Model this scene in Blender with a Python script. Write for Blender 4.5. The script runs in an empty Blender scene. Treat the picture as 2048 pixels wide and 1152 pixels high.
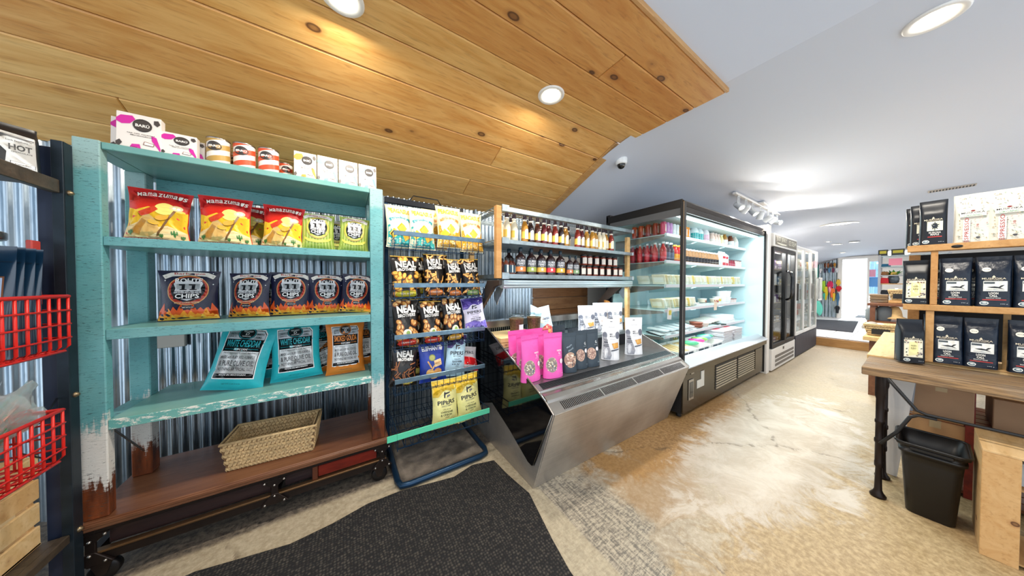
import bpy, bmesh, math, random
from mathutils import Vector, Matrix, noise
from mathutils.geometry import tessellate_polygon
rnd = random.Random(7)
PI = math.pi
scene = bpy.context.scene
COL = scene.collection

# ---------------- camera ----------------
CAMZ = 1.30
AX = math.radians(32.61)      # heading away from the +Y (wall) normal, towards +X (down the aisle)
PT = math.radians(0.99)       # slight downward pitch
cam_d = bpy.data.cameras.new('camera'); cam = bpy.data.objects.new('camera', cam_d); COL.objects.link(cam)
cam_d.sensor_width = 36.0; cam_d.lens = 36.0 * 522.0 / 2048.0; cam_d.clip_start = 0.02; cam_d.clip_end = 200
fw = Vector((math.sin(AX)*math.cos(PT), math.cos(AX)*math.cos(PT), -math.sin(PT)))
rt = Vector((math.cos(AX), -math.sin(AX), 0)); up = rt.cross(fw)
m3 = Matrix((rt, up, -fw)).transposed()
cam.matrix_world = Matrix.Translation((0, 0, CAMZ)) @ m3.to_4x4()
scene.camera = cam
# ---------------- world, exposure ----------------
scene.view_settings.view_transform = 'Standard'; scene.view_settings.look = 'None'
scene.view_settings.gamma = 1.0; scene.view_settings.use_curve_mapping = False
scene.view_settings.exposure = 0.30
w = bpy.data.worlds.new('world'); scene.world = w; w.use_nodes = True
bgn = w.node_tree.nodes['Background']; bgn.inputs[0].default_value = (0.80, 0.90, 1.0, 1); bgn.inputs[1].default_value = 1.62
def area_lamp(name, loc, size, power, col=(1,1,1), rot=(0,0,0), sy=None, spread=None):
    d = bpy.data.lights.new(name, 'AREA'); d.energy = power; d.color = col
    if sy: d.shape = 'RECTANGLE'; d.size = size; d.size_y = sy
    else: d.shape = 'DISK'; d.size = size
    if spread: d.spread = spread
    o = bpy.data.objects.new(name, d); o.location = loc; o.rotation_euler = rot; COL.objects.link(o); return o
WARM = (1.0, 0.92, 0.80)
for i, (x, y, z, p) in enumerate([(0.0,1.345,2.505,16),(1.135,1.305,2.505,16),(2.34,-0.02,2.53,16),(0.0,-0.9,2.53,16),(4.6,-0.3,2.52,20),(8.6,0.93,2.49,45),(10.75,1.15,2.30,35)]):
    area_lamp('downlight_lamp', (x, y, z), 0.13, p, WARM)
# daylight through the far glass doors
area_lamp('door_daylight', (17.6, 1.2, 1.4), 2.6, 420, (0.9,0.96,1.0), (0, PI/2, 0), 4.0)

# ---------------- node material helpers ----------------
def srgb(h):
    h = h.lstrip('#'); c = [int(h[i:i+2], 16)/255 for i in (0,2,4)]
    return tuple(((x/12.92) if x <= 0.04045 else ((x+0.055)/1.055)**2.4) for x in c) + (1.0,)
_M = {}
def mat(name, col='#888888', rough=0.5, metal=0.0, spec=0.5, emit=None, es=1.0, bump=0.0, bscale=60, vary=0.0, vscale=8, coat=0.0, alpha=None):
    if name in _M: return _M[name]
    m = bpy.data.materials.new(name); m.use_nodes = True; nt = m.node_tree; b = nt.nodes['Principled BSDF']
    c = srgb(col); b.inputs['Base Color'].default_value = c; b.inputs['Roughness'].default_value = rough
    b.inputs['Metallic'].default_value = metal; b.inputs['Specular IOR Level'].default_value = spec
    b.inputs['Coat Weight'].default_value = coat
    if emit: b.inputs['Emission Color'].default_value = srgb(emit); b.inputs['Emission Strength'].default_value = es
    tc = None
    if bump or vary:
        tc = nt.nodes.new('ShaderNodeTexCoord')
    if vary:
        n = nt.nodes.new('ShaderNodeTexNoise'); n.inputs['Scale'].default_value = vscale; n.inputs['Detail'].default_value = 6
        nt.links.new(tc.outputs['Object'], n.inputs['Vector'])
        mx = nt.nodes.new('ShaderNodeMix'); mx.data_type = 'RGBA'; mx.blend_type = 'MULTIPLY'; mx.inputs[0].default_value = 1
        r = nt.nodes.new('ShaderNodeMapRange'); r.inputs[1].default_value = .3; r.inputs[2].default_value = .7; r.inputs[3].default_value = 1-vary; r.inputs[4].default_value = 1+vary*.3
        nt.links.new(n.outputs['Fac'], r.inputs[0]); mx.inputs[6].default_value = c; nt.links.new(r.outputs[0], mx.inputs[7]); nt.links.new(mx.outputs[2], b.inputs['Base Color'])
    if bump:
        n = nt.nodes.new('ShaderNodeTexNoise'); n.inputs['Scale'].default_value = bscale; n.inputs['Detail'].default_value = 4
        nt.links.new(tc.outputs['Object'], n.inputs['Vector'])
        bp = nt.nodes.new('ShaderNodeBump'); bp.inputs['Strength'].default_value = bump; bp.inputs['Distance'].default_value = .01
        nt.links.new(n.outputs['Fac'], bp.inputs['Height']); nt.links.new(bp.outputs[0], b.inputs['Normal'])
    _M[name] = m; return m
class N:
    """small node graph builder"""
    def __init__(s, name):
        s.m = bpy.data.materials.new(name); s.m.use_nodes = True; s.t = s.m.node_tree; s.b = s.t.nodes['Principled BSDF']; _M[name] = s.m
        s.tc = s.t.nodes.new('ShaderNodeTexCoord'); s.oi = s.t.nodes.new('ShaderNodeObjectInfo')
    def n(s, typ, **k):
        x = s.t.nodes.new('ShaderNode'+typ)
        for a, v in k.items(): setattr(x, a, v)
        return x
    def l(s, a, b): s.t.links.new(a, b)
    def mapping(s, scale, loc=None, out='Object', randomize=False):
        mp = s.n('Mapping'); mp.inputs['Scale'].default_value = scale
        s.l(s.tc.outputs[out], mp.inputs['Vector'])
        if randomize:
            v = s.n('Combine' + 'XYZ'); mu = s.n('Math', operation='MULTIPLY'); mu.inputs[1].default_value = 37.0
            s.l(s.oi.outputs['Random'], mu.inputs[0]); s.l(mu.outputs[0], v.inputs[0]); s.l(mu.outputs[0], v.inputs[1]); s.l(mu.outputs[0], v.inputs[2]); s.l(v.outputs[0], mp.inputs['Location'])
        elif loc: mp.inputs['Location'].default_value = loc
        return mp.outputs[0]
    def noise(s, vec, scale, detail=4, rough=.5, dist=0):
        x = s.n('TexNoise'); x.inputs['Scale'].default_value = scale; x.inputs['Detail'].default_value = detail; x.inputs['Roughness'].default_value = rough; x.inputs['Distortion'].default_value = dist
        s.l(vec, x.inputs['Vector']); return x.outputs['Fac']
    def rng(s, v, a, b, c=0., d=1.):
        x = s.n('MapRange'); x.inputs[1].default_value = a; x.inputs[2].default_value = b; x.inputs[3].default_value = c; x.inputs[4].default_value = d; s.l(v, x.inputs[0]); return x.outputs[0]
    def mix(s, f, a, b, mode='MIX'):
        x = s.n('Mix', data_type='RGBA', blend_type=mode)
        if isinstance(f, (int, float)): x.inputs[0].default_value = f
        else: s.l(f, x.inputs[0])
        for i, c in ((6, a), (7, b)):
            if isinstance(c, str): x.inputs[i].default_value = srgb(c)
            elif isinstance(c, tuple): x.inputs[i].default_value = c
            else: s.l(c, x.inputs[i])
        return x.outputs[2]
    def math(s, op, a, b=None):
        x = s.n('Math', operation=op)
        for i, v in ((0, a), (1, b)):
            if v is None: continue
            if isinstance(v, (int, float)): x.inputs[i].default_value = v
            else: s.l(v, x.inputs[i])
        return x.outputs[0]
    def xyz(s, out='Object'):
        x = s.n('SeparateXYZ'); s.l(s.tc.outputs[out], x.inputs[0]); return x.outputs
    def done(s, col=None, rough=None, metal=None, bump=None, bs=.3, bd=.01):
        if col is not None: s.l(col, s.b.inputs['Base Color'])
        if rough is not None:
            if isinstance(rough, (int, float)): s.b.inputs['Roughness'].default_value = rough
            else: s.l(rough, s.b.inputs['Roughness'])
        if metal is not None: s.b.inputs['Metallic'].default_value = metal
        if bump is not None:
            x = s.n('Bump'); x.inputs['Strength'].default_value = bs; x.inputs['Distance'].default_value = bd; s.l(bump, x.inputs['Height']); s.l(x.outputs[0], s.b.inputs['Normal'])
        return s.m
def glass_mat(name, tint=(0.93,0.97,0.96), refl=0.10):
    if name in _M: return _M[name]
    m = bpy.data.materials.new(name); m.use_nodes = True; nt = m.node_tree; nt.nodes.clear(); _M[name] = m
    o = nt.nodes.new('ShaderNodeOutputMaterial'); mx = nt.nodes.new('ShaderNodeMixShader'); t = nt.nodes.new('ShaderNodeBsdfTransparent'); g = nt.nodes.new('ShaderNodeBsdfGlossy')
    t.inputs[0].default_value = tint + (1,); g.inputs['Roughness'].default_value = 0.02
    f = nt.nodes.new('ShaderNodeFresnel'); f.inputs[0].default_value = 1.18; ad = nt.nodes.new('ShaderNodeMath'); ad.operation = 'ADD'; ad.use_clamp = True; ad.inputs[1].default_value = refl - .04
    fm = nt.nodes.new('ShaderNodeMath'); fm.operation = 'MULTIPLY'; fm.inputs[1].default_value = .35; nt.links.new(f.outputs[0], fm.inputs[0]); nt.links.new(fm.outputs[0], ad.inputs[0]); nt.links.new(ad.outputs[0], mx.inputs[0]); nt.links.new(t.outputs[0], mx.inputs[1]); nt.links.new(g.outputs[0], mx.inputs[2]); nt.links.new(mx.outputs[0], o.inputs[0])
    return m

# ---------------- mesh helpers ----------------
class MB:
    def __init__(s): s.v = []; s.f = []; s.mi = []; s.sm = []
    def add(s, vs, fs, mi=0, smooth=False):
        k = len(s.v); s.v += [tuple(p) for p in vs]
        for f in fs: s.f.append([k+i for i in f]); s.mi.append(mi); s.sm.append(smooth)
        return s
    def box(s, x0, x1, y0, y1, z0, z1, mi=0, M=None):
        if x0 > x1: x0, x1 = x1, x0
        if y0 > y1: y0, y1 = y1, y0
        if z0 > z1: z0, z1 = z1, z0
        vs = [(x,y,z) for z in (z0,z1) for y in (y0,y1) for x in (x0,x1)]
        if M is not None: vs = [M @ Vector(p) for p in vs]
        return s.add(vs, [(0,2,3,1),(4,5,7,6),(0,1,5,4),(2,6,7,3),(0,4,6,2),(1,3,7,5)], mi)
    def prism(s, poly, axis, a, b, mi=0):
        """poly in the plane perpendicular to axis, extruded from a to b"""
        n = len(poly); ar = sum(poly[i][0]*poly[(i+1)%n][1]-poly[(i+1)%n][0]*poly[i][1] for i in range(n))
        if ar < 0: poly = poly[::-1]
        def P(p, t):
            return {'x': (t, p[0], p[1]), 'y': (p[0], t, p[1]), 'z': (p[0], p[1], t)}[axis]
        vs = [P(p, a) for p in poly] + [P(p, b) for p in poly]
        fs = [tuple(range(n))[::-1], tuple(range(n, 2*n))] + [(i, (i+1)%n, n+(i+1)%n, n+i) for i in range(n)]
        if (axis == 'y') != (b < a): fs = [f[::-1] for f in fs]
        return s.add(vs, fs, mi)
    def lathe(s, prof, seg=16, c=(0,0,0), mi=0, smooth=True, sx=1, sy=1):
        vs = []; fs = []
        for r, z in prof:
            for i in range(seg):
                t = 2*PI*i/seg; vs.append((c[0]+r*math.cos(t)*sx, c[1]+r*math.sin(t)*sy, c[2]+z))
        for j in range(len(prof)-1):
            for i in range(seg): fs.append((j*seg+i, j*seg+(i+1)%seg, (j+1)*seg+(i+1)%seg, (j+1)*seg+i))
        s.add(vs, fs, mi, smooth)
        if prof[0][0] > 1e-6: s.add(vs[:seg], [tuple(range(seg))[::-1]], mi)
        if prof[-1][0] > 1e-6: s.add(vs[-seg:], [tuple(range(seg))], mi)
        return s
    def tube(s, pts, r, seg=6, mi=0, smooth=True, closed=False):
        pts = [Vector(p) for p in pts]; n = len(pts); vs = []; fs = []
        for i, p in enumerate(pts):
            if closed: d = (pts[(i+1)%n]-pts[i-1])
            else: d = (pts[min(i+1,n-1)]-pts[max(i-1,0)])
            d.normalize(); u = d.cross(Vector((0,0,1)) if abs(d.z) < .95 else Vector((1,0,0))).normalized(); w_ = d.cross(u)
            for k in range(seg):
                t = 2*PI*k/seg + PI/4; vs.append(p + u*(r*math.cos(t)) + w_*(r*math.sin(t)))
        for i in range(n if closed else n-1):
            for k in range(seg):
                a = i*seg+k; b = i*seg+(k+1)%seg; c = ((i+1)%n)*seg+(k+1)%seg; d_ = ((i+1)%n)*seg+k
                fs.append((a, d_, c, b))
        if not closed: fs += [tuple(range(seg)), tuple(range((n-1)*seg, n*seg))[::-1]]
        return s.add(vs, fs, mi, smooth)
    def wire(s, a, b, r, mi=0): return s.tube([a, b], r, 4, mi, False)
    def build(s, name, mats, parent=None, bevel=0, world=True, seg=1):
        me = bpy.data.meshes.new(name); me.from_pydata(s.v, [], s.f)
        if not isinstance(mats, (list, tuple)): mats = [mats]
        for m in mats: me.materials.append(m)
        me.polygons.foreach_set('material_index', s.mi); me.polygons.foreach_set('use_smooth', s.sm); me.update()
        if bevel:
            bm = bmesh.new(); bm.from_mesh(me); bmesh.ops.remove_doubles(bm, verts=bm.verts, dist=1e-6)
            bmesh.ops.bevel(bm, geom=[e for e in bm.edges if len(e.link_faces) == 2 and e.calc_face_angle(0) > .5], offset=bevel, segments=seg, affect='EDGES', profile=.5, clamp_overlap=True)
            bm.to_mesh(me); bm.free()
        return link(name, me, parent, world)
def link(name, me, parent=None, world=True):
    o = bpy.data.objects.new(name, me); COL.objects.link(o)
    if parent is not None:
        o.parent = parent
        if world:
            q = parent; off = Vector((0,0,0))
            while q is not None: off += q.location; q = q.parent
            o.location = -off
    return o
def tag(o, label=None, cat=None, group=None, kind=None):
    if label: o['label'] = label
    if cat: o['category'] = cat
    if group: o['group'] = group
    if kind: o['kind'] = kind
    return o
def empty(name, loc, label=None, cat=None, group=None, kind=None, parent=None):
    o = bpy.data.objects.new(name, None); COL.objects.link(o); o.location = loc; o.empty_display_size = .05
    if parent: o.parent = parent
    return tag(o, label, cat, group, kind)
def copy_tree(o, parent=None):
    c = o.copy(); COL.objects.link(c)
    if parent is not None: c.parent = parent
    for ch in list(o.children): copy_tree(ch, c)
    return c
def put(o, loc, rz=0, lean=0, label=None, cat=None, group=None, roll=0, scale=None):
    o.location = loc; o.rotation_euler = (lean, roll, rz)
    if scale: o.scale = scale
    return tag(o, label, cat, group)
USED = set()
def inst(proto, *a, **k):
    """first call uses the prototype itself, later calls copy it with its parts"""
    if proto.name in USED: o = copy_tree(proto)
    else: USED.add(proto.name); o = proto
    return put(o, *a, **k)
ORD = 'first second third fourth fifth sixth seventh eighth ninth tenth eleventh twelfth thirteenth fourteenth fifteenth sixteenth seventeenth eighteenth nineteenth twentieth'.split()
ORD += ['twenty-'+x for x in ORD[:9]] + ['thirtieth'] + ['thirty-'+x for x in ORD[:9]]
# ---------------- shared materials ----------------
def pine_mat(name, a, b, c, knots=True, stretch=(1.2, 9, 9), rough=.42, ksc=1.0, bs=.12):
    g = N(name); v = g.mapping(stretch, randomize=True)
    n1 = g.noise(v, 1.6, 5, .6, 1.2); n2 = g.noise(v, 9, 3, .5, .3)
    col = g.mix(g.rng(n1, .3, .7), a, b); col = g.mix(g.rng(n2, .55, .8, 0, .55), col, c)
    hv = g.mix(g.oi.outputs['Random'], '#ffffff', '#dcb890'); col = g.mix(.8, col, hv, 'MULTIPLY')
    if knots:
        vv = g.mapping((2.5*ksc, 4.4*ksc, 4.4*ksc), randomize=True)
        vo = g.n('TexVoronoi', feature='F1'); vo.inputs['Scale'].default_value = 1.15; vo.inputs['Randomness'].default_value = 1.0; g.l(vv, vo.inputs['Vector'])
        d = vo.outputs['Distance']
        ring = g.rng(d, .075, .10, 1, 0); core = g.rng(d, .04, .08, .55, 1)
        halo = g.rng(d, .08, .17, .5, 0)
        col = g.mix(halo, col, '#9a5f2a'); col = g.mix(g.math('MULTIPLY', ring, core), col, '#4a2814')
    return g.done(col, rough, 0, n2, bs, .004)
def paint_mat(name, base='#5b9ea3', rust=True):
    g = N(name); x = g.xyz(); v = g.mapping((14, 14, 1.6)); vn = g.noise(v, 3.2, 6, .7)
    v2 = g.mapping((30, 30, 220)); dash = g.noise(v2, 1.0, 3, .7)
    col = g.mix(g.rng(g.noise(g.mapping((3,3,3)), 1.5, 4), .3, .7), base, '#74aeb0')
    col = g.mix(g.rng(dash, .60, .70, 0, .7), col, '#27585a')
    if rust:
        z = g.math('ADD', x[2], g.math('MULTIPLY', g.math('SUBTRACT', vn, .5), .34)); z = g.math('ADD', z, g.math('MULTIPLY', g.math('SUBTRACT', dash, .5), .16))
        col = g.mix(g.rng(z, .66, .70, 1, 0), col, '#d9d6cf')
        rc = g.mix(g.rng(g.noise(g.mapping((9,9,2)), 3, 4), .35, .65), '#45200f', '#84421f')
        col = g.mix(g.rng(z, .43, .47, 1, 0), col, rc)
        col = g.mix(g.rng(g.math('ADD', x[2], g.math('MULTIPLY', vn, .05)), 1.80, 1.83, 0, .65), col, '#a9c3c0')
    col = g.mix(g.rng(g.noise(g.mapping((45,45,260)), 1.0, 3, .75), .60, .66, 0, .75), col, '#2a3c38')
    return g.done(col, .38, 0, dash, .25, .004)
def shelf_paint(name):
    g = N(name); x = g.xyz()
    col = g.mix(g.rng(g.noise(g.mapping((2,3,3)), 2.5, 4), .3, .7), '#659f9d', '#80b0a6')
    d = g.noise(g.mapping((60, 20, 90)), 1.0, 4, .7); col = g.mix(g.rng(d, .62, .75, 0, .5), col, '#2c6a68')
    return g.done(col, .33, 0, d, .15, .003)
def edge_paint(name):
    g = N(name); d = g.noise(g.mapping((22, 22, 60)), 1.0, 5, .75)
    col = g.mix(g.rng(g.noise(g.mapping((4,4,4)), 2, 3), .3, .7), '#5fa8a4', '#6fb0a6')
    col = g.mix(g.rng(d, .52, .56), col, '#e9e7dd'); return g.done(col, .4, 0, d, .3, .004)
PINE = pine_mat('ceiling_pine', '#d99e50', '#f3c880', '#a66c2e')
PINE_TRIM = pine_mat('trim_pine', '#c09055', '#d9ae74', '#96683a', knots=False)
PALE = pine_mat('pale_pine', '#d9b77c', '#e9cd98', '#b98d50', ksc=1.5, rough=.55)
LUMBER = pine_mat('lumber', '#c9a064', '#dfbc85', '#a87c44', knots=False, rough=.6)
CRATE = pine_mat('crate_pine', '#d9b880', '#ecd5a6', '#b8945c', ksc=1.6, rough=.65)
DARKW = pine_mat('dark_walnut', '#6a4530', '#866048', '#4a2c1e', knots=False, rough=.3)
REDW = pine_mat('red_stained', '#5e1410', '#8f3020', '#2c0a08', knots=False, rough=.35)
def barn():
    g = N('reclaimed_barn_wood'); v = g.mapping((60, 2.0, 40)); n1 = g.noise(v, 1.4, 6, .65, .6); n2 = g.noise(g.mapping((90, 5, 90)), 1.2, 4, .7)
    col = g.mix(g.rng(n1, .35, .65), '#54402f', '#b08d62'); col = g.mix(g.rng(n2, .55, .7, 0, .7), col, '#2c2018'); col = g.mix(g.rng(g.noise(g.mapping((4,4,4)), 2, 3), .5, .7, 0, .5), col, '#8d8172')
    return g.done(col, .6, 0, n1, .8, .01)
BARN = barn()
STEEL = mat('brushed_steel', '#a7a39e', .27, .95, vary=.12, vscale=5)
def brushed():
    g = N('stainless_front'); v = g.mapping((1.2, 30, 260)); n = g.noise(v, 1, 4, .6); n2 = g.noise(g.mapping((1,1,1)), 2.2, 5, .6)
    col = g.mix(g.rng(n2, .35, .7), '#b0aaa4', '#d8d3cc'); col = g.mix(g.rng(n, .3, .7, 0, .25), col, '#6f6a66')
    return g.done(col, g.rng(n2, .3, .7, .34, .46), .8, n, .03, .001)
SSF = brushed()
GALV = mat('galvanized', '#a6b2b6', .32, .85, vary=.25, vscale=25)
CHROME = mat('chrome', '#d8dadb', .12, 1.0)
DKMET = mat('dark_metal', '#1b1f26', .4, .5)
IRON = mat('brown_iron', '#2b211d', .42, .6, vary=.3, vscale=14)
BLK = mat('black_gloss', '#060608', .08, 0, coat=.3)
BLKM = mat('black_matte', '#141416', .5)
BLKP = mat('black_plastic', '#0b0a0c', .42)
WHT = mat('white_paint', '#e9e7e3', .45)
WHTM = mat('white_enamel', '#eef2f3', .3)
FRW = mat('cooler_white', '#cfe8ec', .4)
BLUEBLK = mat('blue_black_steel', '#1d3a55', .35, .6)
RED = mat('red_wire', '#d9261f', .35)
CARD = mat('cardboard', '#ab8868', .75, vary=.15, vscale=6)
CARDL = mat('cardboard_light', '#b98f62', .75, vary=.15, vscale=6)
GLASS = glass_mat('clear_glass')
GLASSD = glass_mat('cooler_door_glass', (.90,.93,.94), .07)

# ---------------- setting ----------------
def floor_mat():
    g = N('worn_concrete_floor'); x = g.xyz()
    big = g.noise(g.mapping((1,1,1)), 1.1, 6, .62, .6); mid = g.noise(g.mapping((1,1,1)), 4.5, 8, .7, .8); fine = g.noise(g.mapping((1,1,1)), 38, 6, .75); scr = g.noise(g.mapping((70, 6, 1)), 1.0, 4, .7, .4)
    col = g.mix(g.rng(mid, .35, .68), '#82725c', '#b3a58e')
    col = g.mix(g.rng(fine, .45, .68, 0, .6), col, '#cdc3b2')
    # ochre adhesive stains along the coolers
    def blob(cx, cy, rx, ry, amp=.9, soft=.8):
        a = g.math('MULTIPLY', g.math('SUBTRACT', x[0], cx), 1/rx); b = g.math('MULTIPLY', g.math('SUBTRACT', x[1], cy), 1/ry)
        d = g.math('ADD', g.math('MULTIPLY', a, a), g.math('MULTIPLY', b, b)); d = g.math('ADD', d, g.math('MULTIPLY', g.math('SUBTRACT', mid, .5), 3.6)); return g.rng(d, soft, soft+.5, amp, 0)
    col = g.mix(blob(2.6, 1.15, 1.1, .32), col, g.mix(g.rng(fine, .4, .6), '#86602f', '#ab8450'))
    col = g.mix(blob(1.75, .95, .35, .3, .5), col, '#a07a48')
    col = g.mix(blob(2.3, .1, 1.5, .6, .85), col, g.mix(g.rng(fine, .4, .6), '#94794e', '#b89d70'))
    col = g.mix(blob(5.5, .5, 2.5, .8, .5), col, '#b5a384')
    # light skim patch in the aisle, grey torn patch beside the mat
    col = g.mix(blob(3.0, .62, 1.3, .42, .8), col, g.mix(g.rng(mid, .4, .6), '#c8beb1', '#b3a594'))
    scr2 = g.noise(g.mapping((26, 95, 1)), 1.0, 5, .8, .3); grey = g.mix(g.rng(g.math('ADD', g.math('MULTIPLY', scr, .4), g.math('MULTIPLY', scr2, .6)), .44, .56), '#67625a', '#b5aa96')
    col = g.mix(blob(1.05, .98, .30, .36, .95, 1.0), col, grey)
    # pale strip with straight scraped joint near the rack
    s1 = g.math('MULTIPLY', g.rng(x[0], 1.02, 1.03, 1, 0), 1.0)
    col = g.mix(g.math('MULTIPLY', s1, .75), col, g.mix(g.rng(fine, .35, .65), '#a0937a', '#c2b69c'))
    # mottled grey carpet strip under the shelves
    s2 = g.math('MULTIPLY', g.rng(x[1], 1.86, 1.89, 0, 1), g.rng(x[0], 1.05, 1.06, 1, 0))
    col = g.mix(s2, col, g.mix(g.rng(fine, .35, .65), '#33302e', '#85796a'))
    ck = g.n('TexVoronoi', feature='DISTANCE_TO_EDGE'); ck.inputs['Scale'].default_value = .55
    wv = g.n('Vector' + 'Math', operation='ADD'); g.l(g.mapping((1,1,1)), wv.inputs[0]); cb = g.n('Combine' + 'XYZ'); g.l(g.math('MULTIPLY', mid, .35), cb.inputs[0]); g.l(g.math('MULTIPLY', big, .5), cb.inputs[1]); g.l(cb.outputs[0], wv.inputs[1]); g.l(wv.outputs[0], ck.inputs['Vector'])
    col = g.mix(g.math('MULTIPLY', g.rng(ck.outputs['Distance'], .002, .006, .55, 0), g.rng(mid, .5, .6)), col, '#4a3a28')
    return g.done(col, g.rng(mid, .3, .7, .42, .65), 0, g.math('ADD', fine, g.math('MULTIPLY', scr, .6)), .35, .006)
f = MB().box(-2.4, 8.4, -2.3, 2.75, -.05, 0); tag(f.build('floor', floor_mat()), kind='structure')
# raised platform at the far end: white painted boards, wooden riser
pl = empty('platform', (8.4, 0, 0), kind='structure')
MB().box(8.43, 13.6, -2.3, 2.75, .0, .17).build('platform_deck', mat('platform_white', '#dedee2', .35, vary=.08), pl)
nb = 0
for yb in [(-1.2+.28*i) for i in range(14)]:
    MB().box(8.42, 13.55, yb, yb+.274, .171, .19).build('board', _M['platform_white'], pl, bevel=.003)
MB().box(8.385, 8.425, -2.6, 2.6, 0, .165).build('riser', pine_mat('riser_pine', '#b88a50', '#d3aa70', '#96683a', stretch=(9,1.2,9)), pl, bevel=.003)
# wall with corrugated sheets
YW = 2.56
wl = empty('wall_left', (0, YW, 0), kind='structure')
MB().box(-2.4, 13.6, YW+.03, YW+.1, -.05, 2.9).build('backing', WHT, wl)
def corr_mat(name='corrugated_galvanized'):
    g = N(name); n = g.noise(g.mapping((7,7,1.2)), 1, 5, .6); n2 = g.noise(g.mapping((60,60,18)), 1, 3)
    col = g.mix(g.rng(n, .35, .65), '#93a4b2', '#c2ced6'); col = g.mix(g.rng(n2, .5, .7, 0, .3), col, '#707d88')
    return g.done(col, g.rng(n, .3, .7, .26, .36), .95)
CORR = corr_mat()
def corrugated(x0, x1, z0, z1, y, pitch=.045, amp=.0065, name='metal_sheet', parent=wl):
    mb = MB(); n = int((x1-x0)/pitch*8); vs = []
    for i in range(n+1):
        x = x0+(x1-x0)*i/n; ph = (x/pitch) % 1; yy = y - amp*math.sin(2*PI*ph)
        vs += [(x, yy, z0), (x, yy, z1)]
    mb.add(vs, [(2*i, 2*i+2, 2*i+3, 2*i+1) for i in range(n)], 0, True)
    return mb.build(name, CORR, parent)
xs = [-2.4, -1.62, -1.02, -.76, -.13, .51, 1.17, 1.55, 1.93]
for i in range(len(xs)-1): corrugated(xs[i]-.02, xs[i+1]+.02, 0.0, 2.14, YW - (.004 if i % 2 else .012))
for xx in xs[1:-1]:
    MB().prism([(YW-.02-.016*math.sin(PI*k/6), 0) if 0 else (xx-.02+.04*k/6, YW-.012-.02*math.sin(PI*k/6)) for k in range(7)], 'z', 0, 2.12).build('seam_rib', CORR, wl)
# wood panel on the wall above the open case (horizontal boards)
for i in range(6):
    MB().box(1.93, 2.9, YW-.02, YW+.01, .66+.155*i, .81+.155*i).build('board', pine_mat('panel_board_wood', '#8a6040', '#a87c54', '#6a4528') if i == 0 else _M['panel_board_wood'], wl, bevel=.003)
MB().box(2.9, 13.6, YW-.01, YW+.02, 0, 2.2).build('plaster', mat('plaster_wall', '#d8d4cb', .7), wl)
# a grey conduit / plug box behind the teal cabinet
MB().box(-1.06, -.86, YW-.045, YW-.015, .90, 1.08).build('outlet_box', mat('outlet_grey', '#b9b6ae', .6), wl, bevel=.004)

# ceiling: white, flat with sloped side; lowers towards the far end
def ceil_section(prof, x0, x1, dz0, dz1, mb, mi=0):
    n = len(prof); vs = [(x0, y, z+dz0) for y, z in prof] + [(x1, y, z+dz1) for y, z in prof]
    mb.add(vs, [(i, n+i, n+i+1, i+1) for i in range(n-1)], mi, True)
CW = mat('ceiling_white', '#d3dae8', .8)
sl = -.403
def ysl(y, z0=2.545): return z0 + sl*(y-1.435)
sharp = [(-2.3, 2.545), (1.435, 2.545), (2.62, ysl(2.62))]
rd = [(-2.9, 2.0), (-1.9, 2.40), (-1.6, 2.50), (-1.3, 2.54), (-.9, 2.545), (.9, 2.545), (1.05, 2.543), (1.2, 2.535), (1.35, 2.515), (1.5, 2.48), (1.65, 2.437), (1.8, 2.385), (2.0, 2.315), (2.62, ysl(2.62)+.005)]
rd2 = [(-2.3, 2.545)] + rd[4:]
mb = MB(); ceil_section(sharp, -2.4, 2.03, 0, 0, mb); ceil_section(rd2, 2.0, 8.4, 0, -.02, mb); ceil_section(rd2, 8.4, 13.6, -.02, -.40, mb)
co = mb.build('ceiling', CW); tag(co, kind='structure')
# wood planks of the ceiling
wc = empty('wood_ceiling', (0, 0, 2.5), kind='structure')
XE = 2.07
def plank(y0, y1, x0, x1, sloped):
    mb = MB(); g_ = .0016
    if not sloped: mb.box(x0, x1, y0+g_, y1-g_, 2.521, 2.54)
    else:
        z = lambda y: 2.521+sl*(y-1.435)
        mb.prism([(y0+g_, z(y0+g_)), (y1-g_, z(y1-g_)), (y1-g_+.006, z(y1-g_)+.019), (y0+g_+.006, z(y0+g_)+.019)], 'x', x0, x1)
    mb.build('plank', PINE, wc, bevel=.005)
fb = [.69,.868,1.056,1.245,1.435]; sb = [1.435,1.612,1.797,1.985,2.172,2.36,2.56]
joints = {1:[1.28], 4:[-.6], 6:[1.05], 7:[], 8:[-.95, .95], 9:[]}
k = 0
for (bl, slp, xe) in ((fb, False, XE), (sb, True, 1.98)):
    for i in range(len(bl)-1):
        cuts = [-2.4] + joints.get(k, []) + [xe]
        for a, b in zip(cuts[:-1], cuts[1:]): plank(bl[i], bl[i+1], a+.001, b-.001, slp)
        k += 1
z = lambda y: 2.521+sl*(y-1.435)
MB().prism([(1.44, z(1.44)-.004), (2.57, z(2.57)-.004), (2.575, z(2.57)+.016), (1.445, z(1.44)+.016)], 'x', 1.98, XE).build('trim_board', PINE_TRIM, wc, bevel=.002)
MB().box(-2.4, XE, .672, .689, 2.519, 2.545).build('edge_strip', PINE_TRIM, wc, bevel=.002)
# added dark sheet; its colour stands for the shade in the plank gaps
MB().box(-2.4, 2.02, .70, 1.42, 2.541, 2.543).build('gap_shade_sheet', DKMET, wc)

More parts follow.
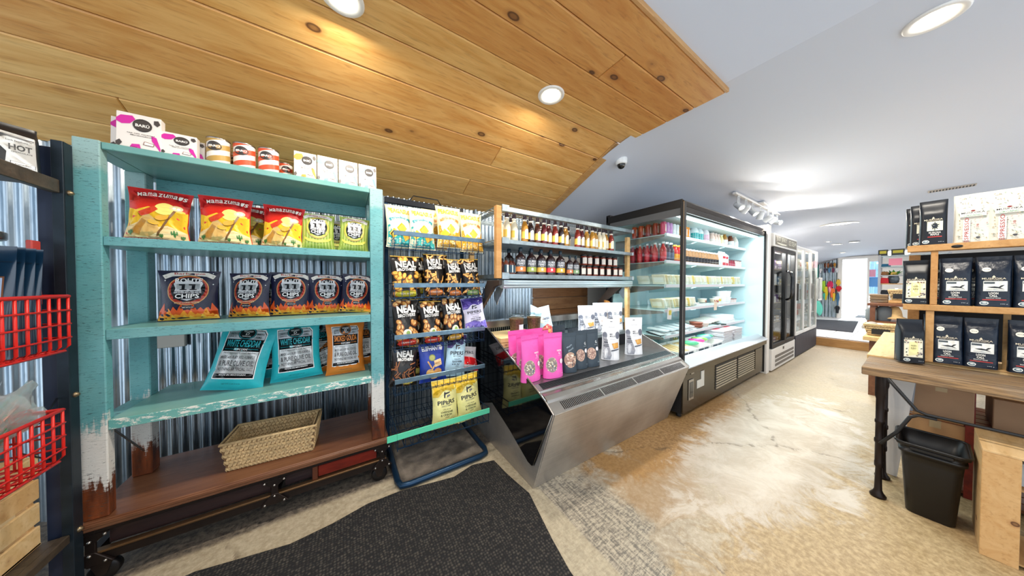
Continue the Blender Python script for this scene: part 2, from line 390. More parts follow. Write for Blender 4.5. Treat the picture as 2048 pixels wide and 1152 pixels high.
# far wall with an open glazed doorway
XF = 13.4
wf = empty('wall_far', (XF, 0, 0), kind='structure')
MB().prism([(1.40, .19), (2.6, .19), (2.6, 2.0), (1.40, 2.3)], 'x', XF, XF+.12).build('wall_panel', WHT, wf)
MB().prism([(-4, .19), (.66, .19), (.66, 2.3), (-4, 2.3)], 'x', XF, XF+.12).build('wall_panel', WHT, wf)
MB().box(XF, XF+.12, .66, 1.40, 2.09, 2.4).build('wall_panel', WHT, wf)
def corr_x(y0, y1, z0, z1t, X, pitch=.075, parent=wf):
    mb = MB(); n = int((y1-y0)/pitch*6); vs = []
    for i in range(n+1):
        y = y0+(y1-y0)*i/n; xx = X - .012*math.sin(2*PI*y/pitch); vs += [(xx, y, z0), (xx, y, z1t(y))]
    mb.add(vs, [(2*i, 2*i+1, 2*i+3, 2*i+2) for i in range(n)], 0, True); return mb.build('metal_sheet', CORR, parent)
corr_x(1.44, 2.55, .20, lambda y: min(2.13, 2.15+sl*(y-1.435)), XF-.015)
MB().prism([(1.43, 2.09), (2.56, 2.15+sl*1.12-.06), (2.56, 2.15+sl*1.12), (1.43, 2.15)], 'x', XF-.05, XF-.02).build('rake_trim', mat('grey_trim', '#8b8c92', .5), wf)
MB().box(XF-.04, XF+.14, 1.34, 1.43, .19, 2.12).build('door_jamb', WHT, wf, bevel=.005)
MB().box(XF-.04, XF+.14, .83, .87, .19, 2.12).build('door_jamb', WHT, wf, bevel=.005)
MB().box(XF-.05, XF+.15, .66, 1.44, 2.06, 2.14).build('door_head', WHT, wf, bevel=.005)
# side window with coloured posters
wn = empty('window_1', (XF, .75, .9), kind='structure')
MB().box(XF-.03, XF+.02, .64, .66, .9, 2.06).box(XF-.03, XF+.02, .66, .86, 1.96, 2.06).box(XF-.03, XF+.02, .66, .86, .92, 1.0).build('window_frame', WHT, wn)
MB().box(XF+.03, XF+.04, .66, .84, 1.0, 1.97).build('window_pane', glass_mat('blue_film', (.55,.72,.92), .1), wn)
MB().box(XF+.0, XF+.01, .72, .84, 1.50, 1.72).build('poster', mat('poster_pink', '#e9a3c0', .6), wn)
MB().box(XF+.0, XF+.01, .68, .84, 1.20, 1.49).build('poster', mat('poster_blue', '#5b9be0', .6), wn)
# vestibule beyond
vs_ = empty('floor_vestibule', (14.5, 1, .19), kind='structure')
MB().box(XF+.1, 18, -1, 4, .12, .18).build('slab', mat('vestibule_floor', '#e8eef0', .3), vs_)
MB().box(14.2, 15.2, .55, 1.15, .181, .195).build('door_mat', mat('mat_dark2', '#2a2c34', .9), vs_)
wv_ = empty('window_2', (16.5, 1, 0), kind='structure')
for yy in (.95, 1.25, 1.62, 2.1, .4): MB().box(16.5, 16.55, yy-.03, yy+.03, .18, 2.4).build('mullion', WHT, wv_)
MB().box(16.53, 16.54, .3, 2.2, .42, 2.05).build('window_pane', GLASS, wv_)
# right wall deeper in the shop
MB().box(8.3, 13.5, -2.35, -2.25, 0, 2.6).build('wall_right', WHT); tag(bpy.data.objects['wall_right'], kind='structure')

# floor mats
def flat_mat_obj(name, outline, z, th, material, label, cat, grid=True):
    mb = MB(); mb.prism(outline, 'z', z, z+th)
    o = mb.build(name, material, None, bevel=.002); return tag(o, label, cat)
def matmat(name, a, b, sc):
    g = N(name); vo = g.n('TexVoronoi', feature='F1'); vo.inputs['Scale'].default_value = sc; vo.inputs['Randomness'].default_value = .35; g.l(g.mapping((1,1.0,1)), vo.inputs['Vector'])
    col = g.mix(g.rng(vo.outputs['Distance'], .25, .6), a, b); return g.done(col, .9, 0, vo.outputs['Distance'], .9, .006)
# wavy near mat
out = []
pts = [(.905,1.66),(.915,1.50),(.93,1.38),(.945,1.28),(.905,1.12),(.87,.98),(.84,.83),(.83,.6),(.82,.0),(-2.0,.0),(-2.0,1.66)]
for i in range(12):
    x = -1.6+i*.17; pts.append((x, 1.70+.035*math.sin(i*1.35)))
pts += [(.45,1.69),(.60,1.66),(.75,1.70)]
flat_mat_obj('entrance_mat', pts, .001, .009, matmat('mat_ribbed', '#4d4841', '#131214', 75), 'black honeycomb textured entrance mat with wavy edges on the floor', 'mat')
flat_mat_obj('runner_mat', [(9.65,.80),(9.75,1.9),(12.0,1.95),(12.6,.95)], .191, .012, matmat('mat_navy', '#2b2f3d', '#191b24', 60), 'dark navy runner mat lying on the white raised platform', 'mat')
# ---------------- bags, pouches and flat print ----------------
_T = {}
BOLD = {'NEAL':.045,'BROTHERS':.04,'ROUTE':.022,'CHIPS':.022,'HOT':.03,'PIPERS':.02,'ELEPHANT':.03,'PEAGASUS':.04,"BAR\u00da":.03,'BURN':.03,'PEAKY':.03,'LOON':.03,'CALL':.03}
def text2d(s):
    """triangles of a word, bounding box scaled to 0..1"""
    if s in _T: return _T[s]
    c = bpy.data.curves.new('lettering', 'FONT'); c.body = s; c.resolution_u = 2; c.offset = BOLD.get(s, .012)
    o = bpy.data.objects.new('lettering', c); COL.objects.link(o)
    dg = bpy.context.evaluated_depsgraph_get(); me = bpy.data.meshes.new_from_object(o.evaluated_get(dg))
    vs = [(v.co.x, v.co.y) for v in me.vertices]; fs = [tuple(p.vertices) for p in me.polygons]
    bpy.data.objects.remove(o); bpy.data.curves.remove(c); bpy.data.meshes.remove(me)
    x0 = min(v[0] for v in vs); x1 = max(v[0] for v in vs); y0 = min(v[1] for v in vs); y1 = max(v[1] for v in vs)
    vs = [((x-x0)/(x1-x0)-.5, (y-y0)/(y1-y0)-.5) for x, y in vs]; _T[s] = (vs, fs); return _T[s]
def ink(h, rough=.35):
    return mat('ink_'+h.lstrip('#'), h, rough)
def foil(name, h, rough=.36, vary=.08): return mat(name, h, rough, 0, .45, vary=vary, vscale=9, bump=.35, bscale=26)
# print elements, in bag units: u -.5..+.5 across, v 0..1 up
def T(s, u, v, wu, hv, col, rot=0): return ('T', s, u, v, wu, hv, col, rot)
def R(u, v, wu, hv, col, rot=0): return ('P', [(u-wu/2, v-hv/2), (u+wu/2, v-hv/2), (u+wu/2, v+hv/2), (u-wu/2, v+hv/2)], col, (u, v, rot))
def PG(pts, col): return ('P', pts, col, None)
def EL(u, v, ru, rv, col, n=20, rot=0): return ('P', [(u+ru*math.cos(2*PI*i/n), v+rv*math.sin(2*PI*i/n)) for i in range(n)], col, (u, v, rot))
def rotpt(p, c, a, asp):
    du = (p[0]-c[0])*asp; dv = p[1]-c[1]
    return (c[0]+(du*math.cos(a)-dv*math.sin(a))/asp, c[1]+du*math.sin(a)+dv*math.cos(a))
def arc_text(s, u, v, wu, hv, bow, col):
    """word set letter by letter on a bow"""
    n = len(s); out = []
    for i, ch in enumerate(s):
        if ch == ' ': continue
        t = (i+.5)/n-.5; out.append(T(ch, u+t*wu, v+bow*(1-4*t*t), wu/n*.86, hv, col, -t*bow*6))
    return out
class Surf:
    def __init__(s, style, w, h, d, seed=0):
        s.style, s.w, s.h, s.d, s.seed = style, w, h, d, seed
    def half(s, u, v):
        a = min(1, abs(2*u)); d = s.d/2
        if s.style == 'chips':
            A = (1-a**2.3)**.8 if a < 1 else 0
            lo = min(1, max(0, (v-.015)/.16)); up_ = min(1, max(0, (.965-v)/.50))
            t = A*(lo**.55)*(up_**.72)
            wr = .05*math.sin(u*34+s.seed)*max(0, 1-v/.22) + .06*math.sin(u*27+2*s.seed)*max(0, (v-.72)/.28)
            wr += .16*noise.noise(Vector((u*5+s.seed, v*5, 0))) + .07*noise.noise(Vector((u*13+s.seed, v*11, 4)))
            return d*max(0, t + wr*A*min(1, t*4+.12))
        if s.style == 'pouch':
            A = (1-a**2.8)**.6 if a < 1 else 0
            B = 1.0 if v < .08 else (max(0, (.90-v)/.82))**.7
            return d*max(0, A*B*(1+.12*noise.noise(Vector((u*4+s.seed, v*4, 3)))))
        if s.style == 'brick':
            A = (1-a**9)**.25 if a < 1 else 0
            B = 1 if v < .70 else (1-.88*min(1, (v-.70)/.22))
            return d*A*B*(1+.05*noise.noise(Vector((u*4+s.seed, v*5, 3))))
        return d     # box
    def xw(s, v):
        if s.style == 'chips': return 1 - .12*math.sin(PI*min(1, max(0, v)))**.8 + .03*noise.noise(Vector((s.seed, v*5, 0)))
        if s.style == 'pouch': return 1 - .05*math.sin(PI*v)
        if s.style == 'brick': return 1 - .03*math.sin(PI*v)
        return 1
    def gridhalf(s, x, z, cell):
        i = math.floor((x-.0001)/cell); j = math.floor(z/cell); fx_ = (x-.0001)/cell-i; fz_ = z/cell-j
        def H(a, b): return s.half(max(-.5, min(.5, (a*cell+.0001)/s.w)), max(0, min(1, b*cell/s.h)))
        if fx_+fz_ <= 1: return H(i,j)+(H(i+1,j)-H(i,j))*fx_+(H(i,j+1)-H(i,j))*fz_
        return H(i+1,j+1)+(H(i,j+1)-H(i+1,j+1))*(1-fx_)+(H(i+1,j)-H(i+1,j+1))*(1-fz_)
    def pt(s, u, v, eps=0):
        u = max(-.5, min(.5, u)); vv = max(0, min(1, v))
        return (u*s.w*s.xw(vv), -s.half(u, vv)-eps, vv*s.h)
def bag_body(S, nu=14, nv=18):
    mb = MB()
    us = [.5*math.sin(PI/2*(-1+2*i/nu)) for i in range(nu+1)]; vs_ = [i/nv for i in range(nv+1)]
    if S.style == 'chips': vs_ = [0, .015, .05, .1, .16, .24, .34, .44, .54, .64, .74, .82, .88, .93, .965, 1.0]; nv = len(vs_)-1
    F = [(S.pt(u, v)) for v in vs_ for u in us]; B = [(p[0], -p[1]+.0006, p[2]) for p in F]
    k = nu+1; fs = []
    for j in range(nv):
        for i in range(nu):
            a = j*k+i; fs.append((a, a+1, a+k+1, a+k)); b = len(F)+a; fs.append((b+1, b, b+k, b+k+1))
    mb.add(F+B, fs, 0, True)
    bot = list(range(nu, -1, -1)) + [len(F)+i for i in range(0, nu+1)]
    mb.add([(F+B)[i] for i in bot], [tuple(range(len(bot)))], 0)
    return mb
def print_mesh(S, elems, cell=.022, eps=.0012):
    cols = []; bm = bmesh.new(); asp = S.w/S.h
    for li, e in enumerate(elems):
        if e[0] == 'T':
            vs, fs = text2d(e[1]); _, s_, u, v, wu, hv, col, rot = e
            P = [(u+x*wu, v+y*hv) for x, y in vs]
            if rot: P = [rotpt(p, (u, v), rot, asp) for p in P]
        else:
            P = list(e[1]); col = e[2]; fs = [tuple(range(len(P)))]
            if e[3] and e[3][2]: P = [rotpt(p, e[3][:2], e[3][2], asp) for p in P]
        if col not in cols: cols.append(col)
        ar = 0
        if e[0] == 'P': ar = sum(P[i][0]*P[(i+1)%len(P)][1]-P[(i+1)%len(P)][0]*P[i][1] for i in range(len(P)))
        bv = [bm.verts.new((p[0]*S.w, li, p[1]*S.h)) for p in P]
        if e[0] == 'P' and len(P) > 4: fs = [tuple(t) for t in tessellate_polygon([[Vector((p[0]*S.w, p[1]*S.h, 0)) for p in P]])]
        for f in fs:
            if e[0] == 'P' and len(f) == 3:
                q = [P[i] for i in f]; ar = (q[1][0]-q[0][0])*(q[2][1]-q[0][1])-(q[2][0]-q[0][0])*(q[1][1]-q[0][1])
            try:
                idx = f if ar <= 0 and e[0] == 'P' else f
                if ar < 0: idx = f[::-1]
                nf = bm.faces.new([bv[i] for i in idx]); nf.material_index = cols.index(col)
            except ValueError: pass
    if S.style != 'box':
        n = int(S.w/cell)
        for i in range(-n//2, n//2+1):
            x = i*cell; bmesh.ops.bisect_plane(bm, geom=bm.verts[:]+bm.edges[:]+bm.faces[:], plane_co=(x+.0001, 0, 0), plane_no=(1, 0, 0))
        for i in range(1, int(S.h/cell)+1):
            bmesh.ops.bisect_plane(bm, geom=bm.verts[:]+bm.edges[:]+bm.faces[:], plane_co=(0, 0, i*cell), plane_no=(0, 0, 1))
    if S.style != 'box':
        for k in range(-n//2, n//2+int(S.h/cell)+2):
            bmesh.ops.bisect_plane(bm, geom=bm.verts[:]+bm.edges[:]+bm.faces[:], plane_co=(k*cell+.0001, 0, 0), plane_no=(1, 0, 1))
    for v in bm.verts:
        li = v.co.y; x, z = v.co.x, v.co.z; p = S.pt(x/S.w, z/S.h)
        yy = -S.gridhalf(x, z, cell) if S.style != 'box' else p[1]
        v.co = (p[0], yy-eps-li*.00013, p[2])
    bmesh.ops.triangulate(bm, faces=bm.faces[:])
    me = bpy.data.meshes.new('printed_label'); bm.to_mesh(me); bm.free()
    for c in cols: me.materials.append(c if not isinstance(c, str) else ink(c))
    for p in me.polygons: p.use_smooth = S.style != 'box'
    return me
def make_bag(name, style, w, h, d, body, elems, seed=0, part='printed_label', cell=.022):
    S = Surf(style, w, h, d, seed)
    if style == 'box':
        o = MB().box(-w/2, w/2, -d/2, d/2, 0, h).build(name, body, None, bevel=.0012)
    else: o = bag_body(S).build(name, body)
    if elems: link(part, print_mesh(S, elems, cell), o, False)
    return o

# --- designs ---
R1 = random.Random(3)
def star5(u, v, r, col, asp, n=5, inner=.42):
    return PG([(u+(r if i % 2 == 0 else r*inner)*math.cos(PI/2+PI*i/n)/asp, v+(r if i % 2 == 0 else r*inner)*math.sin(PI/2+PI*i/n)) for i in range(2*n)], col)
def shield(u, v, wu, hv, col):
    p = [(-.5,.32),(-.38,.46),(-.2,.40),(0,.5),(.2,.40),(.38,.46),(.5,.32),(.43,.1),(.48,-.12),(.38,-.34),(.16,-.44),(0,-.5),(-.16,-.44),(-.38,-.34),(-.48,-.12),(-.43,.1)]
    return PG([(u+a*wu, v+b*hv) for a, b in p], col)
def route_elems(ring, dark, low):
    e = []
    e += [EL(0,.60,.36,.30,'#d9a05a',28), EL(0,.60,.345,.285,ring,28), EL(0,.62,.30,.25,dark,28)]
    e += [PG([(-.44,.90),(-.30,.96),(0,.985),(.30,.96),(.44,.90),(.40,.83),(.28,.88),(0,.91),(-.28,.88),(-.40,.83)], '#efe9e2')]
    e += [T('Barbeque' if low else 'Potato Chips',0,.935,.50,.055,'#b03028')]
    e += [T('ROUTE',0,.80,.46,.085,'#ffffff'), shield(0,.60,.50,.42,'#d7d9de'), R(0,.665,.40,.14,'#d7d9de')]
    e += [*[x for du in (-.085,.085) for x in (R(du+.005,.665,.055,.12,'#14151c'), PG([(du-.075,.725),(du+.03,.725),(du+.03,.705),(du-.02,.695),(du-.075,.70)],'#14151c'), R(du+.008,.613,.12,.018,'#14151c'))], T('P\u00b7O\u00b7T\u00b7A\u00b7T\u00b7O',0,.565,.50,.035,'#26272e'), T('CHIPS',0,.485,.42,.09,'#101116' if False else '#ffffff')]
    e.insert(-1, R(0,.485,.48,.115,dark)); e += [T('KETTLE COOKED POTATO',0,.355,.42,.03,'#f1d9b0')]
    return e
def flames():
    e = []
    for (c, base, amp, n, ph) in (('#e2571c', .20, .16, 9, 0), ('#f59a2a', .11, .14, 8, .4), ('#f7c14a', .05, .08, 10, .9)):
        pts = [(-.49, .015)]; 
        for i in range(n*2+1):
            u = -.49+.98*i/(n*2); h = base+(amp*(.55+.45*math.sin(i*1.9+ph*5)) if i % 2 else 0.0)
            pts.append((u+(.02 if i % 2 else 0)*math.sin(i+ph), h))
        pts.append((.49, .015)); e.append(PG(pts, c))
    return e
bbq = make_bag('chip_bag', 'chips', .228, .272, .085, foil('foil_night', '#171a38'), flames()+route_elems('#b5392a', '#1a1a22', True)+[star5(-.40,.80,.016,'#ffffff',.84),star5(.42,.72,.014,'#ffffff',.84),star5(.38,.95,.012,'#ffffff',.84)]+[EL(.02,.26,.13,.028,'#20222a',14), T('NET WT 6 OZ',.02,.26,.18,.02,'#e8e2da')], 1)
gs = [R(-.47+.047*i,.5,.012,.93,'#dfe39a' if i % 2 else '#7d9b3c') for i in range(21)]
grn = make_bag('chip_bag', 'chips', .18, .235, .08, foil('foil_green', '#b3c45a'), gs+[PG([(-.42,.36),(-.3,.30),(0,.26),(.3,.30),(.42,.36),(.42,.30),(.3,.23),(0,.19),(-.3,.23),(-.42,.30)],'#e5dd62')]+route_elems('#c8cf58','#23262a',False), 2)
def pop_elems(title, tcol):
    e = [PG([(-.36,.90),(.30,.90),(.36,.84),(.36,.16),(-.36,.16)], '#ffffff'), PG([(-.345,.885),(.29,.885),(.345,.83),(.345,.175),(-.345,.175)], '#16171b'), PG([(-.335,.875),(.28,.875),(.335,.82),(.335,.74),(-.335,.74)], '#c3c8cf')]
    e += [T('SALTY\nSNACKS',-.24,.80,.13,.07,'#26272c'), T('SNACKS\nREMIX',.24,.80,.13,.07,'#26272c'), EL(0,.83,.16,.095,'#17181c',22), EL(0,.83,.148,.085,tcol,22), EL(0,.83,.14,.078,'#17181c',22), T('POP DADDY',0,.862,.17,.026,'#e6e6e6'), T('D',0,.825,.06,.04,'#e6e6e6'), T('POPCORN',0,.785,.15,.02,'#e6e6e6')]
    e += [R(0,.67,.67,.13,'#16171b'), T(title,0,.675,.62,.105,tcol), T('POPCORN',0,.585,.24,.03,'#ffffff'), R(-.22,.588,.18,.006,tcol), R(.22,.588,.18,.006,tcol)]
    e += [R(0,.39,.67,.33,'#eef1f3'), T('Hand seasoned in small batches',0,.535,.58,.022,'#33343a'), T('MADE with RUBY RED KERNELS',0,.47,.60,.042,'#2a2b31'), T('& PURE OLIVE OIL',0,.385,.62,.075,'#1c1d22'), T('NOTHING ARTIFICIAL',-.05,.30,.50,.045,'#2a2b31'), T('GLUTEN\nFREE',.27,.30,.09,.04,'#5d5e66'), R(0,.22,.65,.035,'#16171b'), T('MADE IN MICHIGAN',0,.22,.45,.018,'#ffffff')]
    e += [T('NET WT 4 OZ (113 G)',0,.09,.30,.02,'#2d6a70')]
    return e
popt = make_bag('popcorn_bag', 'chips', .27, .375, .11, foil('foil_teal', '#2bb9c4'), pop_elems('WHITE CHEDDAR', '#32b4c0'), 3)
popo = make_bag('popcorn_bag', 'chips', .225, .345, .10, foil('foil_orange', '#e0812c'), pop_elems('SMOKED GOUDA', '#e98a34'), 4)
def mz_elems():
    e = [PG([(-.49,.02),(.49,.02),(.49,.60),(.30,.66),(.10,.58),(-.15,.64),(-.35,.56),(-.49,.60)], '#f3c534'), PG([(-.49,.70),(-.3,.78),(0,.80),(.3,.78),(.49,.70),(.49,.985),(-.49,.985)], '#c81f22')]
    e += arc_text("Mamazuma's",.04,.865,.80,.075,.035,'#f7efe4')
    e += [EL(.12,.62,.17,.12,'#f7e27a',20), PG([(-.49,.02),(.49,.02),(.49,.20),(.2,.30),(-.1,.22),(-.3,.32),(-.49,.24)],'#e6cf9a'), PG([(-.45,.10),(-.2,.46),(-.12,.50),(0,.40),(.08,.18),(-.1,.08)],'#d7b06a'), PG([(-.40,.14),(-.22,.40),(-.14,.36),(-.24,.10)],'#b5823a')]
    e += [PG([(-.30,.52),(-.05,.66),(.02,.60),(-.1,.48),(-.24,.44)],'#cf4128'), PG([(.02,.10),(.06,.10),(.34,.66),(.30,.68)],'#7a5227'), EL(.30,.66,.11,.055,'#e6d19c',16), EL(.27,.66,.03,.022,'#f6f1e2',10), EL(.34,.655,.03,.022,'#f6f1e2',10)]
    for (cu, cv, s_) in ((.30,.16,1.0),(.10,.10,.6),(-.38,.14,.8),(.42,.10,.6)):
        e += [EL(cu,cv,.02*s_,.065*s_,'#3c7a35',12), EL(cu-.04*s_,cv+.01,.013*s_,.04*s_,'#3c7a35',10), EL(cu+.04*s_,cv+.015,.013*s_,.04*s_,'#3c7a35',10), R(cu,cv-.005,.08*s_,.018,'#3c7a35')]
    e += [EL(.10,.44,.11,.05,'#e0a52c',14,.3), EL(-.02,.34,.10,.04,'#eab73a',14,-.2), R(0,.035,.9,.04,'#b21d1e'), T('KETTLE COOKED POTATO CHIPS',0,.036,.80,.024,'#f4efe2')]
    return e
mz = make_bag('chip_bag', 'chips', .215, .268, .09, foil('foil_red', '#d8281c'), mz_elems(), 5)
def chip_scatter(kind, n, seed, lo=.05, hi=.55):
    rr = random.Random(seed); e = []
    for i in range(n):
        u = rr.uniform(-.42,.42); v = rr.uniform(lo, hi); a = rr.uniform(0, PI)
        if kind == 'chip': e += [EL(u,v,.115,.055,'#a8661c',10,a), EL(u+.010,v+.008,.09,.038,'#eebf55',10,a)]
        elif kind == 'stick': e += [R(u,v,.26,.05,'#9a5a20',a), R(u+.004,v+.006,.24,.030,'#e9b968',a)]
        elif kind == 'scoop': e += [EL(u,v,.125,.06,'#8a4a20',10,a), EL(u-.008,v+.008,.10,.042,'#dba257',10,a), EL(u+.02,v,.045,.016,'#f3d49a',8,a)]
        elif kind == 'pretzel': e += [R(u,v,.24,.034,'#5b2c14',a), R(u+.004,v+.005,.22,.016,'#b0703c',a)]
    return e
def neal_elems(kind, seed, band, bandcol, sub):
    e = chip_scatter(kind, 26, seed, .05, .58)+chip_scatter(kind, 5, seed+50, .88, .97)
    e += [T('NEAL',.02,.79,.74,.17,'#f7f5ef',.05), T('BROTHERS',.02,.655,.70,.075,'#f7f5ef',.05), R(0,.985,.96,.02,'#c9a23a')]
    if band: e += [PG([(-.25,.02),(.25,.02),(.36,.06),(.30,.125),(0,.15),(-.30,.125),(-.36,.06)], bandcol), T(band,0,.08,.40,.04,'#fff6e8')]
    e += [EL(0,.27,.17,.09,'#f2ead6',14), EL(.03,.28,.08,.045,'#8fae5a',10)] if sub else []
    return e
NB = foil('foil_black', '#191512', .28)
nb_chip = make_bag('chip_bag', 'chips', .18, .255, .09, NB, neal_elems('chip', 11, 'SEA SALT', '#b7b02c', False), 6)
nb_stick = make_bag('chip_bag', 'chips', .168, .255, .085, NB, neal_elems('stick', 12, 'CHEESE PUFFS', '#d0793a', False), 7)
nb_stick2 = make_bag('chip_bag', 'chips', .168, .255, .085, NB, neal_elems('stick', 15, 'ORGANIC', '#7ba05a', False), 8)
nb_scoop = make_bag('chip_bag', 'chips', .18, .285, .09, NB, neal_elems('scoop', 13, 'PEANUT', '#c63426', True), 9)
nb_scoop2 = make_bag('chip_bag', 'chips', .18, .285, .09, NB, neal_elems('scoop', 17, 'BLUE CORN', '#d8a63a', True), 10)
nb_pret = make_bag('pretzel_bag', 'chips', .19, .235, .08, NB, chip_scatter('pretzel', 26, 14, .05, .58)+[EL(.12,.13,.24,.085,'#c8a838',18), EL(.12,.13,.21,.07,'#e9d873',18), T('NEAL',0,.80,.66,.17,'#f7f5ef'), T('BROTHERS',0,.665,.62,.075,'#f7f5ef'), R(0,.985,.96,.03,'#c9a23a')], 11)
def pea_elems(col, brown):
    e = [PG([(-.47,.50),(-.2,.57),(.2,.57),(.47,.50),(.47,.02),(-.47,.02)], col), PG([(-.40,.52),(-.1,.60),(.3,.58),(.45,.50),(.36,.36),(0,.30),(-.36,.38)], '#eef0ee')]
    e += [T('PEAGASUS',0,.86,.84,.125,'#dcb13c'), PG([(-.42,.66),(-.2,.72),(.2,.72),(.42,.66),(.40,.59),(.2,.645),(-.2,.645),(-.40,.59)], brown), T('CHICKPEA TORTILLA',0,.70,.60,.035,'#fff6e2'), T('CRUNCHIES BY',0,.655,.52,.03,'#fff6e2')]
    e += [PG([(.02,.26),(.22,.42),(.02,.56),(-.18,.42)], '#dfa92c'), PG([(-.30,.18),(-.05,.30),(-.28,.42),(-.44,.30)], '#e7b73c'), PG([(.12,.12),(.40,.24),(.24,.36),(.04,.24)], '#cf962a'), PG([(.04,.28),(.19,.41),(.03,.52),(-.12,.41)], '#edc04e')]
    return e
pea_t = make_bag('snack_bag', 'chips', .185, .30, .09, foil('foil_cream', '#e9e2c4'), pea_elems('#239a9c', '#2595a2'), 12)
pea_y = make_bag('snack_bag', 'chips', .195, .32, .09, foil('foil_cream2', '#ecdfb0'), pea_elems('#c9962e', '#c98742'), 13)
def piper_elems(top, body, t1, t2):
    e = [PG([(-.49,.66),(-.30,.66),(-.22,.70),(-.12,.76),(0,.785),(.10,.77),(.22,.735),(.49,.80),(.49,.985),(-.49,.985)], top), EL(.0,.68,.17,.10,body,20)]
    e += [PG([(-.10,.64),(-.05,.63),(-.03,.70),(.12,.715),(.18,.745),(-.02,.735),(-.05,.76),(-.09,.73)], '#2a2a33'), PG([(.02,.63),(.16,.66),(.14,.69),(.02,.68)], '#6a6a6e')]
    e += [T('PIPERS',0,.545,.70,.085,'#23242c'), T('\u00b7 MADE BY FARMERS \u00b7',0,.475,.46,.02,'#70706a'), T(t1,0,.405,.30,.018,'#3b3b42'), T(t2,0,.32,.48,.10,'#23242c'), T('CRISPS',0,.245,.16,.018,'#3b3b42')]
    return e
pip_y = make_bag('crisp_bag', 'chips', .205, .335, .095, foil('foil_pale_yellow', '#efe79a'), piper_elems('#dcb62c', '#efe79a', 'LYE CROSS', 'CHEDDAR\n& ONION'), 14)
pip_p = make_bag('crisp_bag', 'chips', .195, .265, .08, foil('foil_lilac', '#d9d6ec'), [PG([(-.49,.015),(.49,.015),(.49,.26),(.2,.22),(-.1,.30),(-.49,.24)], '#6a5cb4')]+piper_elems('#4b3f92', '#d9d6ec', 'BIGGLESWADE', 'WILD THYME\n& ROSEMARY'), 15)
pip_b = make_bag('crisp_bag', 'chips', .19, .27, .08, foil('foil_sky', '#b9dbea'), piper_elems('#51407c', '#b9dbea', 'KIRKBY', 'BLACK PEPPER\n& SEA SALT'), 16)
pip_r = make_bag('crisp_bag', 'chips', .19, .20, .08, foil('foil_greyred', '#c9c2c4'), [PG([(-.49,.015),(.49,.015),(.49,.48),(-.49,.55)], '#d41f26'), T('PIPERS',0,.72,.66,.13,'#35363e')], 17)
eleph = make_bag('cracker_bag', 'chips', .195, .245, .08, foil('foil_royal', '#1d3a9c'), [R(0,.975,.97,.045,'#cdb63a'), T('ELEPHANT',-.06,.83,.66,.11,'#f4f4f2'), PG([(.28,.78),(.40,.76),(.42,.86),(.36,.92),(.28,.90)], '#e9e9ee'), EL(-.04,.60,.13,.085,'#7a8348',16), EL(-.04,.60,.10,.06,'#a3a35c',16), R(.18,.46,.30,.16,'#e7c491',.15), R(.18,.46,.26,.03,'#c99a5c',.15), R(-.16,.44,.25,.04,'#d9a35a',-1.0), R(-.05,.34,.25,.04,'#e0b070',.8), EL(-.15,.24,.15,.09,'#e1b268',16), EL(.15,.25,.16,.08,'#c98e48',16), EL(0,.15,.16,.08,'#e6be83',16)], 18)
# --- pouches in the open case ---
pinkp = make_bag('granola_pouch', 'pouch', .152, .297, .085, foil('foil_pink', '#ee60b6', .42), [R(0,.90,.95,.006,'#c93a90'), R(0,.885,.95,.006,'#c93a90'), EL(-.20,.30,.26,.165,'#b9a892',22), EL(-.20,.30,.245,.155,'#8e7f7c',22)]+[EL(-.20+.2*R1.uniform(-1,1),.30+.12*R1.uniform(-1,1),.03,.016,R1.choice(['#d8cdb6','#5b6f86','#e8dcc8','#a58b6a']),8,R1.uniform(0,3)) for _ in range(40)]+[T('nana',.22,.60,.26,.035,'#fdf2f8'), T('G.',.22,.54,.10,.05,'#fdf2f8'), T('granola',.22,.49,.2,.012,'#fdf2f8'), EL(.30,.36,.10,.055,'#f7e6ee',14), T('PALEO',.30,.36,.12,.014,'#d14c98'), T('300g',.28,.10,.1,.014,'#fdf2f8')], 20)
blackp = make_bag('granola_pouch', 'pouch', .13, .285, .08, foil('foil_slate', '#35424d', .42), [R(0,.90,.95,.006,'#222c35'), EL(-.10,.36,.30,.155,'#c9a48a',22), EL(-.10,.36,.28,.145,'#a9877a',22)]+[EL(-.10+.22*R1.uniform(-1,1),.36+.11*R1.uniform(-1,1),.035,.016,R1.choice(['#e0c3b0','#8a6a62','#d9b6a2']),8,R1.uniform(0,3)) for _ in range(34)]+[T('G.',.26,.66,.14,.07,'#e9eef0'), T('granola',.24,.59,.22,.016,'#c8d2d8'), EL(.28,.47,.11,.055,'#e6e4ea',14), T('300g',.28,.12,.12,.016,'#c8d2d8')], 21)
blackv = make_bag('granola_pouch', 'pouch', .12, .285, .08, _M['foil_slate'], [R(0,.90,.95,.006,'#222c35'), EL(0,.32,.40,.19,'#cba88c',22), EL(0,.32,.37,.175,'#a98672',22)]+[EL(.30*R1.uniform(-1,1),.32+.13*R1.uniform(-1,1),.05,.022,R1.choice(['#e0c3b0','#8a6a62','#d9b6a2','#f0dcc8']),8,R1.uniform(0,3)) for _ in range(34)]+[T('Maple',-.05,.66,.4,.05,'#9fb0ba',.5), T('Almond',.02,.58,.4,.045,'#9fb0ba',.5)], 22)
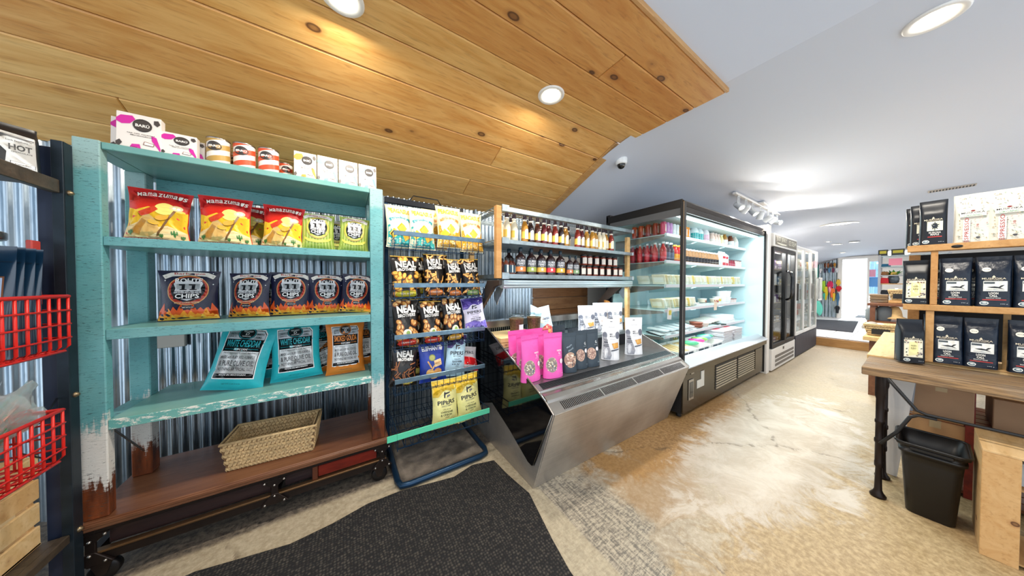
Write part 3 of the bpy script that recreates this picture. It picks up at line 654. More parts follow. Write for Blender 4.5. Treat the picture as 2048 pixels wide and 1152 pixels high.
whitep = make_bag('cookie_pouch', 'pouch', .165, .335, .075, foil('foil_white', '#e9eaed', .4), [EL(.35,.60,.14,.09,'#6b6f7c',16), EL(-.38,.60,.12,.08,'#6b6f7c',16), PG([(-.48,.02),(-.10,.02),(-.02,.12),(-.14,.30),(-.24,.42),(-.30,.56),(-.48,.56)], '#8d8f98'), R(-.33,.43,.20,.03,'#3a3c46'), R(-.31,.38,.26,.015,'#3a3c46'), R(-.31,.34,.26,.02,'#3a3c46'), T('FUDGE',-.33,.48,.2,.03,'#3a3c46'), PG([(-.40,.04),(-.30,.04),(-.22,.22),(-.30,.30),(-.40,.26)], '#c4c6cc'), T('MISS\nMOLLYS',.04,.60,.30,.085,'#43454f'), T('gluten free',.06,.51,.30,.015,'#9a9ca6'), PG([(-.02,.40),(.38,.43),(.40,.30),(.10,.27)], '#c58c3f'), EL(.14,.36,.08,.045,'#e0b060',12), EL(.28,.35,.08,.045,'#d8a04c',12), PG([(-.05,.24),(.42,.28),(.42,.25),(-.05,.21)], '#4a4c58'), R(.05,.11,.008,.18,'#9a9ca4'), T('FALL IN LOVE',0,.80,.34,.018,'#a5a7b0'), R(0,.93,.12,.012,'#3c3d44')], 23)
bluep = make_bag('chip_pouch', 'pouch', .15, .25, .06, foil('foil_ice', '#c3e0ea', .35), [PG([(-.46,.04),(.40,.04),(.44,.22),(.1,.40),(-.2,.34),(-.44,.22)], '#b23a30'), EL(.1,.16,.10,.06,'#e8a25a',14), EL(-.2,.16,.10,.06,'#d98a48',14), EL(.3,.26,.07,.05,'#c8503c',12), EL(0,.30,.05,.04,'#f0c8a0',12), EL(-.22,.55,.16,.10,'#e6e2cc',16), T('slaitas',.08,.60,.5,.10,'#5a3440'), T('beet chips',.1,.49,.3,.03,'#5a3440'), T('NEW',-.1,.86,.14,.02,'#5c6f78')], 24)
# --- coffee bags ---
def coffee_elems(kind):
    e = [EL(0,.585,.05,.014,'#e8dcc0',10), EL(0,.60,.025,.016,'#e8dcc0',8), T('MUSKOKA',0,.555,.66,.032,'#e8dcc0'), T('ROASTERY COFFEE CO.',0,.525,.5,.012,'#e8dcc0')]
    if kind == 'loon':
        e += [EL(-.20,.735,.13,.045,'#e9e3cf',16), T('MEDIUM',-.20,.735,.16,.018,'#3a4a58')]
        e += [R(.04,.405,.66,.20,'#dfe0da'), R(-.12,.47,.30,.04,'#4a5358'), PG([(-.20,.385),(.02,.40),(.14,.39),(.20,.42),(.30,.43),(.24,.40),(.18,.38),(.30,.345),(.12,.365),(-.06,.37)], '#15181c'), R(.04,.33,.50,.008,'#8d928f')]
        e += [T('LOON',.0,.265,.26,.042,'#f1efe6'), T('CALL',.0,.215,.22,.042,'#f1efe6'), T('BREAKFAST BLEND',0,.17,.4,.018,'#f1efe6'), R(.02,.135,.64,.018,'#b8352f')]
    elif kind == 'maple':
        e += [R(.06,.41,.56,.21,'#dcdcc6')]; pts = []
        for i in range(20):
            a = PI/2+2*PI*i/20; r = .135 if i % 4 == 0 else (.07 if i % 2 else .10)
            pts.append((.06+r*1.35*math.cos(a), .415+r*.75*math.sin(a)))
        e += [PG(pts, '#14202b'), R(.06,.33,.02,.06,'#14202b'), T('MUSKOKA',.06,.265,.42,.038,'#f1efe6'), T('MAPLE',.06,.22,.30,.038,'#f1efe6'), R(.06,.17,.5,.02,'#b8352f')]
    elif kind == 'patt':
        e += [R(0,.33,.72,.40,'#e3dcc4'), PG([(-.18,.16),(.20,.20),(.16,.50),(-.16,.48)], '#e6dfa0')]
        rr = random.Random(5)
        for i in range(26):
            u = rr.uniform(-.33,.33); v = rr.uniform(.15,.51)
            if abs(u) > .18 or v > .46 or v < .2: e.append(R(u,v,.08,.018,rr.choice(['#7a3a36','#4a5a4a','#8a7a5a','#5a4a5a']),rr.uniform(0,3)))
        e += [T('RAVEN',0,.40,.2,.03,'#6c6a40'), T('BLEND',0,.34,.2,.03,'#6c6a40')]
    e += [EL(-.25,.065,.13,.038,'#e7ebe6',16), EL(-.25,.065,.10,.026,'#56707c',14), EL(-.24,.07,.06,.012,'#e7ebe6',10), T('340 g',.28,.055,.2,.015,'#c8ccd0')]
    return e
NAVY = mat('foil_navy', '#0c1a2c', .34, 0, .45, vary=.3, vscale=14, bump=.5, bscale=22)
cf_loon = make_bag('coffee_bag', 'brick', .102, .285, .07, NAVY, coffee_elems('loon'), 30, cell=.02)
cf_maple = make_bag('coffee_bag', 'brick', .095, .285, .07, mat('foil_navy2', '#0e141e', .36, 0, .4, vary=.2), coffee_elems('maple'), 31, cell=.02)
cf_patt = make_bag('coffee_bag', 'brick', .098, .28, .07, _M['foil_navy2'], coffee_elems('patt'), 32, cell=.02)
rr = random.Random(9)
esp_e = [R(rr.uniform(-.40,.40), rr.uniform(.04,.95), .06, .012, rr.choice(['#a7b8a5','#c9a9a0','#9a9a90','#b7a888']), rr.uniform(0,3)) for _ in range(80)]
esp_e += [R(0,.56,.70,.10,'#e9e6da'), EL(0,.625,.06,.016,'#8c2a2a',10), T('MUSKOKA',0,.59,.62,.035,'#26262c'), T('ORGANIC',0,.535,.50,.03,'#5c9a6c'), R(-.16,.24,.20,.42,'#e9e6da'), T('ESPRESSO',-.16,.24,.64,.075,'#a32a34',PI/2), T('DARK',.12,.32,.16,.03,'#a32a34',PI/2), EL(.14,.08,.06,.018,'#3a3a40',12)]
for i_, e_ in enumerate(esp_e):
    if e_[0] == 'T' and e_[1] == 'ESPRESSO': esp_e[i_] = T('ESPRESSO', -.16, .24, 1.15, .05, '#a32a34', PI/2)
cf_esp = make_bag('coffee_bag', 'brick', .125, .285, .08, foil('foil_bone', '#e6e2d4', .45), esp_e, 33, cell=.02)
# --- small boxes and tins on top of the cabinet ---
def baru(bg, blobs, big):
    e = [PG(p, c) for p, c in blobs] + [EL(.08,.70,.22 if big else .24,.16 if not big else .18,'#33302f',20), EL(.08,.70,.19 if big else .21,.14,'#f1ece6',20) if False else EL(.08,.70,.205,.15 if big else .14,'#45403e',20), T('BAR\u00da',.08,.70,.32,.10,'#f4f0ea')]
    e += [T('sea salt caramel',.05,.45,.62,.03,'#4a4440'), T('Marshmallows',.07,.395,.50,.03,'#4a4440'), PG([(.10,.16),(.34,.14),(.36,.22),(.13,.26)],'#8a5a4a'), PG([(.12,.17),(.33,.155),(.34,.21),(.14,.245)],'#f6efe8'), T('100g',-.1,.06,.14,.02,'#4a4440')]
    return e
magb = [([(-.5,.80),(-.40,.90),(-.15,.93),(-.08,.84),(-.20,.70),(-.38,.66),(-.5,.72)], '#d22ea0'), ([(.28,.45),(.40,.42),(.5,.12),(.5,.02),(.42,.14),(.30,.30)], '#d22ea0'), ([(-.22,.0),(-.15,.14),(.02,.16),(.06,.0)], '#d22ea0'), ([(-.5,.15),(-.42,.22),(-.36,.14),(-.42,.04),(-.5,.06)], '#4a4442'), ([(.34,.9),(.44,.92),(.49,.82),(.42,.74),(.34,.80)], '#4a4442')]
def recol(b, c, g_): return [(p, c if q == '#d22ea0' else g_) for p, q in b]
bx_m = make_bag('sweets_box', 'box', .128, .135, .035, mat('carton_white', '#ece6e0', .5), baru('w', magb, True))
bx_o = make_bag('sweets_box', 'box', .098, .132, .03, _M['carton_white'], baru('w', recol(magb, '#e2a04a', '#6a625c'), False))
bx_b = make_bag('sweets_box', 'box', .098, .132, .03, _M['carton_white'], baru('w', recol(magb, '#84c4c9', '#7a7672'), False))
def tin(name, col):
    r, h = .043, .128
    o = MB().lathe([(r,0),(r,h)], 28).build(name, mat('tin_body_'+col.lstrip('#'), '#efe7dc', .3))
    MB().lathe([(r+.001,h-.004),(r+.0015,h),(r+.0015,h+.004),(r-.002,h+.0045),(r-.003,h+.002)], 28).build('rim', STEEL, o, world=False)
    # spiral stripes and oval badge wrapped on the wall
    mb = MB()
    for k in range(3):
        vs = []; n = 24
        for i in range(n+1):
            t = 2*PI*i/n; z = (i/n)*.075 + k*.052 - .045
            for dz in (0, .026): vs.append(((r+.0008)*math.cos(t), (r+.0008)*math.sin(t), min(h-.003, max(.002, z+dz))))
        mb.add(vs, [(2*i, 2*i+2, 2*i+3, 2*i+1) for i in range(n)], 0, True)
    mb.build('stripes', ink(col), o, world=False)
    bm_ = MB(); 
    def wrap(pts2, fs, e_, mi):
        bm_.add([((r+e_)*math.sin(x/r), -(r+e_)*math.cos(x/r), z) for x, z in pts2], fs, mi, False)
    n = 20; ell = [(.028*math.cos(2*PI*i/n), .086+.023*math.sin(2*PI*i/n)) for i in range(n)]
    wrap([(0,.086)]+ell, [(0, 1+i, 1+(i+1)%n) for i in range(n)], .0016, 0)
    vs, fs = text2d('BAR\u00da'); wrap([(x*.042, .086+y*.013) for x, y in vs], fs, .0024, 1)
    bm_.build('badge', [ink('#3a3432'), ink('#f4f0ea')], o, world=False)
    return o
tin_g = tin('drink_tin', '#b8924a'); tin_r = tin('drink_tin', '#d2502c')
# ---------------- teal cabinet on iron trolley base ----------------
PAINT = paint_mat('teal_paint_worn'); SHP = shelf_paint('teal_shelf_paint'); EDG = edge_paint('teal_edge_chipped')
PAINTC = paint_mat('teal_paint_clean', rust=False)
cb = empty('display_cabinet', (-.37, 2.12, 0), 'tall teal distressed open display cabinet with rusty white-worn posts on iron trolley base', 'cabinet')
YF, YB = 1.90, 2.37
for x0, x1 in ((-.947,-.877), (.138,.213)):
    MB().box(x0, x1, YF-.004, YF+.04, .285, 1.912).build('post', PAINT, cb, bevel=.004, seg=2)
    MB().box(x0 if x0 < 0 else x0+.0, x1, 2.20, 2.27, .285, 1.88).build('rear_post', PAINT, cb, bevel=.004)
MB().box(-.876, .137, YF, YB, 1.878, 1.909).box(-.946, -.8765, YF+.041, YB, 1.878, 1.909).box(.1375, .212, YF+.041, YB, 1.878, 1.909).build('top_board', SHP, cb, bevel=.003)
for z0, z1, m in ((1.465,1.504,SHP), (1.055,1.10,SHP), (.66,.703,SHP)):
    s_ = MB().box(-.876, .137, YF+.006, YB, z0, z1).build('shelf', m, cb, bevel=.002)
    MB().box(-.876, .137, YF-.001, YF+.0055, z0, z1).build('front_edge', EDG if z0 < .7 else PAINTC, s_, bevel=.0015)
    for xx in (-.947, .138): MB().box(xx, xx+.07, YF+.042, 2.199, z0+.004, z1-.01).build('side_rail', PAINTC, s_)
MB().box(-.872, .137, 2.275, 2.30, 1.80, 1.877).build('rear_rail', PAINTC, cb, bevel=.002)
MB().wire((-.90,1.96,.655),(-.90,2.19,.42),.004).build('brace', STEEL, cb)
b = MB().box(-.965, .235, YF-.02, YB+.01, .245, .284).box(-.955, .225, YF-.028, YF-.02, .262, .280).build('base_board', DARKW, cb, bevel=.004)
MB().box(-.962, .232, YF-.012, YB, .228, .2445).build('lower_board', IRON, b, bevel=.002)
# iron trolley
MB().box(-.96, .22, YF-.005, YF+.03, .095, .135).box(-.96, .22, YF+.03, YF+.05, .095, .103).build('front_rail', IRON, cb, bevel=.003)
MB().box(-.96, .22, YF-.012, YF+.02, .136, .146).build('rail_lip', mat('worn_bronze', '#7d6042', .35, .8), cb, bevel=.002)
for xx in (-.955, -.36, .19): MB().box(xx, xx+.035, YF, YB, .10, .135).build('cross_bar', IRON, cb, bevel=.003)
MB().box(-.90, -.36, YF+.04, YF+.06, .137, .222).build('plank', pine_mat('smoked_oak', '#2a2024', '#43302c', '#191216', knots=False, rough=.35), cb, bevel=.002)
MB().box(-.30, -.15, YF+.05, YF+.06, .137, .222).build('plank', _M['smoked_oak'], cb, bevel=.002)
MB().box(-.145, .165, YF+.012, YF+.035, .150, .215).build('drawer_front', REDW, cb, bevel=.003)
MB().box(-.172, -.146, YF+.004, YF+.03, .145, .222).build('drawer_strap', mat('copper_strap', '#7c4a36', .4, .7), cb, bevel=.002)
MB().box(-.92, .2, 2.30, 2.33, .10, .24).build('rear_rail', IRON, cb)
def bracket(xc, mirror=1):
    mb = MB()
    mb.box(xc-.014, xc+.014, YF-.014, YF-.002, .09, .245)
    mb.prism([(xc-.055, .228), (xc+.055, .228), (xc+.014, .19), (xc-.014, .19)], 'y', YF-.0145, YF-.004)
    mb.prism([(xc-.06, .095), (xc+.06, .095), (xc+.014, .150), (xc-.014, .150)], 'y', YF-.018, YF-.006)
    o = mb.build('bracket', IRON, cb, bevel=.002)
    for dx, zz in ((-.04,.220),(.04,.220),(0,.20),(0,.14),(-.04,.103),(.04,.103)):
        q = MB().lathe([(.0065,0),(.006,.003),(.003,.006),(0,.0065)], 8, (0,0,0)).build('bolt', STEEL, o, world=False); q.location = (xc+dx, YF-.0165, zz); q.rotation_euler = (PI/2, 0, 0)
for xc in (-.335, -.925, .195): bracket(xc)
def caster(xc, yc):
    mb = MB(); o = MB().box(xc-.035, xc+.035, yc-.03, yc+.03, .088, .095).prism([(xc-.03,.088),(xc+.03,.088),(xc+.012,.035),(xc-.012,.035)], 'y', yc-.024, yc-.02).prism([(xc-.03,.088),(xc+.03,.088),(xc+.012,.035),(xc-.012,.035)], 'y', yc+.02, yc+.024).build('caster', IRON, cb, bevel=.001)
    q = MB().lathe([(.012,-.017),(.040,-.017),(.0455,-.012),(.0455,.012),(.040,.017),(.012,.017)], 24).build('wheel', mat('cast_iron', '#151314', .4, .4), o, world=False); q.location = (xc, yc, .046); q.rotation_euler = (PI/2, 0, 0)
for xc in (.18, -.90):
    for yc in (1.915, 2.30): caster(xc, yc)

# --- bags on the cabinet shelves ---
CH = 'chips on the teal cabinet'
def Pz(o, x, y, z, rz, lean, label, cat, group, roll=0, scale=None): return inst(o, (x, y, z), rz, lean, label, cat, group, roll, scale)
z1, z2, z3 = 1.506, 1.102, .705
Pz(mz, -.79, 2.07, z1, .05, -.10, 'red and yellow desert chip bag leftmost on the top cabinet shelf', 'chip bag', CH, .03)
Pz(mz, -.548, 2.06, z1, .0, -.06, 'red and yellow desert chip bag second from left on the top cabinet shelf', 'chip bag', CH)
Pz(mz, -.315, 2.07, z1, -.08, -.06, 'rightmost front red desert chip bag beside the green striped bags', 'chip bag', CH, .04, (.93,.93,.97))
Pz(mz, -.50, 2.19, z1, 0, -.14, 'red desert chip bag hidden behind the second one on the top shelf', 'chip bag', CH)
Pz(grn, -.14, 2.06, z1, .0, -.08, 'green striped chip bag beside the red bags on the top shelf', 'chip bag', CH)
Pz(grn, .05, 2.06, z1, -.05, -.05, 'green striped chip bag at the right end of the top shelf', 'chip bag', CH, .05)
Pz(grn, -.05, 2.20, z1, .15, -.12, 'green striped chip bag standing behind the two front green ones', 'chip bag', CH)
for i, (x, y, rz, ro, sc) in enumerate(((-.705,2.12,.03,.0,1.0),(-.475,2.13,-.30,.0,.9),(-.285,2.12,.0,.02,.95),(-.105,2.12,.12,.03,.9),(.055,2.08,-.1,.10,.86))):
    Pz(bbq, x, y, z2, rz, -.07, f'black flame-print barbecue chip bag {["leftmost","second from left","in the middle","fourth from left","at the right end"][i]} on the middle cabinet shelf', 'chip bag', CH, ro, (sc, sc, .98 if sc > .9 else .95))
Pz(bbq, -.38, 2.24, z2, .1, -.1, 'barbecue chip bag standing behind the second and third flame-print bags', 'chip bag', CH)
Pz(popt, -.535, 2.06, z3, -.20, -.28, 'large teal popcorn bag leaning at the left on the lower cabinet shelf', 'popcorn bag', CH, .14, (1,1,1))
Pz(popt, -.455, 2.20, z3, .05, -.16, 'teal popcorn bag squeezed behind the large leaning one', 'popcorn bag', CH, .0, (.9,.9,.95))
Pz(popt, -.255, 2.09, z3, .05, -.13, 'upright teal popcorn bag in the middle of the lower cabinet shelf', 'popcorn bag', CH, -.03, (.96,.96,.93))
Pz(popt, -.165, 2.23, z3, .05, -.14, 'teal popcorn bag behind the upright middle one', 'popcorn bag', CH, 0, (.9,.9,.93))
Pz(popo, -.0, 2.05, z3, 0, -.09, 'orange popcorn bag at the front right of the lower cabinet shelf', 'popcorn bag', CH)
Pz(popo, .085, 2.20, z3, .0, -.10, 'orange popcorn bag half hidden behind the right cabinet post', 'popcorn bag', CH)
Pz(popo, -.07, 2.19, z3, .0, -.25, 'orange popcorn bag slumped behind the front orange one', 'popcorn bag', CH, -.35, (.8,.8,.75))
# --- on top of the cabinet ---
zt = 1.911; G = 'sweets on top of the teal cabinet'
Pz(bx_m, -.79, 1.955, zt, .0, -.06, 'largest white and magenta sweets box at the front left on the cabinet top', 'box', G, 0, (1,1,1.22))
Pz(bx_m, -.825, 2.00, zt, .0, -.06, 'white and magenta sweets box just behind the largest one', 'box', G, 0, (1,1,1.12))
Pz(bx_m, -.672, 1.96, zt, .0, -.06, 'white and magenta sweets box beside the gold striped tin', 'box', G, 0, (.9,1,.84))
for k, yy in enumerate((2.0, 2.04, 2.08)):
    Pz(bx_m, -.655+.012*k, yy, zt, .0, -.06, f'white and magenta sweets box {["second","third","rearmost"][k]} in the file behind the tins', 'box', G, 0, (.88,1,.80))
Pz(tin_g, -.546, 1.975, zt, -.15, 0, 'gold and white striped drink tin on the cabinet top', 'tin', G)
o = Pz(tin_g, -.50, 2.08, zt, -.15, 0, 'gold striped tin standing behind the front gold tin', 'tin', G, 0, (.8,.8,.8))
Pz(tin_r, -.449, 1.972, zt, -.1, 0, 'left red and white striped drink tin on the cabinet top', 'tin', G)
Pz(tin_r, -.352, 1.972, zt, -.1, 0, 'right red and white striped drink tin on the cabinet top', 'tin', G)
Pz(tin_r, -.30, 2.09, zt, .3, 0, 'red striped tin half hidden behind the right red tin', 'tin', G, 0, (.8,.8,.85))
Pz(bx_o, -.189, 1.955, zt, 0, -.07, 'white and orange sweets box on the cabinet top', 'box', G, 0, (1.05,1,1.17))
for k, x in enumerate((-.082, .024, .130)):
    Pz(bx_b, x, 1.955, zt, 0, -.07, f'white and pale blue sweets box {["next to the orange one","in the middle of the blue trio","at the right end of the cabinet top"][k]}', 'box', G, 0, (1.03,1,1.19))
Pz(bx_b, -.082, 1.998, zt, 0, -.05, 'pale blue sweets box behind the one next to the orange box', 'box', G, 0, (1,1,1.1))

# --- woven basket ---
STRAW = mat('woven_straw', '#d2b483', .65, vary=.3, vscale=40, bump=.3, bscale=120); STRAWD = mat('woven_straw_core', '#7c6040', .8)
def woven_basket(name, w, d, h, taper=.02, th=.012, rows=8, loc=(0,0,0), label='', cell=None, front_low=False):
    root = empty(name, loc, label, 'basket')
    shell = MB(); tw, td = w/2, d/2; bw, bd = w/2-taper, d/2-taper
    def wall(p0, p1, q0, q1):   # outer bottom p0,p1 / top q0,q1 with thickness inward
        c = Vector((0,0,0)); 
        def inn(p): v = Vector(p); s_ = 1-th/max(tw, td); return (v.x - math.copysign(th, v.x), v.y - math.copysign(th, v.y), v.z)
        P = [p0, p1, q1, q0]; I = [inn(p) for p in P]
        shell.add(P+I, [(0,1,2,3),(7,6,5,4),(0,4,5,1),(3,2,6,7),(1,5,6,2),(0,3,7,4)], 0)
    B = [(-bw,-bd,0),(bw,-bd,0),(bw,bd,0),(-bw,bd,0)]; Tq = [(-tw,-td,h),(tw,-td,h),(tw,td,h),(-tw,td,h)]
    for i in range(4): wall(B[i], B[(i+1)%4], Tq[i], Tq[(i+1)%4])
    shell.box(-bw, bw, -bd, bd, 0, .008); shell.build('body', STRAWD, root, world=False)
    rim = MB().tube(Tq, .008, 8, closed=True).build('rim', STRAW, root, world=False)
    braid = MB(); ro = rows; rr_ = random.Random(5)
    def tuft(c, du, dv, nrm, L, W, H_):
        u = du.normalized(); v = nrm.cross(u).normalized()
        p = [c-u*L/2, c-v*W/2, c+u*L/2, c+v*W/2]; t = [c+nrm*H_-u*L*.22-v*W*.18, c+nrm*H_+u*L*.22-v*W*.18, c+nrm*H_+u*L*.22+v*W*.18, c+nrm*H_-u*L*.22+v*W*.18]
        braid.add(p+t, [(4,5,6,7),(0,1,5,4),(1,2,6,5),(2,3,7,6),(3,0,4,7)], 0, False)
    for i in range(4):
        a0, a1, b0, b1 = Vector(B[i]), Vector(B[(i+1)%4]), Vector(Tq[i]), Vector(Tq[(i+1)%4])
        n_ = (a1-a0).cross(b0-a0).normalized(); 
        if n_.dot((a0+a1)/2) < 0: n_ = -n_
        L_ = (b1-b0).length; cols_ = int(L_/.019)
        for r_ in range(ro):
            fv = (r_+.5)/ro; p0 = a0.lerp(b0, fv); p1 = a1.lerp(b1, fv); dz = (b0-a0).normalized()
            for c_ in range(cols_):
                fu = (c_+.5+(.5 if r_ % 2 else 0))/cols_
                if fu > .995: continue
                cc = p0.lerp(p1, fu); sg = 1 if r_ % 2 else -1
                dirv = ((p1-p0).normalized() + dz*sg*(.85+.25*rr_.random()))
                for side in (1, -1):
                    nn = n_*side; c3 = cc if side > 0 else cc-n_*th*1.05
                    tuft(c3, dirv, None, nn, .033, h/ro*1.05, .0065)
    tag(braid.build('braid', STRAW, root, world=False), kind='stuff'); return root
bk = woven_basket('woven_basket', .41, .23, .155, .02, rows=8, loc=(-.355, 2.085, .286), label='open rectangular woven straw basket on the cabinet base board')
bk.rotation_euler = (0, 0, -.06)
# ---------------- wire snack rack ----------------
rk = empty('snack_rack', (.585, 2.05, 0), 'dark blue wire snack rack on a sled base between the teal cabinet and steel case', 'rack')
X0, X1 = .265, .895
wr = .0022
# sled base tube
MB().tube([(.275,2.26,.022),(.275,1.80,.022),(.29,1.745,.022),(.34,1.735,.022),(.83,1.735,.022),(.885,1.75,.022),(.90,1.80,.022),(.90,2.26,.022)], .019, 10).build('base_frame', BLUEBLK, rk)
for xx in (.275, .90): MB().box(xx-.012, xx+.012, 2.24, 2.275, .03, 1.93).build('upright', BLUEBLK, rk, bevel=.003)
MB().box(.263, .912, 2.24, 2.27, 1.93, 1.975).build('header_bar', DKMET, rk, bevel=.003)
MB().tube([(.45,2.255,1.975),(.48,2.255,2.02),(.68,2.255,2.02),(.71,2.255,1.975)], .004, 6).build('handle', DKMET, rk)
g = MB()
for i in range(13): x = .275+.625*i/12; g.wire((x,2.262,.22),(x,2.262,1.93), wr)
for i in range(20): zz = .24+.088*i; g.wire((.275,2.266,zz),(.90,2.266,zz), wr)
g.build('back_grid', BLUEBLK, rk)
def rack_shelf(zl, yf, slope=.05, lip=.030, xa=X0, xb=X1, strip=BLUEBLK, name='wire_shelf'):
    zb = zl-.115; yr = 2.25; zr = zb+slope
    s_ = MB(); nb_ = 14
    for i in range(nb_+1):
        x = xa+(xb-xa)*i/nb_; s_.tube([(x,yr,zr),(x,yf+.02,zb),(x,yf,zb+.02),(x,yf,zl)], wr, 4, 0, False)
    for k in range(6):
        y = yf+.03+(yr-yf-.03)*k/5; s_.wire((xa,y,zb+(zr-zb)*(y-yf)/(yr-yf)-.003),(xb,y,zb+(zr-zb)*(y-yf)/(yr-yf)-.003), wr)
    for x in (xa, xb):
        s_.wire((x,yf,zl),(x,yr,zr+.06), .004); s_.wire((x,yf,zl-.05),(x,yr,zr+.02), wr)
        for k in range(5): y = yf+(yr-yf)*k/5; f_ = k/5; s_.wire((x,y,zl+(zr+.06-zl)*f_),(x,y,zb+(zr-zb)*f_), wr)
    s_.wire((xa,yf,zb+.02),(xb,yf,zb+.02), wr)
    o = s_.build(name, BLUEBLK, rk)
    MB().box(xa-.004, xb+.006, yf-.008, yf-.002, zl-lip, zl).build('price_rail', strip, o, bevel=.0015)
    return o
RAIL = mat('rail_steel_blue', '#6b8698', .3, .55, vary=.3, vscale=30)
for zl in (1.637, 1.303, .97, .683): rack_shelf(zl, 1.80, strip=RAIL)
s5 = rack_shelf(.372, 1.725, .03, strip=mat('rail_mint', '#5fd0a4', .4), lip=.038)
MB().box(.205, .26, 1.717, 1.723, .334, .372).build('price_rail', _M['rail_mint'], s5)
for xx in (.28, .53, .77):
    q = MB().box(-.05, .05, -.001, .001, -.009, .009).build('brand_plate', ink('#12241f'), s5, world=False); q.location = (Vector((xx, 1.7165, .353)) - rk.location)
    vs, fs = text2d('NEAL BROTHERS'); m_ = MB(); m_.add([(x*.085, -.0012, y*.010) for x, y in vs], fs, 0); q2 = m_.build('lettering', ink('#7fe0bc'), s5, world=False); q2.location = q.location; q2.location.y -= .0004
# coiled cable beneath the lowest shelf
for k in range(3):
    xc = .42+.12*k
    MB().tube([(xc+.07*math.cos(2*PI*i/20), 2.03+.05*math.sin(2*PI*i/20)+.02*k, .16+.045*math.sin(2*PI*i/20+.6)) for i in range(20)], .004, 5, closed=True).build('wire_hoop', DKMET, rk)
tag(MB().box(.285, .89, 1.76, 2.24, .003, .014).build('carpet_offcut', mat('offcut_carpet', '#7f756a', .95, vary=.5, vscale=14, bump=.6, bscale=160)), 'dusty grey brown carpet offcut inside the snack rack base', 'carpet')
RG = 'snacks in the wire rack'
def rb(o, x, z, y, label, cat='snack bag', rz=0, lean=-.16, roll=0, sc=None): return inst(o, (x, y, z), rz, lean, label, cat, RG, roll, sc)
rb(pea_t, .325, 1.545, 1.93, 'cream and teal snack bag at the left end of the top rack shelf', rz=.1)
rb(pea_t, .465, 1.54, 1.90, 'cream and teal snack bag beside the yellow ones on the top rack shelf', roll=.02)
rb(pea_t, .39, 1.555, 2.03, 'cream and teal snack bag behind the two front teal ones')
rb(pea_y, .665, 1.565, 1.90, 'tallest cream and yellow snack bag in the middle of the top rack shelf', rz=0)
rb(pea_y, .845, 1.545, 1.90, 'cream and yellow snack bag at the right end of the top rack shelf', rz=-.05)
rb(pea_y, .59, 1.56, 2.02, 'cream and yellow snack bag peeking out behind the tallest one')
rb(nb_chip, .35, 1.203, 1.885, 'black chip-print bag at the left end of the second rack shelf', sc=(1.1,1,1.13))
rb(nb_chip, .44, 1.22, 2.0, 'black chip-print bag behind the left end of the second rack shelf', sc=(1,1,1.1))
rb(nb_stick, .545, 1.21, 1.88, 'black cheese-puff bag second from left on the second rack shelf', sc=(.92,1,1.2))
rb(nb_stick, .69, 1.205, 1.88, 'black cheese-puff bag third from left on the second rack shelf', sc=(.82,1,1.1))
rb(nb_stick2, .835, 1.205, 1.88, 'black puff bag with green band at the right of the second rack shelf', sc=(.95,1,1.14), roll=-.04)
rb(nb_stick, .62, 1.225, 2.02, 'black cheese-puff bag behind the middle of the second rack shelf')
rb(nb_scoop, .35, .872, 1.885, 'black bag of scoop chips leftmost on the third rack shelf', sc=(1,1,1.12))
rb(nb_scoop, .52, .872, 1.885, 'black bag of scoop chips second on the third rack shelf', sc=(.9,1,1.06))
rb(nb_scoop2, .685, .872, 1.885, 'black bag of scoop chips with yellow bowl on the third rack shelf', sc=(.92,1,1.12))
rb(nb_scoop, .43, .89, 2.02, 'black bag of scoop chips behind the left pair on the third rack shelf', sc=(1,1,1.05))
rb(nb_scoop2, .60, .89, 2.02, 'black bag of scoop chips behind the middle of the third rack shelf', sc=(1,1,1.1))
rb(pip_p, .862, .94, 1.86, 'lilac and purple crisp bag at the right end of the third rack shelf', rz=-.1, roll=-.12, sc=(.95,.9,.96))
rb(nb_pret, .325, .60, 1.89, 'black pretzel bag leaning at the left of the fourth rack shelf', roll=.10, sc=(.95,1,1.15))
rb(eleph, .53, .595, 1.885, 'royal blue cracker bag in the middle of the fourth rack shelf', sc=(1.02,1,1.15))
rb(pip_b, .69, .60, 1.89, 'pale blue crisp bag tilted beside the blue cracker bag', roll=.14, sc=(.88,1,1.16))
rb(pip_r, .80, .615, 1.90, 'white and red crisp bag lying low at the right of the fourth rack shelf', roll=.18, lean=-.55)
rb(nb_pret, .42, .615, 2.02, 'black pretzel bag standing behind on the fourth rack shelf')
rb(pip_b, .60, .62, 2.03, 'purple topped crisp bag behind the blue cracker bag', sc=(1,1,1.2))
rb(pip_y, .60, .268, 1.83, 'left pale yellow crisp bag on the lowest rack shelf', lean=-.10, roll=.02, sc=(.98,1,1.0))
rb(pip_y, .797, .268, 1.83, 'right pale yellow crisp bag on the lowest rack shelf', lean=-.10, roll=-.09, sc=(.98,1,1.02))
# ---------------- open steel display case ----------------
CX0, CX1 = .988, 2.62
oc = empty('open_display_case', (1.8, 1.7, 0), 'low stainless steel open display case with vented lip and black glass end panel', 'display case')
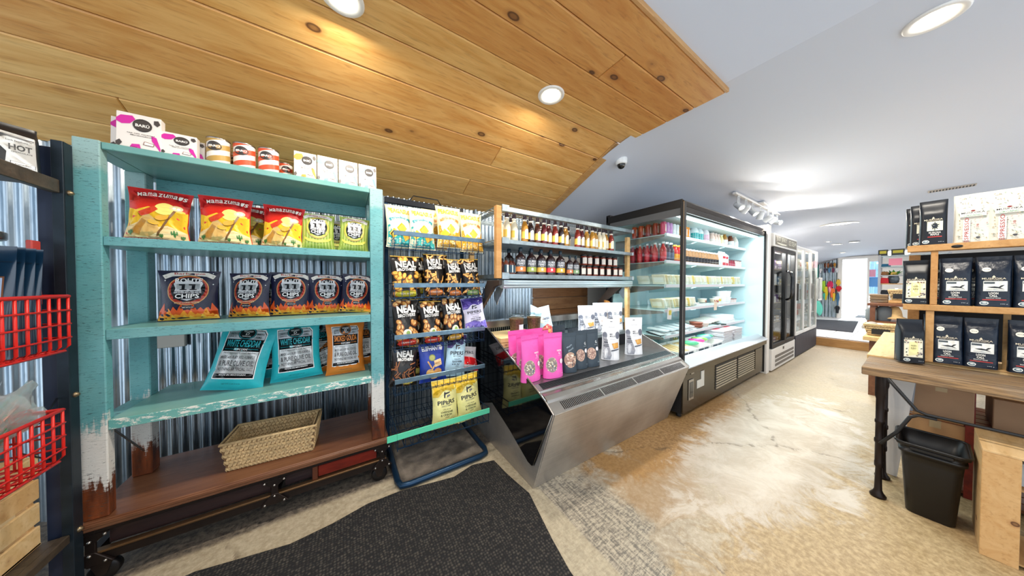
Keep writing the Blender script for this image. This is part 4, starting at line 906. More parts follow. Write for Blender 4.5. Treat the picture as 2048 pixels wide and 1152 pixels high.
# front skin profile in Y-Z: floor, out to the lip, back over the top
front = [(1.300,.0),(1.110,.548),(1.108,.556),(1.165,.590),(1.180,.592),(1.185,.612),(1.205,.624),(1.235,.626)]
mb = MB(); inner = [(y+.012, z-.010) for y, z in front]
mb.prism([(1.300,.0),(1.110,.548),(1.122,.545),(1.314,.0)], 'x', CX0+.012, CX1-.012); mb.build('front_panel', SSF, oc, bevel=.002)
vent = MB().prism([(1.110,.549),(1.172,.590),(1.172,.580),(1.120,.545)], 'x', CX0+.012, CX1-.012).build('air_grille', STEEL, oc)
nv = 110
slots = MB()
for i in range(nv):
    x = CX0+.10+(CX1-CX0-.16)*i/nv
    if i % 28 == 27: continue
    slots.prism([(1.120,.5575),(1.164,.5865),(1.165,.5845),(1.121,.5555)], 'x', x, x+.0055)
tag(slots.build('slots', BLK, vent), kind='stuff')
MB().prism([(1.172,.590),(1.176,.606),(1.202,.624),(1.240,.627),(1.245,.640),(1.252,.640),(1.252,.60),(1.172,.575)], 'x', CX0+.012, CX1-.012).build('front_ledge', STEEL, oc, bevel=.0015)
MB().prism([(1.2525,.632),(1.31,.655),(1.315,.650),(1.2525,.612)], 'x', CX0+.012, CX1-.012).build('inner_grille', mat('grille_grey', '#8a8c90', .4, .8), oc)
for i in range(8): MB().prism([(1.258+.0065*i,.6368+.0027*i),(1.2605+.0065*i,.6378+.0027*i),(1.2605+.0065*i,.6352+.0027*i),(1.258+.0065*i,.6342+.0027*i)], 'x', CX0+.05, CX1-.03).build('bar', DKMET, oc)
MB().box(CX0+.012, CX1-.012, 1.315, 1.76, .635, .652).build('deck', mat('deck_steel', '#8f8f90', .3, .85, vary=.15), oc)
MB().box(CX0+.012, CX1-.012, 1.70, 1.72, .652, .78).build('riser', mat('riser_dark', '#23262c', .4, .5), oc)
MB().box(CX0+.012, CX1-.012, 1.70, 2.10, .78, .795).box(CX0+.012, CX1-.012, 1.694, 1.70, .765, .797).build('rear_shelf', GALV, oc, bevel=.001)
MB().box(CX0+.012, CX1-.012, 2.08, 2.12, .795, .93).build('rear_panel', DKMET, oc)
sl_ = MB()
for i in range(70): x = CX0+.06+.0215*i; sl_.box(x, x+.007, 2.074, 2.079, .81, .92)
tag(sl_.build('rear_slots', GALV, oc), kind='stuff')
MB().box(CX0+.0, CX1, 2.05, 2.16, .93, .962).box(CX0, CX1, 2.04, 2.05, .905, .966).build('rear_rail', STEEL, oc, bevel=.002)
MB().box(CX0+.02, CX1-.02, 2.10, 2.14, .0, .93).build('back_panel', GALV, oc)
# end panels: steel foot, black glass upper
side_full = [(1.300,.0),(2.20,.0),(2.20,.97),(2.02,.97),(1.923,.930),(1.235,.632),(1.180,.605),(1.108,.556)]
for x0 in (CX0, CX1-.012):
    e_ = MB().prism([(1.300,.0),(2.20,.0),(2.20,.97),(2.02,.97),(1.923,.925),(1.235,.628),(1.180,.600),(1.112,.552)], 'x', x0+.002, x0+.010).build('end_panel', SSF, oc, bevel=.001)
    xg0, xg1 = (x0-.004, x0+.0015) if x0 == CX0 else (x0+.0105, x0+.016)
    MB().prism([(2.195,.12),(2.195,.968),(2.03,.968),(1.926,.926),(1.240,.628),(1.182,.602),(1.116,.555),(1.270,.190),(1.285,.160),(1.31,.145),(1.35,.147),(1.57,.249),(1.834,.345),(2.0,.28)], 'x', xg0, xg1).build('glass_panel', BLK, oc, bevel=.001)
    MB().tube([(x0+.004,1.182,.606),(x0+.004,1.24,.634),(x0+.004,1.926,.932),(x0+.004,2.03,.974)], .0035, 6).build('edge_trim', CHROME, oc)
MB().tube([(CX0-.006,1.29,.16),(CX0-.006,1.115,.553)], .002, 5).build('glass_edge', STEEL, oc)
# hood (lamp canopy) on swept brackets
hd = MB().prism([(1.67,1.325),(1.67,1.30),(1.69,1.262),(1.72,1.262),(1.78,1.30),(1.78,1.335)], 'x', CX0+.01, CX1-.01)
for k in range(3): hd.prism([(1.668-.0,1.318-.018*k),(1.664,1.312-.018*k),(1.668,1.306-.018*k)], 'x', CX0+.01, CX1-.01)
hd.build('lamp_hood', mat('hood_enamel', '#cfe0e6', .25, .5), oc, bevel=.001)
MB().box(CX0+.02, CX1-.02, 1.78, 2.15, 1.325, 1.335).build('hood_roof', GALV, oc)
for x0 in (CX0-.012, CX1-.02):
    b_ = MB().prism([(1.70,1.325),(1.70,1.29),(1.80,1.27),(2.16,.96),(2.20,.99),(1.90,1.325)], 'x', x0, x0+.03).build('bracket_arm', mat('bracket_brown', '#5b4d44', .4, .5), oc, bevel=.003)
    MB().prism([(1.69,1.29),(1.70,1.255),(1.80,1.13),(1.85,1.20),(1.80,1.27)], 'x', x0+.03, x0+.035).build('end_flap', GALV, b_)
# wood board laid across the left rear
tag(MB().box(CX0+.02, 1.42, 1.735, 2.03, .797, .835).box(CX0+.02, 1.42, 1.735, 2.03, .838, .875).build('wooden_board', PALE, bevel=.003), 'two pale boards stacked inside the left end of the steel case under the granola tubs', 'board')
area_lamp('hood_lamp', (1.8, 1.74, 1.255), 1.5, 7, (.9,.97,1.0), (.15,0,0), .04)
# goods
CG = 'pouches in the steel case'
def cg(o, x, y, z, label, cat, rz=0, lean=-.04, roll=0, sc=None): return inst(o, (x, y, z), rz, lean, label, cat, CG, roll, sc)
dz = .653
cg(pinkp, 1.045, 1.40, dz, 'front left bright pink granola pouch in the steel case', 'pouch', .12, -.03, 0, (1.08,1,1.02))
cg(pinkp, 1.215, 1.37, dz, 'front right bright pink granola pouch in the steel case', 'pouch', -.05, -.03, 0.02)
cg(pinkp, 1.19, 1.47, dz, 'bright pink granola pouch filling the gap behind the front pair', 'pouch', .05, -.04)
cg(pinkp, 1.08, 1.50, dz, 'bright pink granola pouch behind the front left one', 'pouch', .05, -.04, 0, (1.1,1,1))
cg(pinkp, 1.085, 1.61, dz, 'rearmost left bright pink granola pouch in the steel case', 'pouch', 0, -.04, 0, (1.1,1,1))
cg(pinkp, 1.235, 1.60, dz, 'rear right bright pink granola pouch in the steel case', 'pouch', 0, -.04, 0, (1.1,1,1))
cg(blackv, 1.385, 1.385, dz, 'slate pouch with oval window and handwriting beside the pink pouches', 'pouch', -.35, -.03)
cg(blackp, 1.515, 1.40, dz, 'middle slate granola pouch in the front row', 'pouch', -.2, -.03, .02)
cg(blackp, 1.635, 1.39, dz, 'right slate granola pouch nearest the white pouches', 'pouch', -.25, -.03, -.03, (1.1,1,1))
cg(blackp, 1.40, 1.50, dz, 'left slate granola pouch standing in the second row', 'pouch', .1, -.03)
cg(blackp, 1.56, 1.51, dz, 'right slate granola pouch standing in the second row', 'pouch', .1, -.03)
cg(blackp, 1.50, 1.61, dz, 'rearmost slate granola pouch in the steel case', 'pouch', .1, -.03, 0, (1.2,1,1.05))
cg(whitep, 1.905, 1.42, dz, 'front left white cookie pouch in the steel case', 'pouch', -.50, -.02, .03, (.95,1,1.03))
cg(whitep, 2.23, 1.41, dz, 'front right white cookie pouch in the steel case', 'pouch', -.50, -.02, 0, (1.0,1,1.0))
cg(whitep, 2.02, 1.78, .797, 'rear left white cookie pouch on the raised ledge', 'pouch', -.4, -.03, 0, (1.1,1,.85))
cg(whitep, 2.24, 1.79, .797, 'rear middle white cookie pouch on the raised ledge', 'pouch', -.4, -.03, 0, (1.0,1,.9))
cg(whitep, 2.47, 1.78, .797, 'rear right white cookie pouch on the raised ledge', 'pouch', -.4, -.03, 0, (1.1,1,.88))
def tub():
    o = MB().lathe([(.044,0),(.052,.11),(.0545,.112),(.0545,.118)], 24).build('granola_tub', mat('granola_mix', '#8a6542', .8, vary=.6, vscale=90, bump=.8, bscale=200))
    MB().lathe([(.0455,.0),(.0530,.108),(.0550,.136),(.0590,.137),(.0590,.142)], 24).build('clear_cup', GLASS, o, world=False)
    MB().lathe([(.0600,.138),(.0605,.146),(.057,.148),(.054,.144),(0,.1435)], 24).build('lid', glass_mat('frosted_lid', (.8,.86,.88), .25), o, world=False)
    return o
tb = tub()
s_ = MB(); s_.add([(.0522*math.sin(a)+0, -.0522*math.cos(a), z) for z in (.02,.075) for a in [(-.45+.9*i/8)+.25 for i in range(9)]], [(i, i+1, i+10, i+9) for i in range(8)], 0); 
cup = put(tb, (1.215, 1.83, .877), 0, 0, 'left clear tub of granola with a white sticker', 'tub', 'granola tubs')
tb2 = copy_tree(tb); put(tb2, (1.40, 1.83, .877), 0, 0, 'right clear tub of granola without a sticker', 'tub', 'granola tubs')
s_.build('sticker', ink('#dfe6ea'), tb, world=False)
for o_ in (tb, tb2): o_.scale = (1.15, 1.15, 1.1)
cg(bluep, 1.545, 1.82, .83, 'pale blue chip pouch leaning beside the granola tubs', 'pouch', -.15, -.1, -.18, (1.05,1,1.05))
cg(bluep, 1.50, 1.93, .85, 'pale blue chip pouch slumped behind the front one', 'pouch', .25, -.3, .35, (1.05,1,1.0))
tag(MB().lathe([(.05,0),(.058,.05),(.05,.06),(.0,.062)], 14, (1.47,1.92,.80)).build('nut_bag', mat('dark_red_mix', '#7b2a22', .5, vary=.5, vscale=50)), 'dark red snack bundle between the granola tub and blue pouch', 'snack')
# board piece beside cooler
tag(MB().prism([(2.50,.80),(2.62,.80),(2.62,1.06),(2.56,1.10),(2.50,1.11)], 'y', 1.93, 1.95).build('wooden_offcut', pine_mat('oak_offcut', '#a86f35', '#c08a4c', '#7a4c22', knots=False)), 'brown wooden offcut standing behind the white cookie pouches', 'board')

# ---------------- galvanized shelving over the case ----------------
gs_ = empty('bottle_shelving', (1.8, 1.9, 1.33), 'two tier galvanized bottle shelving with pine posts standing above the steel case', 'shelving')
SX0, SX1 = .985, 2.60
for xx, yy in ((.925,1.655),(.925,2.13),(2.565,1.70),(2.565,2.13)):
    MB().box(xx, xx+.045, yy, yy+.038, 1.337 if yy < 2 else 1.337, 1.868 if xx < 2 else 1.80).build('post', LUMBER, gs_, bevel=.003)
MB().box(2.60, 2.645, 1.72, 1.76, .62, 1.30).build('lower_post', LUMBER, gs_, bevel=.003)
for z0, z1 in ((1.838,1.872), (1.600,1.630), (1.338,1.372)):
    s_ = MB().box(SX0, SX1, 1.664, 1.668, z0, z1).box(SX0, SX1, 1.668, 1.70, z0, z0+.004).box(SX0, SX0+.004, 1.668, 2.17, z0, z1).box(SX1-.004, SX1, 1.668, 2.17, z0, z1).box(SX0, SX1, 2.166, 2.17, z0, z1).build('shelf_frame', GALV, gs_, bevel=.001)
    if z0 < 1.8: MB().box(SX0+.004, SX1-.004, 1.669, 2.165, z1-.006, z1-.001).build('shelf_plate', GALV, s_)
    else:
        m_ = MB()
        for i in range(60): x = SX0+.01+(SX1-SX0-.02)*i/59; m_.wire((x,1.67,z1-.006),(x,2.165,z1-.006), .002)
        for i in range(8): y = 1.70+.06*i; m_.wire((SX0,y,z1-.010),(SX1,y,z1-.010), .002)
        tag(m_.build('wire_deck', GALV, s_), kind='stuff')
    MB().box(SX0-.012, SX0+.05, 1.652, 1.664, z0-.006, z1+.010).build('corner_clip', GALV, s_, bevel=.002)
    MB().box(SX1-.005, SX1+.018, 1.656, 1.70, z0-.002, z1+.004).build('corner_clip', CHROME, s_, bevel=.002)
# open wire shelf reaching left behind the rack
s_ = MB()
for zz in (1.86, 1.62):
    for i in range(9): s_.wire((.93+.0*i, 1.72+.05*i, zz), (.985, 1.72+.05*i, zz), .003)
    s_.wire((.93,1.70,zz),(.93,2.14,zz), .004)
s_.build('side_wires', GALV, gs_)
# --- bottles ---
def bottle(name, prof, body, capprof, capm, label=None, lab2=None, seg=14, neck=None):
    o = MB().lathe(prof, seg).build(name, body)
    MB().lathe(capprof, seg).build('cap', capm, o, world=False)
    if neck: MB().lathe(neck, seg).build('neck_band', ink('#efe8d8'), o, world=False)
    for lb in [l for l in (label, lab2) if l]:
        r, z0, z1, a0, a1, m, top = lb; n = 8; mb = MB(); vs = []
        for i in range(n+1):
            a = a0+(a1-a0)*i/n; f = 1-abs(2*i/n-1)**2.2; zt_ = z1 + top*f; vs += [(r*math.sin(a), -r*math.cos(a), z0), (r*math.sin(a), -r*math.cos(a), zt_)]
        mb.add(vs, [(2*i, 2*i+2, 2*i+3, 2*i+1) for i in range(n)], 0, True); mb.build('label', m, o, world=False)
    return o
PLUM = mat('cap_plum', '#2a1c26', .35); CREAM = ink('#efe8d4'); YEL = ink('#e3bd54')
def sauce(col, rough=.15):
    r = .029
    return bottle('sauce_bottle', [(r*.9,0),(r,.006),(r,.105),(r*.98,.118),(r*.82,.140),(r*.55,.158),(r*.45,.170),(r*.45,.176)], mat('sauce_'+col.lstrip('#'), col, rough, 0, .6, coat=.5),
        [(r*.52,.180),(r*.54,.184),(r*.46,.216),(r*.44,.222),(0,.2225)], PLUM, (r+.0006,.025,.092,.0,1.5,CREAM,.014), (r+.0004,.030,.085,-1.35,.0,YEL,0), neck=[(r*.46,.168),(r*.62,.170),(r*.62,.180),(r*.46,.181)])
SC = {'white':'#e9e0c4','amber':'#b8802c','dark':'#2a1a1c','brown':'#5a2a1a','red':'#8e2a1e','honey':'#bf8a34','maroon':'#5e1820'}
proto_s = {k: sauce(v) for k, v in SC.items()}
seq = [(1.065,'white'),(1.137,'white'),(1.229,'amber'),(1.299,'dark'),(1.369,'brown'),(1.431,'maroon'),(1.498,'maroon'),(1.56,'red'),(1.63,'dark'),(1.70,'amber'),(1.836,'red'),(1.90,'maroon'),(1.974,'honey'),(2.037,'honey'),(2.098,'honey'),(2.155,'white'),(2.205,'white'),(2.263,'amber'),(2.329,'red')]
cname = {'white':'creamy white','amber':'amber','dark':'near-black','brown':'dark brown','red':'red','honey':'honey yellow','maroon':'maroon'}
for i, (x, k) in enumerate(seq):
    inst(proto_s[k], (x, 1.74+.01*math.sin(i*2.3), 1.632), .12*math.sin(i*1.7)-math.atan2(x, 1.74)+.1, 0, f'{ORD[i]} sauce bottle from the left in the upper shelf front row, {cname[k]}', 'bottle', 'sauce bottles on the upper galvanized shelf')
for i, (x, k) in enumerate([(1.18,'amber'),(1.34,'dark'),(1.50,'brown'),(1.66,'dark'),(1.77,'maroon'),(1.84,'dark'),(2.0,'honey'),(2.13,'white'),(2.28,'amber'),(2.40,'dark'),(1.08,'white')]):
    inst(proto_s[k], (x, 1.86, 1.632), -.2, 0, f'{ORD[i]} rear row sauce bottle on the upper galvanized shelf, {cname[k]}', 'bottle', 'sauce bottles on the upper galvanized shelf')
def flask(name, band, w=1.0, h=1.0):
    r = .043*w; zs = h
    o = MB().lathe([(r*.96,0),(r,.006),(r,.125*zs),(r*.9,.142*zs),(r*.55,.158*zs),(r*.32,.168*zs),(r*.30,.185*zs)], 16, sy=.62).build(name, mat('bbq_sauce_dark', '#2a1416', .12, 0, .6, coat=.5))
    MB().lathe([(r*.34,.183*zs),(r*.36,.188*zs),(r*.36,.212*zs),(r*.30,.216*zs),(0,.2165*zs)], 14).build('cap', mat('cap_teal_black', '#1b3340', .35), o, world=False)
    for z0, z1, m in ((.062,.118,mat('label_charcoal','#4c5058',.4)), (.022,.061,ink(band))):
        mb = MB(); n = 10; vs = []
        for i in range(n+1):
            a = -1.3+2.6*i/n; vs += [((r+.0008)*math.sin(a), -(r+.0008)*.62*math.cos(a), z0*zs), ((r+.0008)*math.sin(a), -(r+.0008)*.62*math.cos(a), z1*zs)]
        mb.add(vs, [(2*i, 2*i+2, 2*i+3, 2*i+1) for i in range(n)], 0, True); mb.build('label', m, o, world=False)
    tm = MB()
    for s2, zc, hh, ww in (('BURN', .107, .018, .062), ('PEAKY', .086, .018, .066), ('SAUCE', .069, .008, .03), ('16 FL OZ', .032, .006, .026)):
        vs, fs = text2d(s2); P = []
        for x, y in vs:
            X = x*ww*w; P.append((X, -(.62*math.sqrt(max(0, (r+.0014)**2-X*X))+.0006), zc*zs+y*hh*zs))
        tm.add(P, fs, 0)
    tm.add([(.010*math.cos(2*PI*i/12)*w, -(.62*(r+.0014)+.0004), .044*zs+.011*math.sin(2*PI*i/12)*zs) for i in range(12)], [tuple(range(12))], 1)
    tm.build('lettering', [ink('#d8dade'), ink('#e8e2d2')], o, world=False)
    return o
lf = []
for i, (x, c, n_) in enumerate(((1.192,'#d9813a','orange'),(1.30,'#9aa84a','olive green'),(1.404,'#dcae46','pale gold'),(1.509,'#e2343c','bright red'),(1.623,'#e4b12c','yellow'))):
    inst(flask('sauce_flask', c), (x, 1.735, 1.374), -.3, 0, f'squat dark sauce flask with {n_} label band on the lower galvanized shelf', 'bottle', 'sauce flasks on the lower galvanized shelf')
inst(flask('sauce_flask', '#c9713c', .8, .84), (1.738, 1.735, 1.374), -.3, 0, 'smaller sauce flask with rust orange band right of the yellow one', 'bottle', 'sauce flasks on the lower galvanized shelf')
inst(flask('sauce_flask', '#86a878', .8, .84), (1.822, 1.74, 1.374), -.3, 0, 'smaller sauce flask with sage green band beside the stacked jars', 'bottle', 'sauce flasks on the lower galvanized shelf')
fk = flask('sauce_flask', '#5a3a30')
for i, x in enumerate((1.16,1.27,1.38,1.49,1.60)): inst(fk, (x, 1.86, 1.374), 0, 0, f'{ORD[i]} dark sauce flask from the left in the rear row, lower shelf', 'bottle', 'sauce flasks on the lower galvanized shelf')
sm = bottle('small_sauce_bottle', [(.021,0),(.022,.004),(.022,.078),(.015,.095),(.009,.102),(.009,.11)], mat('sauce_rusty', '#5c2a1c', .15, coat=.5), [(.012,.108),(.0125,.125),(.010,.128),(0,.1285)], BLKM, (.0225,.012,.070,-.2,1.2,ink('#cfd8d8'),0), (.0224,.012,.07,-1.3,-.25,ink('#27485a'),0))
for i, (x, y) in enumerate(((1.045,1.72),(1.095,1.735),(1.135,1.76),(1.01,1.80),(1.07,1.82))):
    inst(sm, (x, y, 1.374), .3*i, 0, f'small sauce bottle with pale label, {["leftmost in front","middle of front cluster","nearest the orange flask","rear left","rear right"][i]}, lower shelf left end', 'bottle', 'small sauce bottles at the left end')
def jar(b):
    return bottle('condiment_jar', [(.030,0),(.033,.005),(.033,.075),(.028,.084)], mat('jar_'+b.lstrip('#'), b, .15, coat=.5), [(.031,.084),(.032,.087),(.032,.098),(.030,.100),(0,.1005)], BLKM, (.0336,.014,.070,-.1,1.2,ink('#ddd6cc'),0), (.0335,.014,.070,-1.3,-.15,ink('#1e1c20'),0))
jr, jd = jar('#7a2c1a'), jar('#3a1a14')
for i, x in enumerate((1.908,1.988,2.079,2.174,2.278,2.386,2.472)):
    inst(jd if i == 0 else jr, (x, 1.735, 1.374), -.95, 0, f'{ORD[i]} condiment jar from the left in the bottom row of stacked jars', 'jar', 'stacked condiment jars')
for i, x in enumerate((1.896,1.984,2.084,2.184,2.284,2.371)):
    if i < 6: inst(jr, (x+.015 if i else 1.925, 1.738, 1.4755), -.95, 0, f'{ORD[i]} condiment jar from the left in the upper row of stacked jars', 'jar', 'stacked condiment jars')
for i, x in enumerate((1.94,2.04,2.14,2.24,2.34,2.44)):
    inst(jr, (x, 1.82, 1.374), -.95, 0, f'{ORD[i]} condiment jar from the left in the rear row of the lower shelf', 'jar', 'stacked condiment jars')
# ---------------- open refrigerated display cooler ----------------
FX0, FX1, FY = 2.69, 5.06, 1.20
fr = empty('refrigerated_display', (3.87, 1.6, 0), 'tall black framed open refrigerated display with lit white shelves', 'refrigerator')
BRNG = mat('brown_black_gloss', '#2a241e', .14, .5, coat=.3)
DKS = mat('cooler_base_steel', '#4e463a', .22, .75)
MB().box(FX0, FX1, 2.02, 2.07, .03, 2.12).build('back_wall', BLKM, fr)
MB().box(FX0+.03, FX1-.03, 1.985, 2.015, .50, 2.0).build('inner_back', FRW, fr)
MB().box(FX0, FX1, 1.24, 2.07, 2.03, 2.10).build('roof', BLKM, fr)
MB().prism([(1.21,2.03),(1.20,2.075),(1.215,2.092),(1.25,2.098),(1.36,2.100),(1.36,2.03)], 'x', FX0, FX1).build('canopy_front', mat('canopy_bronze', '#5c544d', .15, .9), fr, bevel=.004)
MB().prism([(1.205,1.975),(1.200,2.028),(1.26,2.028),(1.26,1.99)], 'x', FX0+.02, FX1-.02).build('canopy_valance', mat('valance_dark', '#37302b', .25, .6), fr, bevel=.003)
MB().box(FX0+.03, FX1-.03, 1.26, 2.0, 1.975, 1.985).build('inner_ceiling', FRW, fr)
MB().box(FX0+.05, FX1-.05, 1.275, 1.30, 1.955, 1.974).build('lamp_strip', mat('cooler_light', '#ffffff', .5, emit='#e8fbff', es=3), fr)
# left end: glass panel in frame
MB().box(FX0-.012, FX0+.022, FY-.008, FY+.032, .50, 2.07).build('front_frame', BLKM, fr, bevel=.003)
MB().box(FX0-.014, FX0-.010, FY-.004, FY+.004, .50, 2.07).build('frame_trim', STEEL, fr)
MB().box(FX0-.004, FX0+.01, FY+.02, 2.05, 2.020, 2.10).build('end_band', mat('band_black', '#0b0b0d', .45), fr, bevel=.002)
MB().prism([(FY+.03,1.945),(FY+.03,2.027),(2.03,2.027),(2.03,1.965)], 'x', FX0, FX0+.008).build('end_fascia', mat('fascia_grey', '#56585a', .5), fr)
MB().box(FX0, FX0+.006, FY+.033, 2.02, .50, 1.944).build('end_glass', GLASS, fr)
MB().box(FX0-.002, FX0+.02, 1.99, 2.03, .5, 1.96).build('rear_frame', DKMET, fr, bevel=.002)
MB().box(FX1-.03, FX1, FY+.01, 2.02, .50, 2.03).build('right_end_panel', FRW, fr)
MB().box(FX1-.004, FX1+.012, FY-.01, FY+.03, .03, 2.05).build('front_frame', BLKM, fr, bevel=.003)
# base and lip
lip = MB().prism([(1.150,.500),(1.145,.512),(1.26,.572),(1.272,.572),(1.272,.50)], 'x', FX0+.0, FX1-.01).build('front_lip', mat('lip_grey', '#b9bcc2', .3, .3), fr, bevel=.003)
MB().box(FX0, FX1-.005, 1.165, 1.20, .44, .499).build('base_band', DKS, fr, bevel=.003)
MB().box(FX0, FX1, 1.27, 2.0, .49, .52).build('deck', FRW, fr)
MB().box(FX0+.01, FX1-.01, 1.20, 1.215, .05, .438).build('kick_panel', DKS, fr, bevel=.003)
MB().box(FX0, FX0+.012, 1.215, 2.02, .05, .489).build('base_side', BLKM, fr)
for (x0, x1) in ((3.42, 4.02), (4.06, 4.66)):
    q = MB().box(x0, x1, 1.1965, 1.1995, .13, .40).build('vent_panel', BLKM, fr)
    for i in range(9): MB().box(x0+.01, x1-.01, 1.188, 1.196, .142+.028*i, .154+.028*i).build('louver_strip', mat('louver_bronze', '#b3a894', .4, .2), q)
MB().box(4.70, 4.98, 1.194, 1.1995, .13, .40).build('access_panel', DKS, fr, bevel=.002)
MB().box(3.36, 3.40, 1.19, 1.1995, .425, .437).box(4.72,4.76,1.19,1.1995,.425,.437).build('bright_tab', WHT, fr, bevel=.001)
MB().prism([(2.98,.24),(3.14,.24),(3.14,.40),(3.07,.40),(3.07,.32),(2.98,.32)], 'y', 1.1955, 1.1992).build('notice_sticker', ink('#c9c9c4'), fr)
MB().box(2.80, 2.90, 1.192, 1.1995, .16, .36).build('switch_plate', STEEL, fr, bevel=.002)
MB().box(2.815, 2.885, 1.190, 1.1925, .185, .335).build('switch_recess', BLK, fr)
MB().box(2.84, 2.90, 1.19, 1.1995, .41, .44).build('maker_badge', STEEL, fr, bevel=.001)
for xx in (2.75, 4.95): MB().lathe([(.02,0),(.025,.01),(.012,.05)], 12, (xx, 1.26, 0)).build('foot', BLKM, fr)
# shelves
SHZ = [1.823, 1.547, 1.295, 1.039, .768]; YFS = 1.41
for k, zz in enumerate(SHZ):
    s_ = MB().box(FX0+.06, FX1-.04, YFS, 1.98, zz-.024, zz-.018).box(FX0+.06, FX1-.04, YFS-.004, YFS, zz-.038, zz-.004).build('shelf', FRW, fr, bevel=.001)
    for xx in (FX0+.055, 3.46, 4.26, FX1-.04):
        MB().prism([(YFS,zz-.045),(YFS,zz-.026),(1.98,zz-.026),(1.98,zz-.12),(1.80,zz-.105)], 'x', xx, xx+.004).build('shelf_bracket', mat('bracket_grey', '#7d7872', .5, .2) if xx < 2.8 else FRW, s_)
    MB().box(FX0+.07, FX1-.05, YFS-.012, YFS-.005, zz-.036, zz-.006).build('price_strip', mat('price_strip', '#d8d4da', .3), s_)
    MB().wire((FX0+.06,YFS+.002,zz+.02),(FX1-.05,YFS+.002,zz+.02), .0018).build('fence_wire', CHROME, s_)
    area_lamp('shelf_lamp', (3.87, YFS+.05, zz-.05), 2.1, 3.2, (.76,.96,1.0), (-.5,0,0), .03)
area_lamp('canopy_lamp', (3.87, 1.30, 1.95), 2.2, 13, (.76,.96,1.0), (-.55,0,0), .05)
def ccol(n, h, r=.25): return mat(n, h, r, 0, .5, coat=.2)
def can(name, col, r=.027, h=.135, top='#c9ccd0'):
    o = MB().lathe([(r*.85,0),(r,.008),(r,h-.012),(r*.85,h-.002)], 14).build(name, ccol('can_'+col.lstrip('#'), col, .25))
    MB().lathe([(r*.86,h-.002),(r*.88,h+.001),(r*.78,h),(0,h-.001)], 14).build('lid', STEEL, o, world=False)
    MB().add([((r+.0006)*math.sin(a), -(r+.0006)*math.cos(a), z) for a in [-.35,-.1,.15,.35] for z in (.03,h-.03)], [(2*i,2*i+2,2*i+3,2*i+1) for i in range(3)], 0, True).build('label', ink('#e9d8cc'), o, world=False); return o
cans = {c: can('drink_can', h) for c, h in {'dark red':'#8c1712','red orange':'#b03a16','pink':'#d0406e','lilac':'#c486c4','white':'#e4e6ea','orange':'#e58f1c'}.items()}
G = 'cans on the top cooler shelf'; zz = SHZ[0]-.016
row = [(2.80,'dark red'),(2.865,'dark red'),(2.93,'dark red'),(2.99,'red orange'),(3.05,'pink')]
for j, y in enumerate((1.45, 1.53, 1.61, 1.69, 1.77)):
    for i, (x, c) in enumerate([(2.80, 'pink' if j == 0 else ('dark red' if j < 3 else 'red orange')), (2.865,'dark red' if j else 'lilac'), (2.93, 'lilac' if j < 2 else 'red orange'), (3.0,'white'), (3.07,'white')]):
        inst(cans[c], (x, y, zz), .5*i, 0, f'{c} drink can, {ORD[i]} from the left end and {ORD[j]} back, top cooler shelf', 'can', G)
for i in range(3):
    for j in range(2): inst(cans['orange'], (3.19+.062*i, 1.45+.075*j, zz), 0, 0, f'orange drink can, {ORD[i]} from the frame in the {["front","second"][j]} row, top cooler shelf', 'can', G)
def dbottle(name, col, capc, r=.033, h=.20, lab=None, neck=.4):
    o = MB().lathe([(r*.9,0),(r,.008),(r,h*.55),(r*.9,h*.65),(r*neck,h*.82),(r*neck,h*.92)], 14).build(name, ccol('btl_'+col.lstrip('#'), col, .15))
    MB().lathe([(r*neck*1.15,h*.90),(r*neck*1.15,h),(0,h+.001)], 12).build('cap', ccol('cap_'+capc.lstrip('#'), capc, .4), o, world=False)
    if lab:
        MB().add([((r+.0007)*math.sin(a), -(r+.0007)*math.cos(a), z) for a in [-1.2,-.8,-.4,0,.4,.8,1.2] for z in (h*.14,h*.48)], [(2*i,2*i+2,2*i+3,2*i+1) for i in range(6)], 0, True).build('label', ink(lab), o, world=False)
    return o
jug = dbottle('milk_bottle', '#eef3f5', '#20242c', .05, .22, '#e2ecf2', .45)
jugt = dbottle('milk_bottle', '#e8f4f6', '#c9783a', .05, .22, '#1fa8a8', .45)
jugp = dbottle('milk_bottle', '#f2eef2', '#20242c', .05, .225, '#e8b9cc', .45)
G = 'bottles on the top cooler shelf'
for i, (o_, x, y, n_) in enumerate(((jug,3.46,1.56,'white bottle with black cap next to the orange cans'),(jug,3.50,1.68,'white bottle with black cap in the rear row near the orange cans'),(jug,3.60,1.66,'white bottle with black cap behind the teal labels'),(jugt,3.60,1.50,'white bottle with teal label, left of its pair'),(jugt,3.73,1.50,'white bottle with teal label, right of its pair'),(jugp,3.87,1.49,'tall white bottle with pink label on the top shelf'),(jugp,3.80,1.62,'tall white bottle with black cap behind the pink labelled one'))):
    inst(o_, (x, y, zz), -.6, 0, n_, 'bottle', G)
pk = dbottle('juice_bottle', '#f0d3c4', '#f3e2da', .036, .15, '#f4e6da', .7); pky = dbottle('juice_bottle', '#efe3a4', '#f5f1d8', .036, .15, '#f4efc0', .7)
for i, (o_, x) in enumerate(((pk,4.02),(pk,4.11),(pk,4.20),(pky,4.30))): inst(o_, (x, 1.47, zz), -.6, 0, f'{ORD[i]} short pale juice bottle from the left on the top cooler shelf', 'bottle', G)
gl = [dbottle('cream_bottle', c, '#f3f3f0', .042, .19, '#f2f4f6', .5) for c in ('#b98436','#7a3d20','#efe9df')]
for i, (k, x) in enumerate(((0,4.42),(2,4.53),(1,4.64),(2,4.72),(2,4.80))): inst(gl[k], (x, 1.47+.05*(i%2), zz), -.6, 0, f'{ORD[i]} round cream bottle from the left at the right of the top cooler shelf', 'bottle', G)
